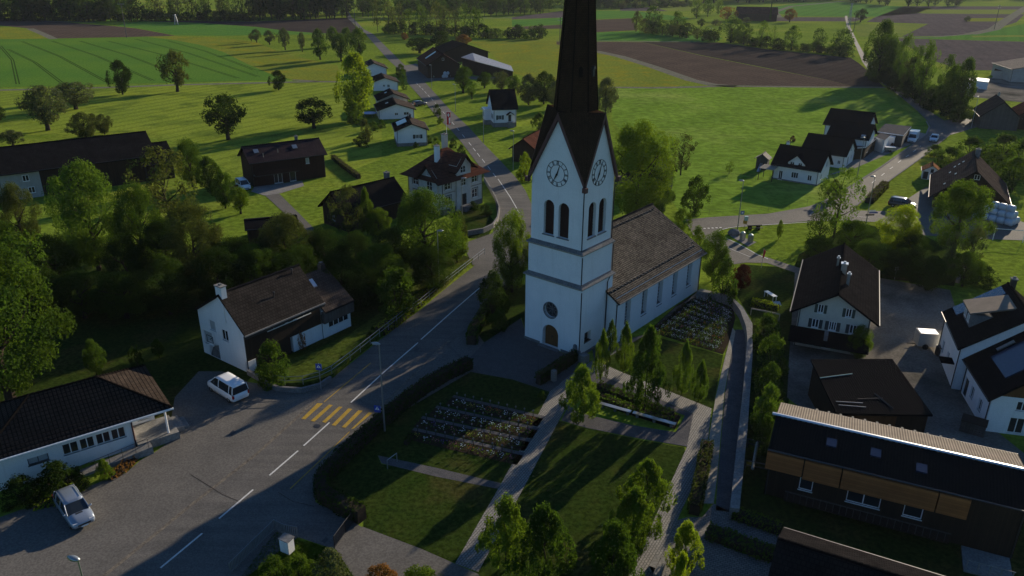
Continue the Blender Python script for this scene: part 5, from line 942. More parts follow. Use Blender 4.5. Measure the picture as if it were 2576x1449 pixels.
# farm shed with mono roofs, garages, small sheds
def flat_box(name, label, cat, pts, h, wm, rm, rim='white', ov=.2, hs=None, group=None, front=None):
    w = [P(*q) for q in pts]; c = w[0].copy(); root = empty(name, c, 0, label, cat, group); n = len(w); l = [(p - c) for p in w]; hs = hs or [h] * n
    mb = MB(); mb.raw([(p.x, p.y, 0) for p in l] + [(p.x, p.y, hh) for p, hh in zip(l, hs)], [(i, (i + 1) % n, (i + 1) % n + n, i + n) for i in range(n)]); mb.build('wall', MT[wm], root)
    ctr = sum(l, Vector()) / n; o = [p + (p - ctr).normalized() * ov for p in l]; mb = MB(); b = [(p.x, p.y, hh + .002) for p, hh in zip(o, hs)]; t = [(p.x, p.y, hh + .2) for p, hh in zip(o, hs)]
    d = (Vector(b[1]) - Vector(b[0])).normalized(); 
    mb.poly(b[::-1]); mb.raw(b + t, [(i, (i + 1) % n, (i + 1) % n + n, i + n) for i in range(n)]); r = mb.build('roof_edge', MT[rim], root)
    mb = MB(); mb.poly([(q[0], q[1], q[2] - .0) for q in t], [((Vector(q) - Vector(t[0])).dot(d), (Vector(q) - Vector(t[0])).cross(d).length) for q in t]); mb.build('roof', MT[rm], root)
    if front is not None:
        for (i, a, b_, z0, z1, mt) in front:
            A_, B_ = l[i], l[(i + 1) % n]; F = Face((A_.x, A_.y, 0), (B_ - A_), (B_ - A_).cross(Z)); ln = (B_ - A_).length; m = MB(); F.box(m, a * ln, b_ * ln, z0, z1, .0, .04); m.build('door', MT[mt], root)
    return root
flat_box('farm_shed', 'open farm shed with a long pale sheet roof beside the barns', 'shed', [(1163, 178), (1197, 190), (1290, 196), (1283, 182), (1190, 172)], 3.2, 'wood', 'bluesheet', 'steel', .4, [4.8, 5.0, 2.2, 2.2, 5.6])
fr = [(0, .05, .95, 0, 2.1, 'white')]
flat_box('garage', 'small white flat-roofed garage cube between the right-hand houses', 'garage', [(2196, 377), (2219, 386), (2232, 374), (2210, 366)], 2.8, 'plaster', 'gravel', 'white', .12)
flat_box('garage', 'wide dark flat-roofed garage beside the parked truck', 'garage', [(2203, 361), (2266, 371), (2285, 348), (2222, 341)], 2.7, 'wood_grey', 'gravel', 'white', .25)
flat_box('garage', 'open carport with slanting white roof edge between second and third house', 'carport', [(2146, 402), (2172, 400), (2200, 377), (2175, 368)], 2.5, 'wood', 'gravel', 'white', .25)
flat_box('white_trailer', 'long white flat-roofed trailer standing before the wide garage', 'trailer', [(2205, 365), (2246, 371), (2252, 362), (2212, 356)], 2.2, 'plaster', 'white', 'white', .03)
H['ws'] = house('garden_shed', 'small white shed with brown gabled roof beside the big barn', 'shed', *P(2318, 450).xy, -25, 3.0, 3.2, 1.9, 2.9, 'y', .25, 'plaster', 'rf_orange', {0: [W1(.2, .05, .8, 1.5, 'd'), W1(1.25, 1.3, .7, .9, 'w', cols=1)]}, th=.08)
H['ph'] = house('playhouse', 'raised wooden playhouse with slide in the pasture garden', 'playhouse', *P(1900, 425).xy, -30, 2.2, 2.2, 2.5, 3.3, 'y', .25, 'wood_grey', 'wood_grey', {0: [W1(.6, .1, 1.0, 1.1, 'd')]}, th=.06, pipes=())
m = MB(); m.hexa([(.8, -2.2, .0), (1.4, -2.2, .0), (1.4, 0, 1.3), (.8, 0, 1.3)], [(.8, -2.2, .1), (1.4, -2.2, .1), (1.4, 0, 1.4), (.8, 0, 1.4)]); m.build('slide', MT['steel'], H['ph'][0])
pg = P(1905, 452); rt = empty('pergola', pg, R(-37), 'pale flat awning on posts beside the nearest white house', 'pergola'); m = MB(); m.hexa([(0, 0, 2.3), (2.9, 0, 2.3), (2.9, 3, 2.5), (0, 3, 2.5)], [(0, 0, 2.4), (2.9, 0, 2.4), (2.9, 3, 2.6), (0, 3, 2.6)]); m.build('awning', MT['stone'], rt)
for a, b in ((.1, .1), (2.8, .1), (.1, 2.9), (2.8, 2.9)): m = MB(); m.box(a - .05, a + .05, b - .05, b + .05, 0, 2.3); m.build('post', MT['wood'], rt)
# right edge depot, far roofs
H['d1'] = house('depot_hall', 'large hall with mauve wall cut by the right edge', 'hall', *P(2540, 206).xy, -10, 25, 18, 4.6, 7.2, 'y', .5, 'plaster_grey', 'eternit', {0: [W1(5, .1, 7, 4.2, 'd')]})
H['r1'] = house('grey_barn', 'grey wooden barn at the right edge beside the side road', 'barn', *P(2462, 323).xy, -20, 8.6, 11, 3.6, 7.2, 'y', .5, 'wood_grey', 'rf_grey', {}); chimney(H['r1'][1], 4.5, 9, 5, 8, .5, .5, 'galv')
H['r2'] = house('brown_barn', 'brown roofed barn cut by the right edge', 'barn', *P(2556, 325).xy, -20, 9, 10, 3.8, 7, 'y', .5, 'wood', 'rf_red', {})
H['fr'] = house('far_farm', 'distant dark barn roof among round trees', 'barn', *P(1853, 52).xy, -12, 27, 14, 5, 9, 'x', .6, 'wood', 'rf_red', {})
flat_box('container', 'pale grey site container in the depot yard', 'container', [(2496, 197), (2535, 200), (2541, 190), (2500, 188)], 2.6, 'plaster_grey', 'eternit_dk', 'galv', .1)
flat_box('container', 'long white site trailer at the edge of the depot yard', 'container', [(2432, 220), (2482, 226), (2484, 218), (2434, 212)], 2.4, 'plaster', 'white', 'white', .1)
flat_box('tarpaulin_stack', 'blue grey stack of covered material beside the depot trailer', 'material stack', [(2410, 232), (2445, 238), (2460, 230), (2425, 222)], 1.2, 'bluesheet', 'bluesheet', 'galv', .05)
# ---------------------------------------------------------------- trees
rnd = random.Random(11)
def rdir(r=rnd):
    while True:
        v = Vector((r.uniform(-1, 1), r.uniform(-1, 1), r.uniform(-1, 1)))
        if .01 < v.length_squared < 1: return v.normalized()
def crown_mesh(kind, seed, nleaf, size):
    r = random.Random(seed); cl = []
    def env(z):                                   # crown radius at height z (unit tree)
        if kind == 'round': t = (z - .16) / .84; return .5 * math.sqrt(max(0, 1 - (2 * t - .95) ** 2)) if 0 <= t <= 1 else 0
        if kind == 'airy': t = (z - .22) / .78; return .5 * math.sqrt(max(0, 1 - (2 * t - .9) ** 2)) ** .9 if 0 <= t <= 1 else 0
        if kind == 'cone': t = (z - .13) / .87; return .74 * min(1, (t / .2) ** .5 if t > 0 else 0) * (1 - max(0, t - .12) / .88) ** .68 if 0 <= t <= 1 else 0
        if kind == 'orch': t = (z - .26) / .74; return .5 * math.sqrt(max(0, 1 - (2 * t - .95) ** 2)) ** .8 if 0 <= t <= 1 else 0
        if kind == 'shrub': return .5 * math.sqrt(max(0, 1 - (z * 1.02) ** 2.4))
        if kind == 'column': return .5 * math.sqrt(max(0, 1 - (1.7 * z - .75) ** 4)) if z < 1 else 0
        if kind == 'spruce': return .5 * (1 - z) ** .9 * (.75 + .25 * math.cos(z * 60))
        return .5
    K = {'round': 85, 'airy': 60, 'cone': 110, 'orch': 55, 'shrub': 55, 'column': 80, 'spruce': 120}[kind]
    tries = 0
    lob = [(rdir(r), r.uniform(.75, 1.12) if kind != 'cone' else r.uniform(.9, 1.06)) for _ in range(7)]
    while len(cl) < K and tries < 6000:
        tries += 1; z = r.uniform(.02 if kind in ('shrub', 'column') else .12, .97); e = env(z)
        if e < .02: continue
        a = r.uniform(0, 6.283); d = Vector((math.cos(a), math.sin(a), (z - .55) * 1.5)).normalized()
        k = 1.0
        for ld, lf in lob:
            if d.dot(ld) > .72: k = lf
        q = e * k * (r.random() ** .35 if kind != 'airy' else r.random() ** .5) * (1.12 if kind == 'cone' else 1); cr = {'round': .105, 'airy': .085, 'cone': .095, 'orch': .13, 'shrub': .13, 'column': .09, 'spruce': .06}[kind] * r.uniform(.7, 1.35)
        q = max(0, q - cr * .45); cl.append((Vector((q * math.cos(a), q * math.sin(a), z)), cr))
    vs, fs = [], []
    for i in range(nleaf):
        c, cr = cl[i % len(cl)]; d = rdir(r); out = Vector((c.x, c.y, (c.z - .5) * .7)); 
        if d.dot(out) < -.1 and r.random() < .6: d = -d
        p = c + d * cr * (.55 + .5 * r.random()) * Vector((1, 1, .8)).length / 1.6; p.z = max(p.z, .01)
        n = (d + rdir(r) * .9 + Vector((0, 0, .35))).normalized(); t = n.orthogonal().normalized(); t = (t + n.cross(t) * r.uniform(-2, 2)).normalized(); b = n.cross(t); s = size * r.uniform(.6, 1.3); k = len(vs)
        vs += [p - t * s, p - b * s * .55 + n * s * .15, p + t * s, p + b * s * .55 + n * s * .15]; fs.append((k, k + 1, k + 2, k + 3))
    me = bpy.data.meshes.new('crown'); me.from_pydata(vs, [], fs); me.materials.append(MT['l_mid']); me.update(); return me
def trunk_mesh(kind, seed):
    r = random.Random(seed); m = MB()
    if kind in ('shrub', 'column'):
        for k in range(5): a = k * 1.26; m.tube([(0, 0, 0), (.08 * math.cos(a), .08 * math.sin(a), .3), (.2 * math.cos(a), .2 * math.sin(a), .6)], [.02, .012, .005], 5)
    else:
        tw = .03 if kind in ('round', 'orch') else .02; top = {'round': .72, 'airy': .86, 'cone': .9, 'orch': .6, 'spruce': .95}[kind]
        if kind == 'orch': tw = .045
        pts = [(0, 0, 0)] + [(r.uniform(-.012, .012) * i, r.uniform(-.012, .012) * i, top * i / 5) for i in range(1, 6)]; m.tube(pts, [tw * 1.25, tw, tw * .8, tw * .6, tw * .4, tw * .15], 7)
        if kind != 'spruce':
            for k in range(11 if kind != 'cone' else 6):
                z = r.uniform(.22, top * .8); a = r.uniform(0, 6.28); l = {'round': .36, 'airy': .34, 'cone': .15, 'orch': .34}[kind] * r.uniform(.6, 1.1); i = z / top * 5; p0 = Vector(pts[int(i)]).lerp(Vector(pts[min(5, int(i) + 1)]), i - int(i))
                e = Vector((math.cos(a), math.sin(a), 0)); m.tube([p0, p0 + e * l * .45 + Z * .08, p0 + e * l + Z * .22], [tw * .5, tw * .28, tw * .08], 5)
    me = bpy.data.meshes.new('trunk'); me.from_pydata(m.v, [], m.f); me.materials.append(MT['bark']); me.update(); return me
KIND = {'big': (3, 26000, .0115), 'round': (4, 9500, .020), 'airy': (3, 3200, .019), 'cone': (4, 11000, .022), 'orch': (3, 4200, .026), 'shrub': (3, 3600, .03), 'column': (1, 3000, .028), 'spruce': (1, 3500, .025),
        'far': (3, 1000, .042), 'farairy': (2, 550, .036), 'farshrub': (2, 700, .055)}
BASEK = {'big': 'round', 'far': 'round', 'farairy': 'airy', 'farshrub': 'shrub'}
LIB = {}
for k, (nv, nl, sz_) in KIND.items():
    b_ = BASEK.get(k, k)
    LIB[k] = [(crown_mesh(b_, hash_, nl, sz_), trunk_mesh(b_, hash_)) for hash_ in [len(k) * 31 + ord(k[0]) + ord(k[-1]) * 7 + i * 101 for i in range(nv)]]
TN = {'big': 'tree', 'cone': 'tree', 'round': 'tree', 'airy': 'tree', 'orch': 'fruit_tree', 'shrub': 'shrub', 'column': 'shrub', 'spruce': 'spruce', 'far': 'tree', 'farairy': 'tree', 'farshrub': 'shrub'}
def tree_at(p, h, w, kind, leaf, label, group=None, name=None, lean=0):
    cm, tm = rnd.choice(LIB[kind]); nm = name or TN[kind]; cat = {'fruit_tree': 'tree', 'spruce': 'tree'}.get(nm, nm.replace('_', ' '))
    root = empty(nm, (p.x, p.y, 0), rnd.uniform(0, 6.28), label, cat, group)
    if lean: root.rotation_euler = (lean, 0, root.rotation_euler.z)
    for n_, me in (('trunk', tm), ('crown', cm)):
        o = bpy.data.objects.new(n_, me); COL.objects.link(o); o.parent = root; o.scale = (w, w, h)
        if n_ == 'crown': o.material_slots[0].link = 'OBJECT'; o.material_slots[0].material = MT[leaf]
    return root
def w_px_big(w): return w >= 70
def T(u, v, vt, wpx, kind, leaf, label, group=None, name=None, lean=0):
    p = P(u, v)
    if kind == 'round' and v > 440 and w_px_big(wpx): kind = 'big'
    return tree_at(p, max(.5, hgt(u, v, vt)), wpx / ppm(u, v), kind, leaf, label, group, name, lean)
def wood(pts, n, h, w, leaf, label, jit=8):
    """back of a far wood that reads as one mass: one object"""
    w_ = [P(*q) for q in pts]; m = MB(); cm = LIB['far']
    for k in range(n):
        s = k / n * (len(w_) - 1); i = int(s); p = w_[i].lerp(w_[i + 1], s - i) + Vector((rnd.uniform(-jit, jit), rnd.uniform(-jit, jit), 0)); me = cm[k % len(cm)][0]; a = rnd.uniform(0, 6.28); ca, sa = math.cos(a), math.sin(a); ww, hh = w * rnd.uniform(.8, 1.3), h * rnd.uniform(.8, 1.2); b0 = len(m.v)
        m.v += [(p.x + (v.co.x * ca - v.co.y * sa) * ww, p.y + (v.co.x * sa + v.co.y * ca) * ww, v.co.z * hh) for v in me.vertices]; m.f += [tuple(b0 + j for j in f.vertices) for f in me.polygons]; m.uv += [None] * len(me.polygons)
    return tag(m.build('far_wood', MT[leaf]), label, kind='stuff')
def row(pts, n, h, w, kinds, leafs, label, group, jit=3, name=None):
    w_ = [P(*q) for q in pts]; L = [0]
    for i in range(len(w_) - 1): L.append(L[-1] + (w_[i + 1] - w_[i]).length)
    for k in range(n):
        s = L[-1] * (k + .5) / n; i = max(j for j in range(len(L)) if L[j] <= s); i = min(i, len(w_) - 2)
        p = w_[i].lerp(w_[i + 1], (s - L[i]) / (L[i + 1] - L[i])) + Vector((rnd.uniform(-jit, jit), rnd.uniform(-jit, jit), 0))
        hh = h * rnd.uniform(.75, 1.2); tree_at(p, hh, w * rnd.uniform(.8, 1.25), rnd.choice(kinds), rnd.choice(leafs), label, group, name)
# churchyard
g1 = 'young pyramidal trees of the churchyard'
for a in [
 (1511, 963, 834, 34, 'cone', 'l_bright', 'young pyramidal tree nearest the tower corner, trunk in the dark gravel strip'),
 (1535, 893, 808, 26, 'cone', 'l_bright', 'slender bright tree just in front of the nave downpipe'),
 (1568, 939, 816, 36, 'cone', 'l_bright', 'pyramidal tree at the lawn edge below the first nave window'),
 (1619, 1040, 829, 80, 'cone', 'l_mid', 'tallest darkest pyramidal tree, standing in the planting bed'),
 (1715, 994, 861, 38, 'cone', 'l_young', 'thin airy young tree on the small lawn, left one of two'),
 (1757, 1010, 910, 36, 'cone', 'l_young', 'small young tree on the small lawn, right one of two'),
 (1460, 1062, 925, 82, 'cone', 'l_bright', 'leafy tree at the bend of the paved path, left of the planting bed'),
 (1622, 1300, 1163, 100, 'cone', 'l_bright', 'upper one of the trees beside the long paved path'),
 (1588, 1400, 1234, 102, 'cone', 'l_bright', 'middle tree of the row beside the long paved path'),
 (1535, 1520, 1322, 118, 'cone', 'l_mid', 'tree of the long paved path cut by the bottom edge'),
 (1368, 1480, 1280, 128, 'cone', 'l_mid', 'darker of the paired trees at the lower end of the main path'),
 (1271, 1436, 1256, 104, 'cone', 'l_bright', 'tree standing left in the pair at the lower end of the main path'),
 (1716, 1437, 1316, 72, 'cone', 'l_yel', 'yellow green young tree on the block-paved plaza'),
 (1703, 1520, 1394, 52, 'cone', 'l_yel', 'yellow green tree top cut by the bottom edge below the plaza')]:
    T(*a, group=g1)
for i, (u, v, vt, w_) in enumerate(((1925, 872, 792, 78), (1935, 942, 848, 84), (1930, 1010, 920, 84), (1920, 1092, 975, 90), (1918, 1135, 1050, 60))):
    T(u, v, vt, w_, 'shrub', 'l_mid' if i != 3 else 'l_young', 'round green bush %s in the line behind the ramp wall' % ['nearest the garden corner,', 'second from the garden corner,', 'in the middle, fullest', 'biggest and brightest,', 'smallest, beside the larch farmhouse,'][i], 'bushes behind the ramp wall', name='shrub')
for a in [
 (2155, 903, 824, 70, 'round', 'l_bright', 'small maple in front of the farmhouse with green shutters'),
 (1863, 729, 668, 54, 'round', 'l_red', 'dark red leaved small tree in the garden'),
 (1958, 602, 556, 18, 'round', 'l_bright', 'tiny staked sapling on the verge by the bench'),
 (1792, 705, 585, 84, 'round', 'l_mid', 'broad tree at the far end of the nave'),
 (1815, 762, 655, 78, 'shrub', 'l_mid', 'wide bush where the ramp wall begins'),
 (1712, 592, 530, 60, 'shrub', 'l_bright', 'bright bush behind the nave gable'),
 (1752, 640, 575, 60, 'shrub', 'l_bright', 'bright low bush beside the broad tree behind the nave'),
 (1600, 570, 320, 190, 'round', 'l_bright', 'huge bright green tree right of the clock tower'),
 (1640, 560, 430, 110, 'round', 'l_mid', 'tree filling the gap between nave ridge and huge bright tree'),
 (1712, 441, 338, 82, 'airy', 'l_brown', 'forked brownish tree beside the steep barn'),
 (1747, 540, 449, 72, 'shrub', 'l_mid', 'tall round bush on the meadow by the side road'),
 (1288, 735, 538, 112, 'round', 'l_bright', 'bright tree hugging the left side of the tower'),
 (1240, 800, 690, 90, 'shrub', 'l_dark', 'dark bush at the foot of the tower by the main road'),
 (1320, 456, 390, 44, 'shrub', 'l_yel', 'yellow green bush in front of the small dark barn'),
 (1523, 292, 200, 62, 'round', 'l_grey', 'grey green tree touching the right flank of the spire'),
 (1330, 264, 190, 62, 'round', 'l_grey', 'silvery tree left of the spire, behind the cottage'),
 (1368, 262, 184, 66, 'round', 'l_dark', 'dark tree close to the left edge of the spire'),
 (1400, 275, 205, 52, 'round', 'l_grey', 'silvery tree partly hidden by the left edge of the spire'),
 (1290, 238, 192, 42, 'orch', 'l_mid', 'tree directly behind the black cottage roof'),
 (1355, 328, 284, 34, 'cone', 'l_bright', 'small pointed tree right of the cottage'),
 (1165, 234, 172, 58, 'orch', 'l_mid', 'fullest fruit tree in front of the dark barn'),
 (1219, 222, 184, 46, 'orch', 'l_mid', 'fruit tree between the full one and the pale bales'),
 (1262, 230, 182, 52, 'orch', 'l_grey', 'grey green fruit tree above the cottage roof corner'),
 (1187, 250, 205, 30, 'orch', 'l_young', 'small thin fruit tree below the fullest one'),
 (1056, 134, 96, 72, 'orch', 'l_dark', 'dark spreading tree left of the dark barn'),
 (1108, 132, 82, 64, 'orch', 'l_dark', 'dark spreading tree directly behind the dark barn'),
 (1166, 116, 88, 44, 'round', 'l_orange', 'orange tree behind the big black barn'),
 (1018, 101, 83, 20, 'round', 'l_orange', 'small orange tree by the main road'),
 (1008, 196, 163, 30, 'shrub', 'l_mid', 'bush at the road corner opposite the farm'),
 (1015, 226, 172, 20, 'column', 'l_mid', 'ivy covered post beside the farthest bungalow'),
 (899, 302, 140, 104, 'round', 'l_yel', 'tall glowing yellow green lime tree beside the bungalows'),
 (896, 312, 262, 44, 'shrub', 'l_mid', 'green bush at the foot of the lime tree'),
 (920, 355, 300, 36, 'shrub', 'l_brown', 'brownish bush by the trampoline'),
 (1100, 290, 262, 24, 'shrub', 'l_mid', 'bush beside the main road near the second bungalow'),
 (701, 227, 179, 46, 'round', 'l_dark', 'small dark single tree on the mown meadow'),
 (790, 323, 252, 96, 'orch', 'l_dark', 'spreading dark fruit tree left of the bungalows'),
 (447, 231, 133, 80, 'orch', 'l_brown', 'tall pear tree standing by the crop field edge'),
 (309, 238, 155, 60, 'round', 'l_dark', 'dense dark pear tree left of the tall one'),
 (575, 352, 242, 106, 'orch', 'l_dark', 'large dark crooked fruit tree above the long farmhouse'),
 (121, 328, 218, 112, 'orch', 'l_grey', 'grey green tree on a bare trunk at the left orchard'),
 (192, 275, 208, 104, 'orch', 'l_grey', 'wide grey green tree behind the bare-trunked one'),
 (217, 348, 286, 84, 'round', 'l_brown', 'brownish tree above the long farmhouse roof'),
 (264, 338, 290, 48, 'round', 'l_brown', 'smaller brownish tree beside the long farmhouse roof'),
 (35, 368, 330, 64, 'orch', 'l_grey', 'low grey bush tree at the left edge of the long roof'),
 (-5, 310, 268, 50, 'orch', 'l_dark', 'dark tree cut by the left edge near the orchard'),
 (68, 640, 470, 100, 'round', 'l_brown', 'brown green tree in front of the white farmhouse wall'),
 (250, 680, 421, 178, 'round', 'l_young', 'biggest bright maple before the long farmhouse'),
 (372, 700, 470, 130, 'round', 'l_mid', 'second bright maple, right of the biggest'),
 (435, 592, 372, 180, 'airy', 'l_brown', 'sparse brown leaved tree at the right end of the long farmhouse'),
 (485, 470, 354, 78, 'round', 'l_mid', 'top tree of the leafy line above the parked van'),
 (530, 486, 398, 66, 'round', 'l_mid', 'middle tree of the leafy line above the parked van'),
 (568, 524, 436, 62, 'round', 'l_mid', 'lowest tree of the leafy line, just left of the parked van'),
 (606, 538, 474, 58, 'orch', 'l_bright', 'small bright fruit tree below the parked van'),
 (505, 722, 514, 152, 'round', 'l_brown', 'yellowish willow-like tree left of the low shed'),
 (30, 1010, 598, 370, 'round', 'l_mid', 'very large tree filling the left edge above the hipped roof'),
 (25, 700, 560, 112, 'round', 'l_mid', 'green tree at the left edge behind the very large one'),
 (150, 745, 600, 150, 'round', 'l_dark', 'dark tree below the brown green one'),
 (732, 705, 545, 142, 'round', 'l_brown', 'yellow brown tree in front of the low shed'),
 (879, 606, 470, 104, 'airy', 'l_brown', 'slender twiggy tree in front of the dark brown house'),
 (925, 592, 478, 36, 'cone', 'l_bright', 'narrow bright tree beside the twiggy one'),
 (955, 602, 528, 72, 'round', 'l_bright', 'bright round tree below the dark brown house roof'),
 (1072, 692, 488, 190, 'round', 'l_mid', 'broad tree hiding the foot of the ornate house'),
 (1158, 602, 540, 42, 'shrub', 'l_brown', 'brown bush beside the ornate house garden'),
 (1150, 660, 575, 60, 'round', 'l_bright', 'bright leaved tree at the bend of the main road'),
 (1000, 792, 676, 114, 'shrub', 'l_mid', 'large light green bush right of the gabled house'),
 (908, 765, 706, 70, 'shrub', 'l_dark', 'dark bush between gabled house and large light bush'),
 (245, 948, 860, 58, 'round', 'l_mid', 'light green small tree above the hipped roof'),
 (347, 923, 873, 34, 'column', 'l_dark', 'clipped dark thuja above the hipped roof'),
 (402, 900, 855, 32, 'round', 'l_mid', 'tiny light tree left of the gabled house'),
 (690, 965, 864, 92, 'shrub', 'l_mid', 'leafy bush in front of the gabled house'),
 (762, 878, 834, 20, 'column', 'l_orange', 'golden dwarf conifer against the white lower wall'),
 (268, 1206, 1157, 34, 'cone', 'l_bright', 'bright dwarf conifer in the bed by the ramp'),
 (150, 1238, 1172, 130, 'shrub', 'l_dark', 'dark bush along the wall of the hipped building'),
 (60, 1262, 1205, 110, 'shrub', 'l_dark', 'dark bush at the left end of the hipped building bed'),
 (2097, 597, 424, 130, 'airy', 'l_young', 'tall open tree where the side roads meet'),
 (2050, 642, 528, 84, 'airy', 'l_mid', 'slim open tree left of the tall open one'),
 (2140, 650, 560, 110, 'round', 'l_mid', 'round tree behind the farmhouse ridge'),
 (2255, 640, 522, 116, 'round', 'l_yel', 'yellow green tree by the barn yard entrance'),
 (2396, 640, 466, 160, 'round', 'l_bright', 'big pyramidal dark green tree in front of the large barn'),
 (2382, 695, 583, 46, 'airy', 'l_grey', 'thin grey tree below the pyramidal one, left'),
 (2440, 675, 572, 64, 'airy', 'l_grey', 'thin grey tree below the pyramidal one, right'),
 (2205, 207, 58, 84, 'round', 'l_mid', 'highest tree of the alder belt along the side road'),
 (2164, 56, 24, 34, 'orch', 'l_dark', 'lone dark tree by the striped field'),
 (1986, 56, 24, 34, 'orch', 'l_orange', 'lone rusty tree at the far farm'),
 (1936, 54, 5, 12, 'spruce', 'l_dark', 'dark pointed spruce at the far farm'),
 (2432, 54, 40, 20, 'farshrub', 'l_dark', 'lone round bush in the mauve field'),
 (1600, 80, 30, 32, 'far', 'l_brown', 'yellowish tree at the left end of the hedge behind the field'),
 (1640, 84, 17, 48, 'far', 'l_mid', 'highest tree of the hedge behind the brown field'),
 (1702, 86, 30, 42, 'far', 'l_mid', 'round tree in the middle of the hedge behind the brown field'),
 (1752, 46, -4, 36, 'far', 'l_bright', 'bright tree on the rise before the far wood'),
 (1780, 42, -4, 30, 'far', 'l_mid', 'darker tree right of the bright one on the rise'),
 (1806, 36, 2, 26, 'far', 'l_bright', 'smaller bright tree on the rise before the far wood'),
 (1763, 69, 48, 22, 'orch', 'l_dark', 'little round tree in the field below the rise'),
 (1838, 108, 45, 62, 'far', 'l_mid', 'big tree at the left end of the far tree belt'),
 (1870, 112, 60, 50, 'far', 'l_mid', 'tree next to the big one in the far tree belt'),
 (1914, 120, 52, 40, 'airy', 'l_young', 'open tree of the far tree belt with visible trunk'),
 (1830, 52, 18, 48, 'far', 'l_orange', 'rusty tree left of the distant barn'),
 (1878, 58, 44, 30, 'farshrub', 'l_grey', 'grey bush before the distant barn'),
 (1800, 64, 48, 30, 'farshrub', 'l_grey', 'grey bush left of the distant barn'),
 (1944, 123, 65, 30, 'farairy', 'l_young', 'thin tree of the far belt, right of the open one'),
 (1990, 127, 67, 50, 'far', 'l_young', 'double crowned tree of the far belt'),
 (2056, 131, 73, 40, 'far', 'l_mid', 'tree of the far belt near the pylon'),
 (2116, 140, 75, 64, 'far', 'l_mid', 'last wide tree of the far belt beside the side road'),
 (1140, 372, 350, 22, 'shrub', 'l_dark', 'dark spruce-like bush at the foot of the banner pole'),
 (1098, 372, 345, 26, 'shrub', 'l_bright', 'bright bush in front of the solar bungalow'),
 (1078, 360, 340, 20, 'shrub', 'l_mid', 'small bush at the right corner of the solar bungalow'),
 (1160, 392, 366, 26, 'shrub', 'l_dark', 'dark bush between the banner pole and ornate house chimney'),
 (1108, 312, 294, 20, 'shrub', 'l_bright', 'light bush beside the road above the banner pole'),
 (1046, 372, 358, 18, 'shrub', 'l_mid', 'small bush in front of the solar bungalow plinth'),
 (1190, 528, 508, 34, 'shrub', 'l_dark', 'dark bush before the door of the ornate house'),
 (1222, 540, 515, 34, 'shrub', 'l_dark', 'dark bush at the right corner of the ornate house'),
 (940, 330, 306, 26, 'shrub', 'l_mid', 'bush between trampoline and second bungalow'),
 (960, 322, 302, 26, 'shrub', 'l_mid', 'bush at the left corner of the solar bungalow'),
 (905, 370, 345, 40, 'shrub', 'l_dark', 'dark bush on the meadow below the trampoline'),
 (2095, 500, 455, 40, 'shrub', 'l_brown', 'bush between nearest white house and its neighbour'),
 (2455, 712, 668, 110, 'shrub', 'l_dark', 'dark bush at the lawn corner above the solar roof'),
 (838, 1470, 1388, 100, 'shrub', 'l_grey', 'pale pink flowering bush at the bottom edge'),
 (760, 1462, 1400, 90, 'shrub', 'l_bright', 'bright bush in the corner garden at the bottom edge'),
 (690, 1470, 1405, 80, 'shrub', 'l_mid', 'green bush behind the corner garden fence'),
 (960, 1470, 1425, 80, 'shrub', 'l_orange', 'reddish low bush beside the lower driveway'),
 (1060, 1478, 1436, 110, 'shrub', 'l_bright', 'leafy bush top at the bottom edge below the driveway'),
 (1255, 830, 780, 58, 'shrub', 'l_mid', 'clipped round bush above the hedge by the forecourt'),
 (1363, 1005, 984, 26, 'shrub', 'l_mid', 'clipped box ball beside the churchyard path'),
 (931, 856, 836, 24, 'shrub', 'l_dark', 'larger clipped box ball on the garden lawn'),
 (938, 838, 822, 17, 'shrub', 'l_dark', 'smaller clipped box ball on the garden lawn'),
 (862, 908, 896, 24, 'shrub', 'l_dark', 'flat clipped bush on the garden lawn'),
 (2030, 395, 372, 14, 'column', 'l_bright', 'narrow bush in the row garden'),
 (1993, 356, 342, 16, 'shrub', 'l_red', 'dark red bush in the row garden'),
 (2243, 375, 360, 16, 'shrub', 'l_red', 'dark red bush in front of the white trailer'),
 (1834, 438, 405, 26, 'airy', 'l_young', 'young fruit tree by the pasture fence')]:
    T(*a)
gl = 'orchard trees left of the main road'
for u, v, vt, w_, lf in ((806, 150, 98, 46, 'l_mid'), (859, 154, 88, 50, 'l_mid'), (904, 148, 74, 54, 'l_mid'), (801, 121, 75, 32, 'l_mid'), (838, 118, 70, 32, 'l_mid'), (874, 114, 72, 34, 'l_mid')): T(u, v, vt, w_, 'orch', lf, 'green rounded orchard tree in the close group left of the main road', gl)
for u, v, vt, w_ in ((761, 131, 83, 20), (718, 126, 74, 32), (679, 112, 78, 34), (646, 107, 75, 26), (633, 104, 84, 14)): T(u, v, vt, w_, 'orch', 'l_grey', 'grey green loose orchard tree in the row nearest the ploughed field', 'pale orchard trees')
# thickets and woods
D_ = ['l_dark', 'l_dark', 'l_mid']
for u, v, vt, w_ in ((215, 800, 690, 150), (320, 800, 690, 160), (430, 790, 655, 150), (560, 770, 635, 150), (650, 745, 622, 140), (760, 770, 625, 150), (860, 780, 645, 150), (960, 745, 622, 140), (1085, 735, 625, 120), (700, 705, 590, 120), (820, 700, 580, 120), (900, 690, 590, 110), (985, 700, 580, 110), (130, 820, 680, 140), (60, 770, 640, 140), (330, 740, 600, 130), (430, 720, 560, 120), (600, 720, 600, 120)):
    T(u, v, vt, w_, 'round', rnd.choice(D_), 'dark leafy tree in the dense thicket along the stream', 'thicket trees along the stream')
for u, v, vt, w_ in ((2060, 660, 600, 90), (2180, 690, 610, 110), (2260, 700, 630, 120), (2330, 730, 650, 110), (2290, 655, 590, 90), (2420, 720, 640, 90)):
    T(u, v, vt, w_, 'round', rnd.choice(D_), 'shaded tree in the thicket above the courtyard', 'thicket trees above the courtyard')
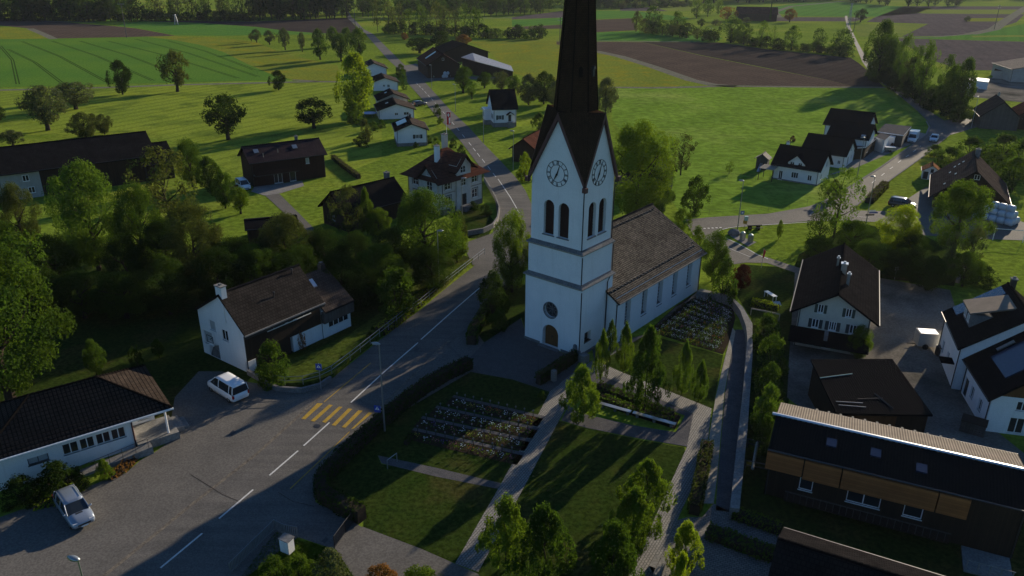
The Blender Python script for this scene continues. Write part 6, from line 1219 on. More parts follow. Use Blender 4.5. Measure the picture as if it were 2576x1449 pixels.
for u, v, vt, w_ in ((2385, 425, 372, 76), (2440, 405, 346, 90), (2520, 400, 338, 100), (2570, 440, 350, 100), (2490, 440, 380, 90), (2350, 395, 365, 50), (2545, 480, 400, 90)):
    T(u, v, vt, w_, 'shrub', 'l_mid', 'rounded green bush in the overgrown slope behind the large barn', 'bushes behind the large barn')
row([(2190, 190), (2250, 222), (2320, 262), (2400, 305), (2420, 312)], 16, 5.5, 8, ['shrub'], ['l_dark', 'l_mid'], 'dense understorey bush of the alder belt', 'alder belt bushes', 1.5)
row([(2200, 192), (2240, 214), (2300, 250), (2360, 285), (2410, 308)], 13, 15, 7, ['airy', 'airy', 'round'], ['l_brown', 'l_mid', 'l_young'], 'slender alder in the belt beside the side road', 'alders beside the side road', 2.5)
row([(1940, 122), (2010, 127), (2080, 135), (2145, 144)], 14, 4, 7, ['farshrub'], ['l_dark', 'l_mid'], 'low bush below the far tree belt', 'far belt bushes', 2)
row([(1835, 105), (1890, 114), (1935, 122)], 8, 5, 8, ['farshrub'], ['l_mid', 'l_dark'], 'low bush at the left part of the far tree belt', 'far belt bushes, left part', 2)
row([(1610, 82), (1660, 86), (1720, 94), (1800, 106)], 13, 6.5, 9, ['farshrub', 'far'], ['l_mid', 'l_dark', 'l_brown'], 'bush in the hedge behind the wide brown field', 'hedge bushes behind the brown field', 2)
row([(-260, 50), (-100, 51), (60, 52), (345, 52)], 34, 16, 12, ['far'], ['l_dark', 'l_dark', 'l_mid'], 'dark tree in the wood at the upper left corner', 'wood at the upper left', 8)
wood([(-260, 42), (100, 43), (330, 43)], 34, 18, 14, 'l_mid', 'back of the dark wood at the upper left', 10)
row([(-200, 52.5), (340, 53)], 26, 5, 10, ['farshrub'], ['l_dark'], 'undergrowth bush before the upper left wood', 'undergrowth of the upper left wood', 3)
row([(350, 52), (640, 52)], 24, 6, 9, ['farshrub'], ['l_dark', 'l_mid'], 'dark bush between the two upper left woods', 'bush strip between the woods', 3)
row([(370, 51), (640, 51)], 20, 17, 8, ['farairy'], ['l_brown', 'l_mid'], 'bare-stemmed tree between the two upper left woods', 'thin trees between the woods', 4)
row([(640, 50), (760, 48), (868, 44)], 24, 18, 11, ['far'], ['l_dark', 'l_dark', 'l_mid'], 'dark tree in the wood left of the road', 'wood left of the main road', 6)
wood([(650, 43), (860, 38)], 18, 20, 13, 'l_mid', 'back of the wood left of the main road', 8)
row([(892, 42), (1050, 44), (1200, 41), (1400, 32)], 32, 13, 10, ['far', 'farairy'], ['l_dark', 'l_mid', 'l_dark'], 'dark tree in the wood between road and spire', 'wood between road and spire', 6)
wood([(900, 34), (1400, 24)], 40, 13, 13, 'l_mid', 'back of the wood between road and spire', 10)
row([(955, 82), (1100, 88), (1210, 93)], 15, 15, 8, ['farairy'], ['l_brown', 'l_mid'], 'thin tree in the stream belt behind the farm', 'thin trees of the stream belt', 4)
row([(955, 83), (1100, 89), (1220, 95), (1365, 98)], 22, 6, 9, ['farshrub'], ['l_dark', 'l_mid'], 'bush in the stream belt behind the farm', 'bushes of the stream belt', 3)
row([(1490, 21), (1700, 9), (1950, 4), (2130, -2)], 40, 20, 15, ['far'], ['l_dark', 'l_mid', 'l_grey'], 'tree in the distant wood right of the spire', 'distant wood right of the spire', 12)
wood([(1480, 12), (1800, 2), (2100, -6)], 44, 26, 19, 'l_dark', 'second line of the distant wood right of the spire', 18)
wood([(1380, -4), (1700, -7), (2200, -8), (2900, 0)], 70, 28, 22, 'l_dark', 'low wooded horizon behind all fields', 25)
row([(2130, 2), (2240, 14), (2345, 16), (2420, 14)], 20, 15, 12, ['far'], ['l_dark', 'l_mid'], 'tree in the distant wood at the upper right', 'distant wood at the upper right', 10)
row([(1495, 22), (1620, 20), (1740, 16)], 16, 6, 9, ['farshrub'], ['l_grey', 'l_mid'], 'pale bush at the edge of the distant wood', 'bushes at the edge of the distant wood', 4)
# ---------------------------------------------------------------- vehicles
def mirror_ring(hw, pts): return [(-y * hw, z) for y, z in pts] + [(y * hw, z) for y, z in reversed(pts)]
def loft(mb, rings):
    n = len(rings[0]); base = len(mb.v)
    for rg in rings: mb.v += rg
    for i in range(len(rings) - 1):
        for k in range(n): k2 = (k + 1) % n; mb.f.append((base + i * n + k, base + (i + 1) * n + k, base + (i + 1) * n + k2, base + i * n + k2)); mb.uv.append(None)
    mb.f.append(tuple(base + k for k in range(n))); mb.uv.append(None); mb.f.append(tuple(base + (len(rings) - 1) * n + k for k in reversed(range(n)))); mb.uv.append(None)
def carpaint(name, c, rough=.3, metal=.0):
    m, t, b = newmat(name); b.inputs['Base Color'].default_value = (*c, 1); b.inputs['Roughness'].default_value = rough; b.inputs['Metallic'].default_value = metal; b.inputs['Coat Weight'].default_value = .6; b.inputs['Coat Roughness'].default_value = .08; return m
MT['tyre'] = solid('tyre_rubber', (.015, .015, .015), .9); MT['lamp_glass'] = glassmat('lamp_glass', (.5, .52, .55), .1); MT['tail'] = glassmat('tail_lamp', (.35, .01, .01), .2); MT['plate'] = solid('number_plate', (.75, .75, .74), .5)
def car(name, label, cat, wheels, side, paint, L=4.5, W=1.78, H=1.5, belt=.95, hood=1.15, ws=.75, rear=.35, tail=.12, hoodz=.88, rails=False, group=None, clad=False):
    a, b = P(*wheels[0]), P(*wheels[1]); h = (b - a).normalized(); lft = Vector((-h.y, h.x, 0)); mid = (a + b) / 2 - lft * side * (W / 2 - .1); yaw = math.atan2(h.y, h.x)
    root = empty(name, (mid.x, mid.y, .05), yaw, label, cat, group); hw = W / 2
    st = [(-L / 2, .38, .72, .78), (-L / 2 + .06, .28, .9 * belt, .92), (-L / 2 + .4, .22, belt, 1), (-L * .1, .2, belt - .01, 1), (L / 2 - hood - .1, .2, belt - .04, 1), (L / 2 - hood * .5, .22, hoodz, .98), (L / 2 - .25, .25, hoodz - .12, .93), (L / 2 - .05, .3, hoodz - .28, .84), (L / 2, .36, hoodz - .36, .72)]
    mb = MB(); loft(mb, [[(x, y, z) for y, z in mirror_ring(hw * f, [(.9, zb), (1, zb + (zt - zb) * .35), (.985, zb + (zt - zb) * .8), (.86, zt), (.4, zt + .035)])] for x, zb, zt, f in st]); body = mb.build('body', paint, root, True)
    xs = [(-L / 2 + rear * .3, belt - .04, .88, belt - .03), (-L / 2 + rear, H - .08, .74, 0), (-L / 2 + rear + .5, H, .76, 0), (L / 2 - hood - ws - .35, H - .02, .75, 0), (L / 2 - hood - ws, H - .07, .73, 0), (L / 2 - hood + .05, belt - .03, .84, 0)]
    mb = MB(); loft(mb, [[(x, y, z) for y, z in mirror_ring(hw, [(.93 if i not in (0, 5) else .86, belt - .06 - (.002 * i)), (.9 if i not in (0, 5) else .84, belt - .03 + (zt - belt) * .3 + .01), (f, zt - .02), (f * .5, zt)])] for i, (x, zt, f, _) in enumerate(xs)]); mb.build('windows', MT['glass'], root)
    mb = MB(); rr = [(-L / 2 + rear * .9, H - .1, .7), (-L / 2 + rear + .5, H + .01, .775), (L / 2 - hood - ws - .35, H - .005, .765), (L / 2 - hood - ws + .03, H - .07, .735)]
    loft(mb, [[(x, -f * hw, z - .04), (x, -f * hw * .97, z + .01), (x, -f * hw * .5, z + .03), (x, f * hw * .5, z + .03), (x, f * hw * .97, z + .01), (x, f * hw, z - .04)] for x, z, f in rr]); mb.build('roof', paint, root, True)
    for sg in (-1, 1):
        for x0, z0, x1, z1, y0, y1 in ((L / 2 - hood + .03, belt, L / 2 - hood - ws, H - .06, .87, .745), (-L / 2 + rear * .3 + .05, belt, -L / 2 + rear, H - .07, .9, .755), (L / 2 - hood - ws - .75, belt, L / 2 - hood - ws - .75, H - .03, .93, .77), (-L / 2 + rear + .55, belt, -L / 2 + rear + .5, H - .02, .93, .775)): mb = MB(); mb.tube([(x0, sg * hw * y0, z0), ((x0 + x1) / 2, sg * hw * (y0 + y1) / 2 * 1.015, (z0 + z1) / 2), (x1, sg * hw * y1, z1)], .045, 5); mb.build('pillar', paint, root)
        mb = MB(); mb.lathe([(.02, 0), (.085, .02), (.1, .1), (.06, .16)], (L / 2 - hood - .15, sg * (hw + .04), belt), 8); mb.build('mirror', paint, root)
        mb = MB(); mb.hexa([(L / 2 - .42, sg * hw * .9, hoodz - .24), (L / 2 - .07, sg * hw * .8, hoodz - .36), (L / 2 - .05, sg * hw * .45, hoodz - .36), (L / 2 - .3, sg * hw * .6, hoodz - .24)], [(L / 2 - .42, sg * hw * .93, hoodz - .13), (L / 2 - .1, sg * hw * .82, hoodz - .2), (L / 2 - .08, sg * hw * .45, hoodz - .2), (L / 2 - .3, sg * hw * .6, hoodz - .1)]); mb.build('headlight', MT['lamp_glass'], root)
        mb = MB(); mb.box(-L / 2 + .0, -L / 2 + .14, sg * hw * .84 - .09, sg * hw * .84 + .09, .62, .95); mb.build('tail_light', MT['tail'], root)
        for x in (-L / 2 + .85, L / 2 - .85):
            mx = Matrix.Rotation(math.pi / 2, 3, 'X'); mb = MB(); mb.lathe([(.14, -.1), (.27, -.105), (.31, -.08), (.315, 0), (.31, .08), (.27, .105), (.14, .1)], (x, sg * (hw - .12), .27), 16, mx); wh = mb.build('tyre', MT['tyre'], root)
            mb = MB(); mb.lathe([(0, -.085), (.06, -.1), (.19, -.09), (.2, -.06), (.2, .06), (.19, .09), (.06, .1), (0, .085)], (x, sg * (hw - .12), .27), 10, mx); mb.build('rim', MT['galv'], wh)
        if rails: mb = MB(); mb.tube([(-L / 2 + rear + .3, sg * hw * .7, H + .07), (L / 2 - hood - ws - .3, sg * hw * .7, H + .06)], .025, 5); mb.build('roof_rail', MT['galv'], root)
    mb = MB(); mb.box(L / 2 - .06, L / 2 + .015, -.45, .45, .42, .55); mb.build('grille', MT['dark'], root)
    mb = MB(); mb.box(-L / 2 - .02, -L / 2 + .03, -.26, .26, .55, .66); mb.build('number_plate', MT['plate'], root); mb = MB(); mb.box(L / 2 - .03, L / 2 + .03, -.24, .24, .3, .4); mb.build('number_plate', MT['plate'], root)
    return root, body
wp = carpaint('car_white', (.75, .77, .8)); gp = carpaint('car_silver_blue', (.26, .30, .36), .3, .4); dp = carpaint('car_dark', (.02, .02, .03)); lp = carpaint('car_light_blue', (.45, .55, .65), .3, .2)
car('minivan', 'white minivan parked with its rear to the road beside the gabled house', 'van', ((577.5, 1013.5), (532.5, 985)), 1, wp, 4.9, 1.93, 1.88, 1.08, .8, .85, .12, hoodz=1.02)
r_, b_ = car('estate_car', 'silver blue estate car with bonnet scoop and roof rails on the driveway', 'car', ((148, 1284), (178, 1329)), -1, gp, 4.7, 1.78, 1.5, .93, 1.15, .8, .45, rails=True, clad=True)
m = MB(); m.box(1.25, 1.45, -.25, .25, .86, .93); m.build('bonnet_scoop', MT['dark'], r_)
car('panel_van', 'small white van parked facing the viewer beside the timber house', 'van', ((594, 470), (610, 482)), -1, wp, 4.3, 1.8, 1.75, 1.0, .85, .8, .1, hoodz=.98)
car('suv', 'dark suv parked on the grass verge near the big barn', 'car', ((2249, 522), (2286, 527.5)), -1, dp, 4.6, 1.85, 1.65, 1.0, 1.1, .7, .3, rails=True)
car('hatchback', 'pale blue car driving on the side road', 'car', ((2342, 350), (2337, 358)), -1, lp, 4.2, 1.75, 1.5)
r_, b_ = car('box_truck', 'white truck with box body parked by the wide garage', 'truck', ((2288, 350), (2281, 359)), -1, wp, 5.6, 2.0, 2.0, 1.15, .9, .6, 2.2, hoodz=1.05)
m = MB(); m.box(-2.8, .2, -1.0, 1.0, .5, 2.35); m.build('cargo_box', wp, r_)
car('estate_car', 'dark car under the bushes beside the second bungalow', 'car', ((1052, 268), (1066, 266)), -1, dp, 4.4, 1.75, 1.45)
tr = empty('car_trailer', P(2237, 382), R(-10), 'small grey trailer with white cover by the garage cube', 'trailer'); m = MB(); m.box(-1.1, 1.1, -.7, .7, .45, 1.1); m.build('body', MT['galv'], tr); m = MB(); m.box(-1.12, 1.12, -.72, .72, 1.1, 1.16); m.build('cover', MT['plaster'], tr)
for s in (-.72, .72): m = MB(); m.lathe([(.0, -.06), (.28, -.06), (.28, .06), (0, .06)], (0, s, .28), 12, Matrix.Rotation(math.pi / 2, 3, 'X')); m.build('wheel', MT['tyre'], tr)
bx = empty('box_trailer', P(2327, 872), R(-8), 'tall white box trailer standing in the farmyard', 'trailer'); m = MB(); m.box(-1.1, 1.0, -.75, .8, .35, 1.9); m.build('body', MT['plaster_grey'], bx); m = MB(); m.box(-.95, .85, -.6, .65, 1.9, 1.92); m.build('roof_panel', MT['steel'], bx); m = MB(); m.tube([(-1.1, 0, .3), (-2.0, 0, .3)], .05, 5); m.build('drawbar', MT['dark'], bx)
for s in (-.8, .85): m = MB(); m.lathe([(0, -.07), (.33, -.07), (.33, .07), (0, .07)], (-.3, s, .33), 12, Matrix.Rotation(math.pi / 2, 3, 'X')); m.build('wheel', MT['tyre'], bx)
bn = empty('rubbish_bin', P(2362, 895), 0, 'black wheeled bin beside the white box trailer', 'bin'); m = MB(); m.box(-.35, .35, -.35, .35, .1, 1.05); m.build('body', MT['dark'], bn); m = MB(); m.hexa([(-.38, -.38, 1.052), (.38, -.38, 1.052), (.38, .38, 1.052), (-.38, .38, 1.052)], [(-.38, -.38, 1.1), (.38, -.38, 1.1), (.38, .38, 1.18), (-.38, .38, 1.18)]); m.build('lid', MT['dark'], bn)
cr = empty('wooden_crate', P(2445, 1085), R(-35), 'open wooden crate against the white farmhouse wall', 'crate'); m = MB()
for k in range(5): m.box(-1, 1, -.7, -.65, .05 + k * .22, .22 + k * .22); m.box(-1, 1, .65, .7, .05 + k * .22, .22 + k * .22); m.box(-1, -.95, -.64, .64, .05 + k * .22, .22 + k * .22); m.box(.95, 1, -.64, .64, .05 + k * .22, .22 + k * .22)
m.build('slats', MT['wood_grey'], cr); m = MB(); m.box(-1.05, 1.05, -.75, .75, 1.16, 1.22); m.build('lid', MT['wood'], cr)

# ---------------------------------------------------------------- street furniture
def lamp(u, v, h, ang, label, z=0, head=.75, mat='galv'):
    p = P(u, v); rt = empty('street_lamp', p, R(ang), label, 'street lamp', 'street lamps'); m = MB(); m.tube([(0, 0, 0), (0, 0, h * .3), (0, 0, h)], [.085, .075, .045], 8); m.build('pole', MT[mat], rt)
    m = MB(); pr = []; 
    for i in range(7):
        t = i / 6; x = -.08 + t * (head + .08); w_ = .05 + .16 * math.sin(math.pi * min(1, t * .85 + .12)); zz = h + .02 + .07 * math.sin(math.pi * t)
        pr.append([(x, -w_, h - .02 + .03 * t), (x, -w_ * .7, zz + .03), (x, 0, zz + .07), (x, w_ * .7, zz + .03), (x, w_, h - .02 + .03 * t), (x, 0, h - .06 + .03 * t)])
    loft(m, pr); m.build('lamp_head', MT['galv'], rt, True); m = MB(); m.box(.15, head - .15, -.1, .1, h - .075, h - .03); m.build('lens', MT['lamp_glass'], rt); return rt
lamp(968, 1084.5, 8.9, 160, 'street lamp beside the crosswalk carrying a blue pedestrian sign')
lamp(1105, 726.5, 8.0, 0, 'tall street lamp behind the road railing')
lamp(1855, 578, 8.05, 150, 'street lamp by the recycling point carrying a blue sign')
lamp(2178, 564, 8.0, 160, 'street lamp with direction signs at the road fork')
lamp(2443, 322, 8, 160, 'street lamp beside the grey wooden barn')
q = P(196, 1409, 8.9); _l = lamp(0, 800, 8.9, 160, 'street lamp cut by the bottom edge on the driveway'); _l.location = (q.x, q.y, 0)
lamp(1086.5, 222.5, 7.5, 160, 'street lamp opposite the pale bale stack'); lamp(1146, 281, 7.5, 160, 'thin street lamp on the orchard verge'); lamp(1216.5, 359.5, 7.8, 160, 'street lamp in front of the cottage bay window'); lamp(1291, 428, 8, 160, 'street lamp in front of the small dark barn'); lamp(2156, 447, 8, 150, 'street lamp between white house and side road'); lamp(1163, 561, 7.5, 0, 'street lamp in the garden of the ornate house')
def pole(u, v, h, label, arms=0, lat=False, mat='wood_grey', name='utility_pole'):
    p = P(u, v); rt = empty(name, p, R(30), label, 'pole'); m = MB()
    if lat:
        for a, b in ((1, 1), (1, -1), (-1, 1), (-1, -1)): m.tube([(a * 1.0, b * 1.0, 0), (a * .2, b * .2, h)], .12, 4)
        for k in range(8): z0, z1 = h * k / 8, h * (k + 1) / 8; r0_, r1_ = 1 - .8 * k / 8, 1 - .8 * (k + 1) / 8; m.tube([(r0_, r0_, z0), (-r1_, r1_, z1)], .06, 4); m.tube([(-r0_, -r0_, z0), (r1_, -r1_, z1)], .06, 4); m.tube([(r0_, -r0_, z0), (r1_, r1_, z1)], .06, 4); m.tube([(-r0_, r0_, z0), (-r1_, -r1_, z1)], .06, 4)
    else: m.tube([(0, 0, 0), (0, 0, h)], [.2, .13], 7)
    m.build('mast', MT['galv' if lat else mat], rt)
    for k in range(arms): m = MB(); z = h - .5 - k * 1.4; m.box(-1.6, 1.6, -.07, .07, z, z + .14); m.build('crossarm', MT['galv'], rt)
for a in ((319, 94.5, hgt(319, 94.5, 8), 'leaning wooden power pole on the brown field at the upper left', 1), (895, 86, hgt(895, 86, 18), 'wooden power pole beside the main road before the wood', 0), (1408, 105, hgt(1408, 105, 42), 'power pole with crossarms just left of the spire', 2), (1788, 88, hgt(1788, 88, 69), 'power pole with one crossarm at the hedge end', 1), (2147, 80, hgt(2147, 80, 45), 'power pole with crossarm next to the lattice mast', 1), (2501, 74, hgt(2501, 74, 12), 'dark power pole beside the far right track', 2)): pole(*a)
pole(2133, 72, hgt(2133, 72, 8), 'steel lattice mast at the start of the striped field', 2, True, name='lattice_mast'); pole(444, 62, hgt(444, 62, 36), 'small lattice mast on the green field at the upper left', 1, True, name='lattice_mast')
def ped_sign(rt, x, z, s=.62, off=.1):
    m = MB(); m.box(x - s / 2, x + s / 2, -off - .03, -off, z, z + s * 1.15); pl = m.build('sign_panel', MT['blue'], rt); m = MB(); y = -off - .034; m.poly([(x - s * .36, y, z + s * .42), (x + s * .36, y, z + s * .42), (x, y, z + s * 1.02)]); m.build('white_triangle', MT['white'], pl)
    m = MB(); y -= .004; m.lathe([(0, -.001), (.035, 0), (0, .001)], (x + .01, y, z + s * .8), 8, Matrix.Rotation(math.pi / 2, 3, 'X')); m.poly([(x - .03, y, z + s * .6), (x + .04, y, z + s * .6), (x + .03, y, z + s * .74), (x - .02, y, z + s * .74)]); m.poly([(x - .09, y, z + s * .45), (x - .05, y, z + s * .45), (x + .02, y, z + s * .6), (x - .02, y, z + s * .6)]); m.poly([(x + .05, y, z + s * .45), (x + .09, y, z + s * .45), (x + .04, y, z + s * .6), (x, y, z + s * .6)]); m.build('walking_figure', MT['dark'], pl)
sg = empty('pedestrian_sign', P(808, 981), R(-8), 'blue square pedestrian crossing sign on a pole at the railing bend', 'road sign'); m = MB(); m.tube([(0, 0, 0), (0, 0, 3.05)], .035, 6); m.build('post', MT['galv'], sg); ped_sign(sg, 0, 2.3, .6, .05)
sg = empty('pedestrian_sign', P(966.5, 1085.5) + Vector((-.05, -.12, 0)), R(-12), 'blue square pedestrian crossing sign fixed to the lamp pole', 'road sign'); m = MB(); m.box(-.45, 0, -.02, .02, 2.25, 2.3); m.box(-.45, 0, -.02, .02, 2.6, 2.65); m.build('bracket', MT['galv'], sg); ped_sign(sg, -.42, 2.1, .6, .03)
sg = empty('stop_sign_board', P(1857, 579), R(10), 'small blue square sign on the recycling lamp pole', 'road sign'); m = MB(); m.box(.05, .65, -.03, 0, 2.6, 3.2); pl = m.build('sign_panel', MT['blue'], sg); m = MB(); m.box(.2, .5, -.036, -.031, 2.75, 3.05); m.build('white_field', MT['white'], pl)
sg = empty('camera_sign', P(2250, 703), R(0), 'white square sign with a dark ring on a post in the farmyard', 'sign'); m = MB(); m.tube([(0, 0, 0), (0, 0, 1.7)], .03, 6); m.build('post', MT['galv'], sg); m = MB(); m.box(-.22, .22, -.06, -.03, 1.35, 1.85); pl = m.build('panel', MT['white'], sg); m = MB(); F_ = Face((0, -.062, 0), (1, 0, 0), (0, -1, 0)); wall(m, F_, circle(0, 1.62, .13, 16), [circle(0, 1.62, .09, 16)], 0); m.build('ring', MT['dark'], pl)
sg = empty('direction_sign', P(2179, 566), R(5), 'blue and white direction signs at the foot of the fork lamp', 'road sign')
for z, x0, x1, mt in ((2.0, .05, 1.5, 'blue'), (1.65, -.5, 1.0, 'dark'), (2.3, .05, 1.1, 'white')): m = MB(); m.box(x0, x1, -.12, -.09, z, z + .26); m.build('sign_panel', MT[mt], sg)
# Swiss banner
fl = empty('banner_pole', P(1124, 352), R(0), 'pole with a long red banner and white cross beside the main road', 'flag'); hh = hgt(1124, 352, 281); m = MB(); m.tube([(0, 0, 0), (0, 0, hh)], [.05, .035], 6); m.tube([(0, 0, hh - .05), (1.0, 0, hh - .05)], .03, 5); m.build('pole', MT['white'], fl)
m = MB(); m.box(.06, 1.0, -.02, .02, hh - 3.0, hh - .1); bn_ = m.build('banner', MT['red'], fl); m = MB(); m.box(.42, .62, -.027, -.021, hh - 1.15, hh - .35); m.box(.23, .42, -.027, -.021, hh - .85, hh - .65); m.box(.62, .81, -.027, -.021, hh - .85, hh - .65); m.hexa([(.6, -.026, hh - 2.9), (.9, -.026, hh - 2.6), (.9, -.021, hh - 2.6), (.6, -.021, hh - 2.9)], [(.62, -.026, hh - 1.4), (.94, -.026, hh - 1.3), (.94, -.021, hh - 1.3), (.62, -.021, hh - 1.4)]); m.build('white_cross', MT['white'], bn_)
fl = empty('flag_pole', P(1915, 674), 0, 'garden flag pole with a drooping red flag', 'flag'); m = MB(); m.tube([(0, 0, 0), (0, 0, 2.9)], .03, 6); m.build('pole', MT['galv'], fl); m = MB(); m.hexa([(0, -.03, 1.6), (.15, -.03, 1.45), (.15, .05, 1.45), (0, .03, 1.6)], [(0, -.05, 2.8), (.35, .02, 2.5), (.35, .1, 2.5), (0, .05, 2.8)]); m.build('flag', MT['red'], fl)
# bench, recycling
bc = empty('picnic_bench', P(1896, 577), R(8), 'rustic log picnic bench on the verge', 'bench')
for x in (-.7, .7): m = MB(); m.box(x - .12, x + .12, -.5, .5, 0, .7); m.build('leg', MT['wood'], bc)
m = MB(); m.box(-1.2, 1.2, -.28, .28, .7, .82); m.build('table_top', MT['wood_grey'], bc); m = MB(); m.box(-1.2, 1.2, -.75, -.5, .4, .48); m.build('seat', MT['wood_grey'], bc)
for i, (u, v) in enumerate(((1867, 604), (1887, 610))): b_ = empty('recycling_column', P(u, v), R(20), ['grey recycling column nearer the bench', 'grey recycling column farther along the slab'][i], 'recycling bin', 'recycling columns'); m = MB(); m.box(-.3, .3, -.3, .3, 0, 1.15); m.build('body', MT['galv'], b_); m = MB(); m.lathe([(.34, 1.15), (.3, 1.3), (.1, 1.4), (0, 1.4)], (0, 0, 0), 10); m.build('dome', MT['bale_green'], b_)
b_ = empty('boulder', P(1846, 590), 0, 'dark boulder at the tip of the verge', 'rock'); m = MB(); m.lathe([(.9, 0), (1.0, .3), (.7, .75), (.25, .95), (0, .97)], (0, 0, 0), 9); m.build('stone', MT['stone_grey'], b_)
b_ = empty('letterbox', P(1873, 574), 0, 'yellow and green box on a post beside the sign lamp', 'box'); m = MB(); m.tube([(0, 0, 0), (0, 0, 1)], .04, 5); m.build('post', MT['galv'], b_); m = MB(); m.box(-.3, .25, -.2, .2, .8, 1.3); m.build('lower_box', MT['roadyellow'], b_); m = MB(); m.box(-.2, .35, -.2, .2, 1.303, 2.0); m.build('upper_box', MT['bale_green'], b_)
sheet('recycling_slab', [(1836, 594), (1850, 590), (1903, 610), (1882, 621)], 'concrete', .06)
# bales
def bale(p, r, label, group, mat='bale', l=1.15, z=0, ang=0):
    m = MB(); m.lathe([(0, -l / 2), (r * .8, -l / 2), (r, -l / 2 + .12), (r, l / 2 - .12), (r * .8, l / 2), (0, l / 2)], (0, 0, r), 16, Matrix.Rotation(math.pi / 2, 3, 'X')); o = m.build('bale', MT[mat], None, True); o.location = (p.x, p.y, z); o.rotation_euler = (0, 0, ang); tag(o, label, 'bale', group); return o
p0 = P(2536, 568); ax = (P(2566, 556) - p0).normalized(); ay = Vector((-ax.y, ax.x, 0)); first = None
for lay, n_, m_ in ((0, 3, 5), (1, 2, 4), (2, 1, 3)):
    for i in range(n_):
        for j in range(m_):
            p = p0 + ax * (i * 1.12 + lay * .56 + .05) + ay * (j * 1.25 + .3 * lay)
            if first is None: first = bale(p, .58, 'white wrapped round bale in the big stack beside the large barn', 'white bales by the large barn', ang=math.atan2(ax.y, ax.x))
            else: c_ = first.copy(); COL.objects.link(c_); c_.location = (p.x, p.y, lay * 1.0)
q0 = P(1089, 196); bx_ = (P(1112, 194) - q0).normalized()
for lay in range(3):
    for i in range(4 - lay): bale(q0 + bx_ * (i * 1.2 + lay * .6), .6, 'pale green wrapped bale in the stack before the dark barn', 'green bales before the dark barn', 'bale_green', z=lay * 1.05)
q0 = P(1116, 196)
for lay in range(2):
    for i in range(3 - lay): bale(q0 + bx_ * (i * 1.2 + lay * .6), .6, 'white wrapped bale beside the pale green stack', 'white bales before the dark barn', z=lay * 1.05)
for u, v in ((1243, 192), (1249, 192)): bale(P(u, v), .75, 'white bale under the farm shed edge', 'white bales by the farm shed')
# cows
for i, (u, v) in enumerate(((1157, 97), (1170, 98))):
    c_ = P(u, v); ske = [(-.9, 0, 1.1), (-.4, 0, 1.15), (.3, 0, 1.12), (.8, 0, 1.2), (1.25, 0, .95), (1.5, 0, .7)]; m = MB(); m.tube(ske, [.3, .42, .45, .36, .2, .12], 8)
    for x in (-.75, .65):
        for s in (-.25, .25): m.tube([(x, s, 1.0), (x + .03, s, .55), (x, s, 0)], [.13, .07, .06], 6)
    m.tube([(-1.1, 0, 1.2), (-1.2, 0, .6)], .03, 4); o = m.build('cow', MT['dark']); o.location = c_; tag(o, ['black cow on the meadow, left one of two', 'black cow on the meadow, right one of two'][i], 'cow', 'two grazing cows')
# hedges
def hedge(pts, h, w, leaf, label, name='hedge', top=None, n=90, ls=.11, world=None):
    w_ = world or [P(*q) for q in pts]; c = w_[0].copy(); rt = empty(name, c, 0, label, 'hedge'); core, lf = MB(), MB(); r = random.Random(len(label) * 7 + 3)
    for i in range(len(w_) - 1):
        a, b = w_[i] - c, w_[i + 1] - c; d = (b - a); L = d.length; d.normalize(); nn = Vector((-d.y, d.x, 0)); hw = w / 2
        core.hexa([a - nn * (hw - .1), b - nn * (hw - .1), b + nn * (hw - .1), a + nn * (hw - .1)], [a - nn * (hw - .15) + Z * (h - .1), b - nn * (hw - .15) + Z * (h - .1), b + nn * (hw - .15) + Z * (h - .1), a + nn * (hw - .15) + Z * (h - .1)])
        for k in range(int(L * (w + 2 * h) * n)):
            t = r.uniform(-.02, 1.02) * L; q = r.uniform(0, w + 2 * h)
            if q < h: p, no = a + d * t - nn * hw + Z * q, -nn
            elif q < 2 * h: p, no = a + d * t + nn * hw + Z * (q - h), nn
            else: p, no = a + d * t + nn * (q - 2 * h - hw) + Z * h, Z
            p = p + no * (r.uniform(-.08, .05) + .06 * math.sin(t * 2.1 + q * 3)); no = (no + rdir(r) * .8).normalized(); t_ = no.orthogonal().normalized(); b_ = no.cross(t_); s = ls * r.uniform(.6, 1.3); z0 = max(0.01, p.z)
            p.z = z0; lf.v += [tuple(p - t_ * s), tuple(p - b_ * s * .6), tuple(p + t_ * s), tuple(p + b_ * s * .6)]; k4 = len(lf.v); lf.f.append((k4 - 4, k4 - 3, k4 - 2, k4 - 1)); lf.uv.append(None)
    core.build('branches', MT['bark'], rt); lf.build('foliage', MT[leaf], rt); return rt
hedge([(1182, 925), (1125, 952), (1070, 985), (1015, 1025), (958, 1074), (905, 1122), (858, 1168), (822, 1205), (808, 1228), (812, 1255), (850, 1280), (912, 1312)], 1.3, 1.15, 'l_dark', 'long dark hedge between pavement and churchyard, turning the lower corner', n=45)
hedge([(1186, 868), (1192, 845), (1215, 805), (1245, 770), (1275, 738)], 1.2, 1.2, 'l_mid', 'hedge beside the road left of the church forecourt', n=60)
hedge([(1446, 907), (1400, 938), (1354, 968)], 1.25, .8, 'l_dark', 'dark clipped hedge running from the tower corner to the path', n=60)
hedge([(1778, 1130), (1768, 1180), (1757, 1240), (1745, 1296)], 1.0, 1.0, 'l_brown', 'brownish hedge tapering between path and stone strip', n=60)
hedge([(1503, 974), (1560, 996), (1620, 1020), (1690, 1050)], .55, 1.1, 'l_mid', 'low leafy planting in the bed behind the steel bench', n=50)
hedge([(1512, 1003), (1600, 1036), (1690, 1064)], .5, .9, 'l_mid', 'low leafy planting right behind the steel bench', n=50)
hedge([(1842, 1300), (1880, 1312), (1920, 1326), (1962, 1342)], .8, 1.0, 'l_bright', 'tufted ornamental grass strip at the foot of the ramp wall', n=70, ls=.09)
hedge([(1778, 1345), (1830, 1362), (1900, 1390), (1945, 1404)], .7, 1.4, 'l_mid', 'low shrub bed across the block-paved plaza', n=55)
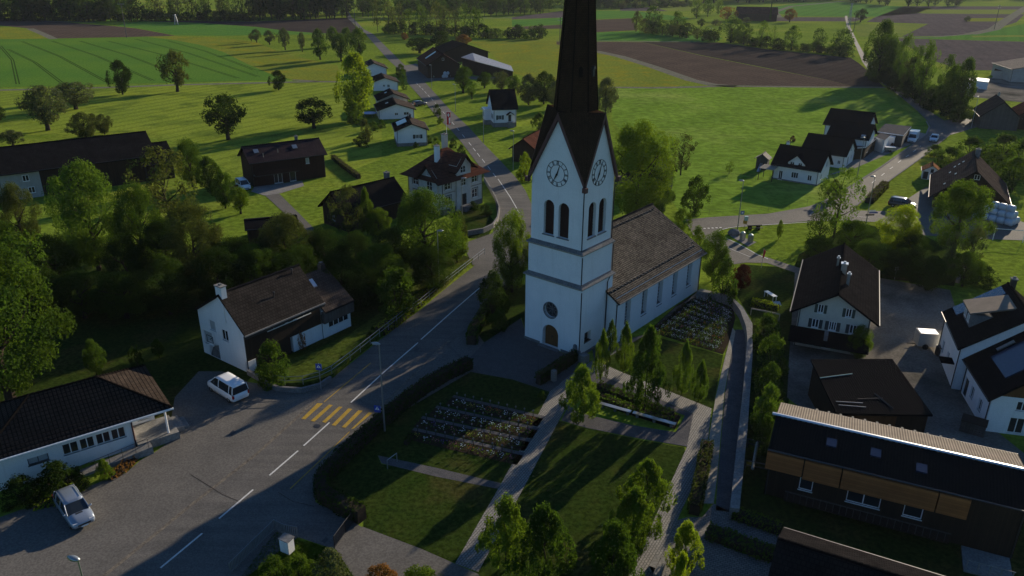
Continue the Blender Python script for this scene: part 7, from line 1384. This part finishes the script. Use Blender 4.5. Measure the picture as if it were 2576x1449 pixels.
hedge([(1890, 766), (1920, 772), (1958, 782)], .8, .9, 'l_yel', 'yellow flowering hedge in the garden beside the ramp wall', n=60)
hedge([(2185, 512), (2205, 492), (2226, 470)], 1.2, 1.5, 'l_brown', 'brown hedge beside the side road', n=30)
hedge([(955, 842), (985, 822), (1020, 793), (1060, 760), (1085, 735)], .9, 1.5, 'l_yel', 'yellow green shrub bank above the road railing', n=50)
hedge([(838, 400), (862, 420), (885, 437), (903, 450)], 1.0, 1.0, 'l_brown', 'thin hedge line on the meadow right of the timber house', n=25)
hedge([(90, 1274), (150, 1262), (212, 1222)], .45, 1.2, 'l_yel', 'yellow green ground cover edging the hipped building bed', n=60)
hedge([(272, 1206), (300, 1190), (336, 1158)], .35, 1.0, 'l_orange', 'reddish ground cover by the handicap ramp', n=60)
hedge([(1040, 1100), (1020, 1120)], .0 + .5, .6, 'l_dark', 'small dark box hedge at the grave row end', n=60)
# ramp wall of the churchyard
inner = [(1753, 733), (1803, 738), (1840, 751), (1862, 780), (1877, 821), (1880, 848), (1870.5, 971), (1858, 1081), (1836.5, 1277)]; outer = [(1860.5, 1279.6), (1880.5, 1081), (1887, 985), (1893, 896), (1893, 814), (1868, 771), (1838, 744), (1763, 726)]
wl = [P(u, v, 1.1) for u, v in inner + outer]; m = MB(); c_ = wl[0].copy(); c_.z = 0; m.prism([(p.x - c_.x, p.y - c_.y) for p in wl], 0, 1.1); o = m.build('ramp_wall', MT['concrete']); o.location = c_; tag(o, 'long pale concrete wall curving round the churchyard ramp', 'wall')
m = MB(); pts_ = [P(*q) for q in ((1888, 793), (1925, 800), (1959, 808))]; m.tube([p + Z * .9 for p in pts_], .09, 6); [m.tube([p, p + Z * .9], .05, 5) for p in pts_]; tag(m.build('beam_rail', MT['stone']), 'pale wooden rail below the garden hedge', 'rail')
# railings
def railing(pts, h, label, step=1.5, base=0, rails=(1, .55), r_=.03, mat='galv', name='railing', slats=False):
    w_ = [P(*q) for q in pts]; c = w_[0].copy(); rt = empty(name, c, 0, label, name.replace('_', ' ')); w_ = [p - c for p in w_]; m = MB()
    for k in rails: m.tube([p + Z * (base + h * k) for p in w_], r_, 5)
    if slats:
        for i in range(len(w_) - 1):
            L = (w_[i + 1] - w_[i]).length; n_ = int(L / .14)
            for k in range(n_): p = w_[i].lerp(w_[i + 1], (k + .5) / n_); m.box(p.x - .02, p.x + .02, p.y - .02, p.y + .02, base + .05, base + h)
    m.build('rail', MT[mat], rt); d_ = 0
    for i in range(len(w_) - 1):
        L = (w_[i + 1] - w_[i]).length; n_ = max(1, round(L / step))
        for k in range(n_ + (i == len(w_) - 2)): p = w_[i].lerp(w_[i + 1], k / n_); m = MB(); m.tube([p + Z * base, p + Z * (base + h + .02)], r_ * 1.2, 5); m.build('post', MT[mat], rt)
    return rt
railing([(1219, 648), (1119, 727), (1060, 777), (1019, 806), (956, 856), (882, 916), (836, 951), (806, 966), (764, 977), (719, 979), (690, 973)], .95, 'light green two-bar railing along the main road', 2.2, .45)
railing([(750, 1352), (716, 1346), (692, 1334), (640, 1385), (580, 1445)], 1.0, 'dark picket fence around the corner garden at the bottom', 2.0, 0, (1, .2), .02, 'galv', 'fence', True)
railing([(842, 1379), (870, 1340), (899, 1303)], 1.1, 'black bar railing at the entrance of the lower driveway', 1.6, 0, (1, .1), .025, 'black_iron', 'railing', True)
railing([(1725, 549), (1783, 543), (1860, 539), (1932, 535), (1985, 527), (2030, 516)], 1.1, 'pasture fence with thin posts along the side road', 6, 0, (.95, .6), .012, 'wood_grey', 'fence')
railing([(1690, 500), (1735, 505), (1790, 512)], 1.1, 'thin fence behind the tall round bush', 5, 0, (.9,), .012, 'wood_grey', 'fence')
railing([(1785, 441), (1830, 448), (1870, 452), (1900, 455)], 1.1, 'garden fence between pasture and nearest white house', 4, 0, (.9,), .012, 'wood_grey', 'fence')
railing([(2497, 604), (2572, 610)], 1.9, 'white metal swing frame on the right lawn', 9, 0, (1,), .05, 'white', 'swing_frame')
railing([(975, 1180), (999, 1162)], .9, 'short handrail beside the gravel path in the hedge corner', 2, 0, (1,), .03, 'galv')
railing([(1352, 970), (1354, 935)], 1.8, 'thin dark post pair at the forecourt hedge end', 4, 0, (1,), .015, 'black_iron', 'lantern_post')
# benches, stones and cabinet
bb = empty('steel_bench', P(1506, 1026), 0, 'very long brushed steel bench in front of the planting bed', 'bench'); w0_, w1_ = P(1506, 1026) - bb.location, P(1697, 1080) - bb.location; d_ = (w1_ - w0_).normalized(); n_ = Vector((-d_.y, d_.x, 0)); L_ = (w1_ - w0_).length
for a, b in ((0, .42), (.45, 1)):
    m = MB(); s0_, s1_ = w0_ + d_ * L_ * a, w0_ + d_ * L_ * b; m.hexa([s0_ + Z * .42, s1_ + Z * .42, s1_ + n_ * .45 + Z * .42, s0_ + n_ * .45 + Z * .42], [s0_ + Z * .47, s1_ + Z * .47, s1_ + n_ * .45 + Z * .47, s0_ + n_ * .45 + Z * .47]); m.build('seat', MT['steel'], bb)
    for k in range(3): p = s0_.lerp(s1_, .1 + .4 * k) + n_ * .22; m = MB(); m.box(p.x - .12, p.x + .12, p.y - .12, p.y + .12, 0, .42); m.build('leg', MT['stone_grey'], bb)
for u, v, s, h, l_, mt in ((1446, 897, .45, 1.5, 'tall grey stone pillar at the tower corner', 'stone_grey'), (1455, 903, .4, 1.0, 'shorter grey stone pillar at the tower corner', 'stone_grey'), (1468, 910, .85, .9, 'square grey stone trough beside the tower corner', 'concrete'), (1393, 958, .45, 1.25, 'slim pale information stele beside the paved path', 'concrete')):
    m = MB(); m.lathe([(s * .6, 0), (s * .62, h * .7), (s * .5, h * .95), (s * .25, h), (0, h)] if 'pillar' in l_ else [(s * .7, 0), (s * .7, h), (s * .55, h), (s * .55, h - .08), (0, h - .08)], (0, 0, 0), 8 if 'pillar' in l_ else 4); o = m.build('stone_pillar' if 'pillar' in l_ else ('stone_trough' if 'trough' in l_ else 'stele'), MT[mt]); o.location = P(u, v); tag(o, l_, 'stone')
cb = empty('switch_cabinet', P(724, 1386), R(-28), 'white electrical cabinet with sloping dark lid behind the picket fence', 'cabinet'); m = MB(); m.box(-.42, .42, -.3, .3, 0, 1.15); m.build('body', MT['plaster'], cb); m = MB(); m.hexa([(-.47, -.36, 1.152), (.47, -.36, 1.152), (.47, .36, 1.152), (-.47, .36, 1.152)], [(-.47, -.36, 1.2), (.47, -.36, 1.2), (.47, .36, 1.27), (-.47, .36, 1.27)]); m.build('lid', MT['concrete'], cb); m = MB(); m.box(-.38, -.01, -.32, -.303, .1, 1.05); m.box(.01, .38, -.32, -.303, .1, 1.05); m.build('door', MT['plaster'], cb)
tb = empty('trampoline', P(930, 292), 0, 'large round blue trampoline beside the lime tree', 'trampoline'); m = MB(); m.lathe([(0, .85), (1.5, .85), (2.0, .9), (2.05, .85), (2.0, .8), (1.5, .8)], (0, 0, 0), 20); m.build('mat', MT['blue'], tb)
for k in range(6): a = k * math.pi / 3; m = MB(); m.tube([(1.95 * math.cos(a), 1.95 * math.sin(a), 0), (1.95 * math.cos(a), 1.95 * math.sin(a), .85)], .04, 5); m.build('leg', MT['galv'], tb)
tb = empty('garden_table', P(1937, 752), R(20), 'white slatted garden table on the shaded lawn', 'table'); m = MB(); m.box(-.3, .3, -1.0, 1.0, .7, .75); m.build('top', MT['white'], tb)
for x in (-.25, .25):
    for y in (-.85, .85): m = MB(); m.box(x - .03, x + .03, y - .03, y + .03, 0, .7); m.build('leg', MT['white'], tb)
tb = empty('solar_lamp_panel', P(1953, 778), R(10), 'small pale tilted panel behind the flowering hedge', 'panel'); m = MB(); m.hexa([(-.45, -.3, .6), (.45, -.3, .6), (.45, .3, .9), (-.45, .3, .9)], [(-.45, -.3, .65), (.45, -.3, .65), (.45, .3, .95), (-.45, .3, .95)]); m.build('panel', MT['steel'], tb); m = MB(); m.tube([(0, 0, 0), (0, 0, .75)], .04, 5); m.build('post', MT['galv'], tb)
tb = empty('leaning_plank', P(1896, 1182), 0, 'pale plank leaning over the fence beside the ramp wall', 'plank'); m = MB(); q1, q2 = P(1893, 1180, .8) - tb.location, P(1905, 1113, 1.0) - tb.location; m.tube([q1, q2], .12, 4); m.build('plank', MT['stone'], tb)
railing([(1879, 1125), (1935, 1140)], .9, 'grey wooden fence rail crossing beneath the plank', 2, 0, (1, .5), .05, 'wood_grey', 'fence'); railing([(1873, 1180), (1932, 1192)], .9, 'grey wooden fence between ramp wall and larch farmhouse', 2, 0, (1, .5), .05, 'wood_grey', 'fence')
# graves
def make_grave():
    rt = empty('grave_marker', (0, 0, 0)); m = MB(); m.box(-.025, .025, -.025, .025, 0, .85); m.build('stake', MT['black_iron'], rt); m = MB(); m.lathe([(.0, -.02), (.085, -.02), (.095, 0), (.085, .02), (0, .02)], (0, 0, .95), 10, Matrix.Rotation(R(65), 3, 'X')); m.build('disc', MT['stone_grey'], rt); return rt
proto = make_grave(); used = False
def grave(p, label, group, z=.02):
    global used
    o = proto if not used else copy_tree(proto); used = True; o.location = (p.x, p.y, z); o.rotation_euler = (0, 0, R(-40)); tag(o, label, 'grave marker', group)
fl_m = {'w': MT['white'], 'o': solid('orange_petals', (.55, .14, .02), .7), 'p': solid('pink_petals', (.5, .15, .2), .7), 'y': solid('yellow_petals', (.55, .42, .05), .7), 'v': solid('violet_petals', (.12, .06, .3), .7)}
def planting(pts, label, dens=9, r_=.5, hgt_=.3):
    """grave planting: tufts and blossoms nobody could count"""
    g_ = MB(); fl = {k: MB() for k in fl_m}; r = random.Random(5 + len(pts))
    for p in pts:
        for k in range(dens * 3):
            q = p + Vector((r.gauss(0, r_), r.gauss(0, r_), .05 + r.random() * hgt_)); n = (rdir(r) + Z * .6).normalized(); t = n.orthogonal().normalized(); b = n.cross(t); s = r.uniform(.05, .12); g_.poly([q - t * s, q - b * s * .6, q + t * s, q + b * s * .6])
        c = r.choice('wwwwpywvwo')
        for k in range(dens):
            q = p + Vector((r.gauss(0, r_ * .6), r.gauss(0, r_ * .6), .15 + r.random() * hgt_)); s = r.uniform(.03, .06); fl[c].poly([q + Vector((-s, 0, 0)), q + Vector((0, -s, .02)), q + Vector((s, 0, 0)), q + Vector((0, s, .03))])
    rt = g_.build('grave_planting', MT['l_mid']); tag(rt, label, kind='stuff')
    for k, m_ in fl.items():
        if m_.v: m_.build('blossoms', fl_m[k], rt)
quad = [P(1642, 838), P(1808, 884), P(1842, 785), P(1765, 745)]; pl_ = []
for i in range(9):
    for j in range(11):
        a, b = (i + .5) / 9, (j + .35) / 11; p = quad[0].lerp(quad[1], b).lerp(quad[3].lerp(quad[2], b), a); grave(p + Vector((rnd.uniform(-.1, .1), rnd.uniform(-.1, .1), 0)), 'round pale disc marker among the flower rows beside the nave', 'grave markers beside the nave'); pl_.append(p + Vector((-.15, -.35, 0)))
planting(pl_, 'flowering plants on the grave field beside the nave', 16, .36, .3); pl_ = []
rows_ = [((1140, 1008), (1352, 1058)), ((1098, 1035), (1338, 1088)), ((1062, 1062), (1318, 1118)), ((1040, 1092), (1300, 1152))]
for a, b in rows_:
    A_, B_ = P(*a), P(*b); n_ = int((B_ - A_).length / .85)
    for k in range(n_): p = A_.lerp(B_, (k + .5) / n_); grave(p, 'thin iron marker in the shaded grave rows inside the hedge', 'grave markers of the lower cemetery'); pl_.append(p + Vector((-.1, -.4, 0)))
    d_ = (B_ - A_).normalized(); sx = Vector((-d_.y, d_.x, 0)); m = MB(); q = [A_ - d_ * .4 - sx * 1.0, B_ + d_ * .4 - sx * 1.0, B_ + d_ * .4 + sx * .5, A_ - d_ * .4 + sx * .5]; m.poly([(p.x, p.y, .03) for p in q]); tag(m.build('planting_bed', MT['soil']), kind='structure'); m = MB(); q = [A_ - d_ * .4 + sx * .5, B_ + d_ * .4 + sx * .5, B_ + d_ * .4 + sx * .95, A_ - d_ * .4 + sx * .95]; m.poly([(p.x, p.y, .034) for p in q]); tag(m.build('path', MT['gravel']), kind='structure')
planting(pl_, 'flowering plants along the four lower grave rows', 12, .28, .35)
# short grass tufts on the near lawns break up the flat sheets
def tufts(poly, n, label, leaf='l_mid', s0=.05, s1=.12):
    w_ = [P(*q) for q in poly]; tr_ = tessellate_polygon([[Vector((p.x, p.y, 0)) for p in w_]]); ar = []; r = random.Random(n)
    for t in tr_: a, b, c = (w_[i] for i in t); ar.append((b - a).cross(c - a).length)
    m = MB()
    for k in range(n):
        t = r.choices(tr_, ar)[0]; a, b, c = (w_[i] for i in t); u, v = r.random(), r.random(); u, v = (1 - u, 1 - v) if u + v > 1 else (u, v); p = a + (b - a) * u + (c - a) * v; an = r.uniform(0, 3.14); d = Vector((math.cos(an), math.sin(an), 0)) * r.uniform(s0, s1); hh = r.uniform(.03, .09)
        m.v += [tuple(p - d + Z * .02), tuple(p + d + Z * .02), tuple(p + d * .6 + Z * hh + Vector((0, -.02, 0)))]; k3 = len(m.v); m.f.append((k3 - 3, k3 - 2, k3 - 1)); m.uv.append(None)
    tag(m.build('grass_tufts', MT[leaf]), label, kind='stuff')
tufts([(1180, 652), (1020, 790), (880, 905), (800, 960), (700, 965), (650, 945), (760, 905), (880, 850), (950, 800), (1080, 700)], 100, 'grass tufts on the sloping lawn')
tufts([(600, 1460), (692, 1340), (750, 1356), (846, 1386), (900, 1460)], 9000, 'tall rough grass and weeds in the corner garden', 'l_bright', .08, .2)

for pts in ([(700, 1240), (735, 1262), (790, 1275)], [(480, 1195), (560, 1245), (600, 1262)], [(1182, 368), (1215, 362)], [(1224, 408), (1262, 398)]):
    ribbon('asphalt_crack', pts, .04, 'soil', .054)
for q in ([(905, 1005), (965, 950), (1000, 965), (940, 1020)],): sheet('asphalt_patch', q, 'asphalt', .052)
for u, v in ((818, 1360), (1048, 880), (585, 1090)): sheet('drain_cover', [(u - 9, v + 4), (u + 1, v - 7), (u + 9, v - 2), (u - 1, v + 8)], 'dark', .06)
def low_wall(pts, h, w, mat, label):
    w_ = [P(*q) for q in pts]; c = w_[0].copy(); L, Rr = [], []
    for i, p in enumerate(w_):
        d = w_[min(i + 1, len(w_) - 1)] - w_[max(i - 1, 0)]; d.normalize(); n = Vector((-d.y, d.x, 0)) * w / 2; L.append(p + n - c); Rr.append(p - n - c)
    m = MB(); m.prism([(p.x, p.y) for p in L + Rr[::-1]], 0, h); o = m.build('garden_wall', MT[mat]); o.location = c; tag(o, label, 'wall')
low_wall([(1218, 455), (1232, 478), (1246, 503), (1256, 530), (1252, 556), (1240, 574), (1215, 586), (1168, 594)], .8, .25, 'concrete', 'pale low wall around the garden of the ornate house')
low_wall([(625, 942), (655, 958), (672, 972), (700, 984), (760, 988), (806, 976), (832, 958)], .55, .3, 'stone_grey', 'stone retaining wall below the road railing bend')
low_wall([(1640, 1440), (1655, 1412), (1668, 1420), (1650, 1460)], .5, .5, 'concrete', 'concrete kerb blocks at the bottom of the plaza')
low_wall([(2432, 655), (2418, 690), (2408, 712)], .5, .5, 'stone', 'row of pale stones edging the right lawn')
low_wall([(566, 480), (600, 476)], .9, .2, 'terracotta', 'reddish low wall left of the timber house')
# air
hz = MB(); hz.box(-1900, 1900, -120, 2300, -1, 62); hm_ = bpy.data.materials.new('haze'); hm_.use_nodes = True; t = hm_.node_tree; t.nodes.clear(); o_ = nd(t, 'ShaderNodeOutputMaterial'); pv = nd(t, 'ShaderNodeVolumePrincipled'); pv.inputs['Color'].default_value = (.80, .88, 1, 1); pv.inputs['Density'].default_value = .00004; pv.inputs['Anisotropy'].default_value = .3; t.links.new(pv.outputs[0], o_.inputs['Volume'])
tag(hz.build('haze', hm_), 'thin bluish haze over the valley', kind='stuff')
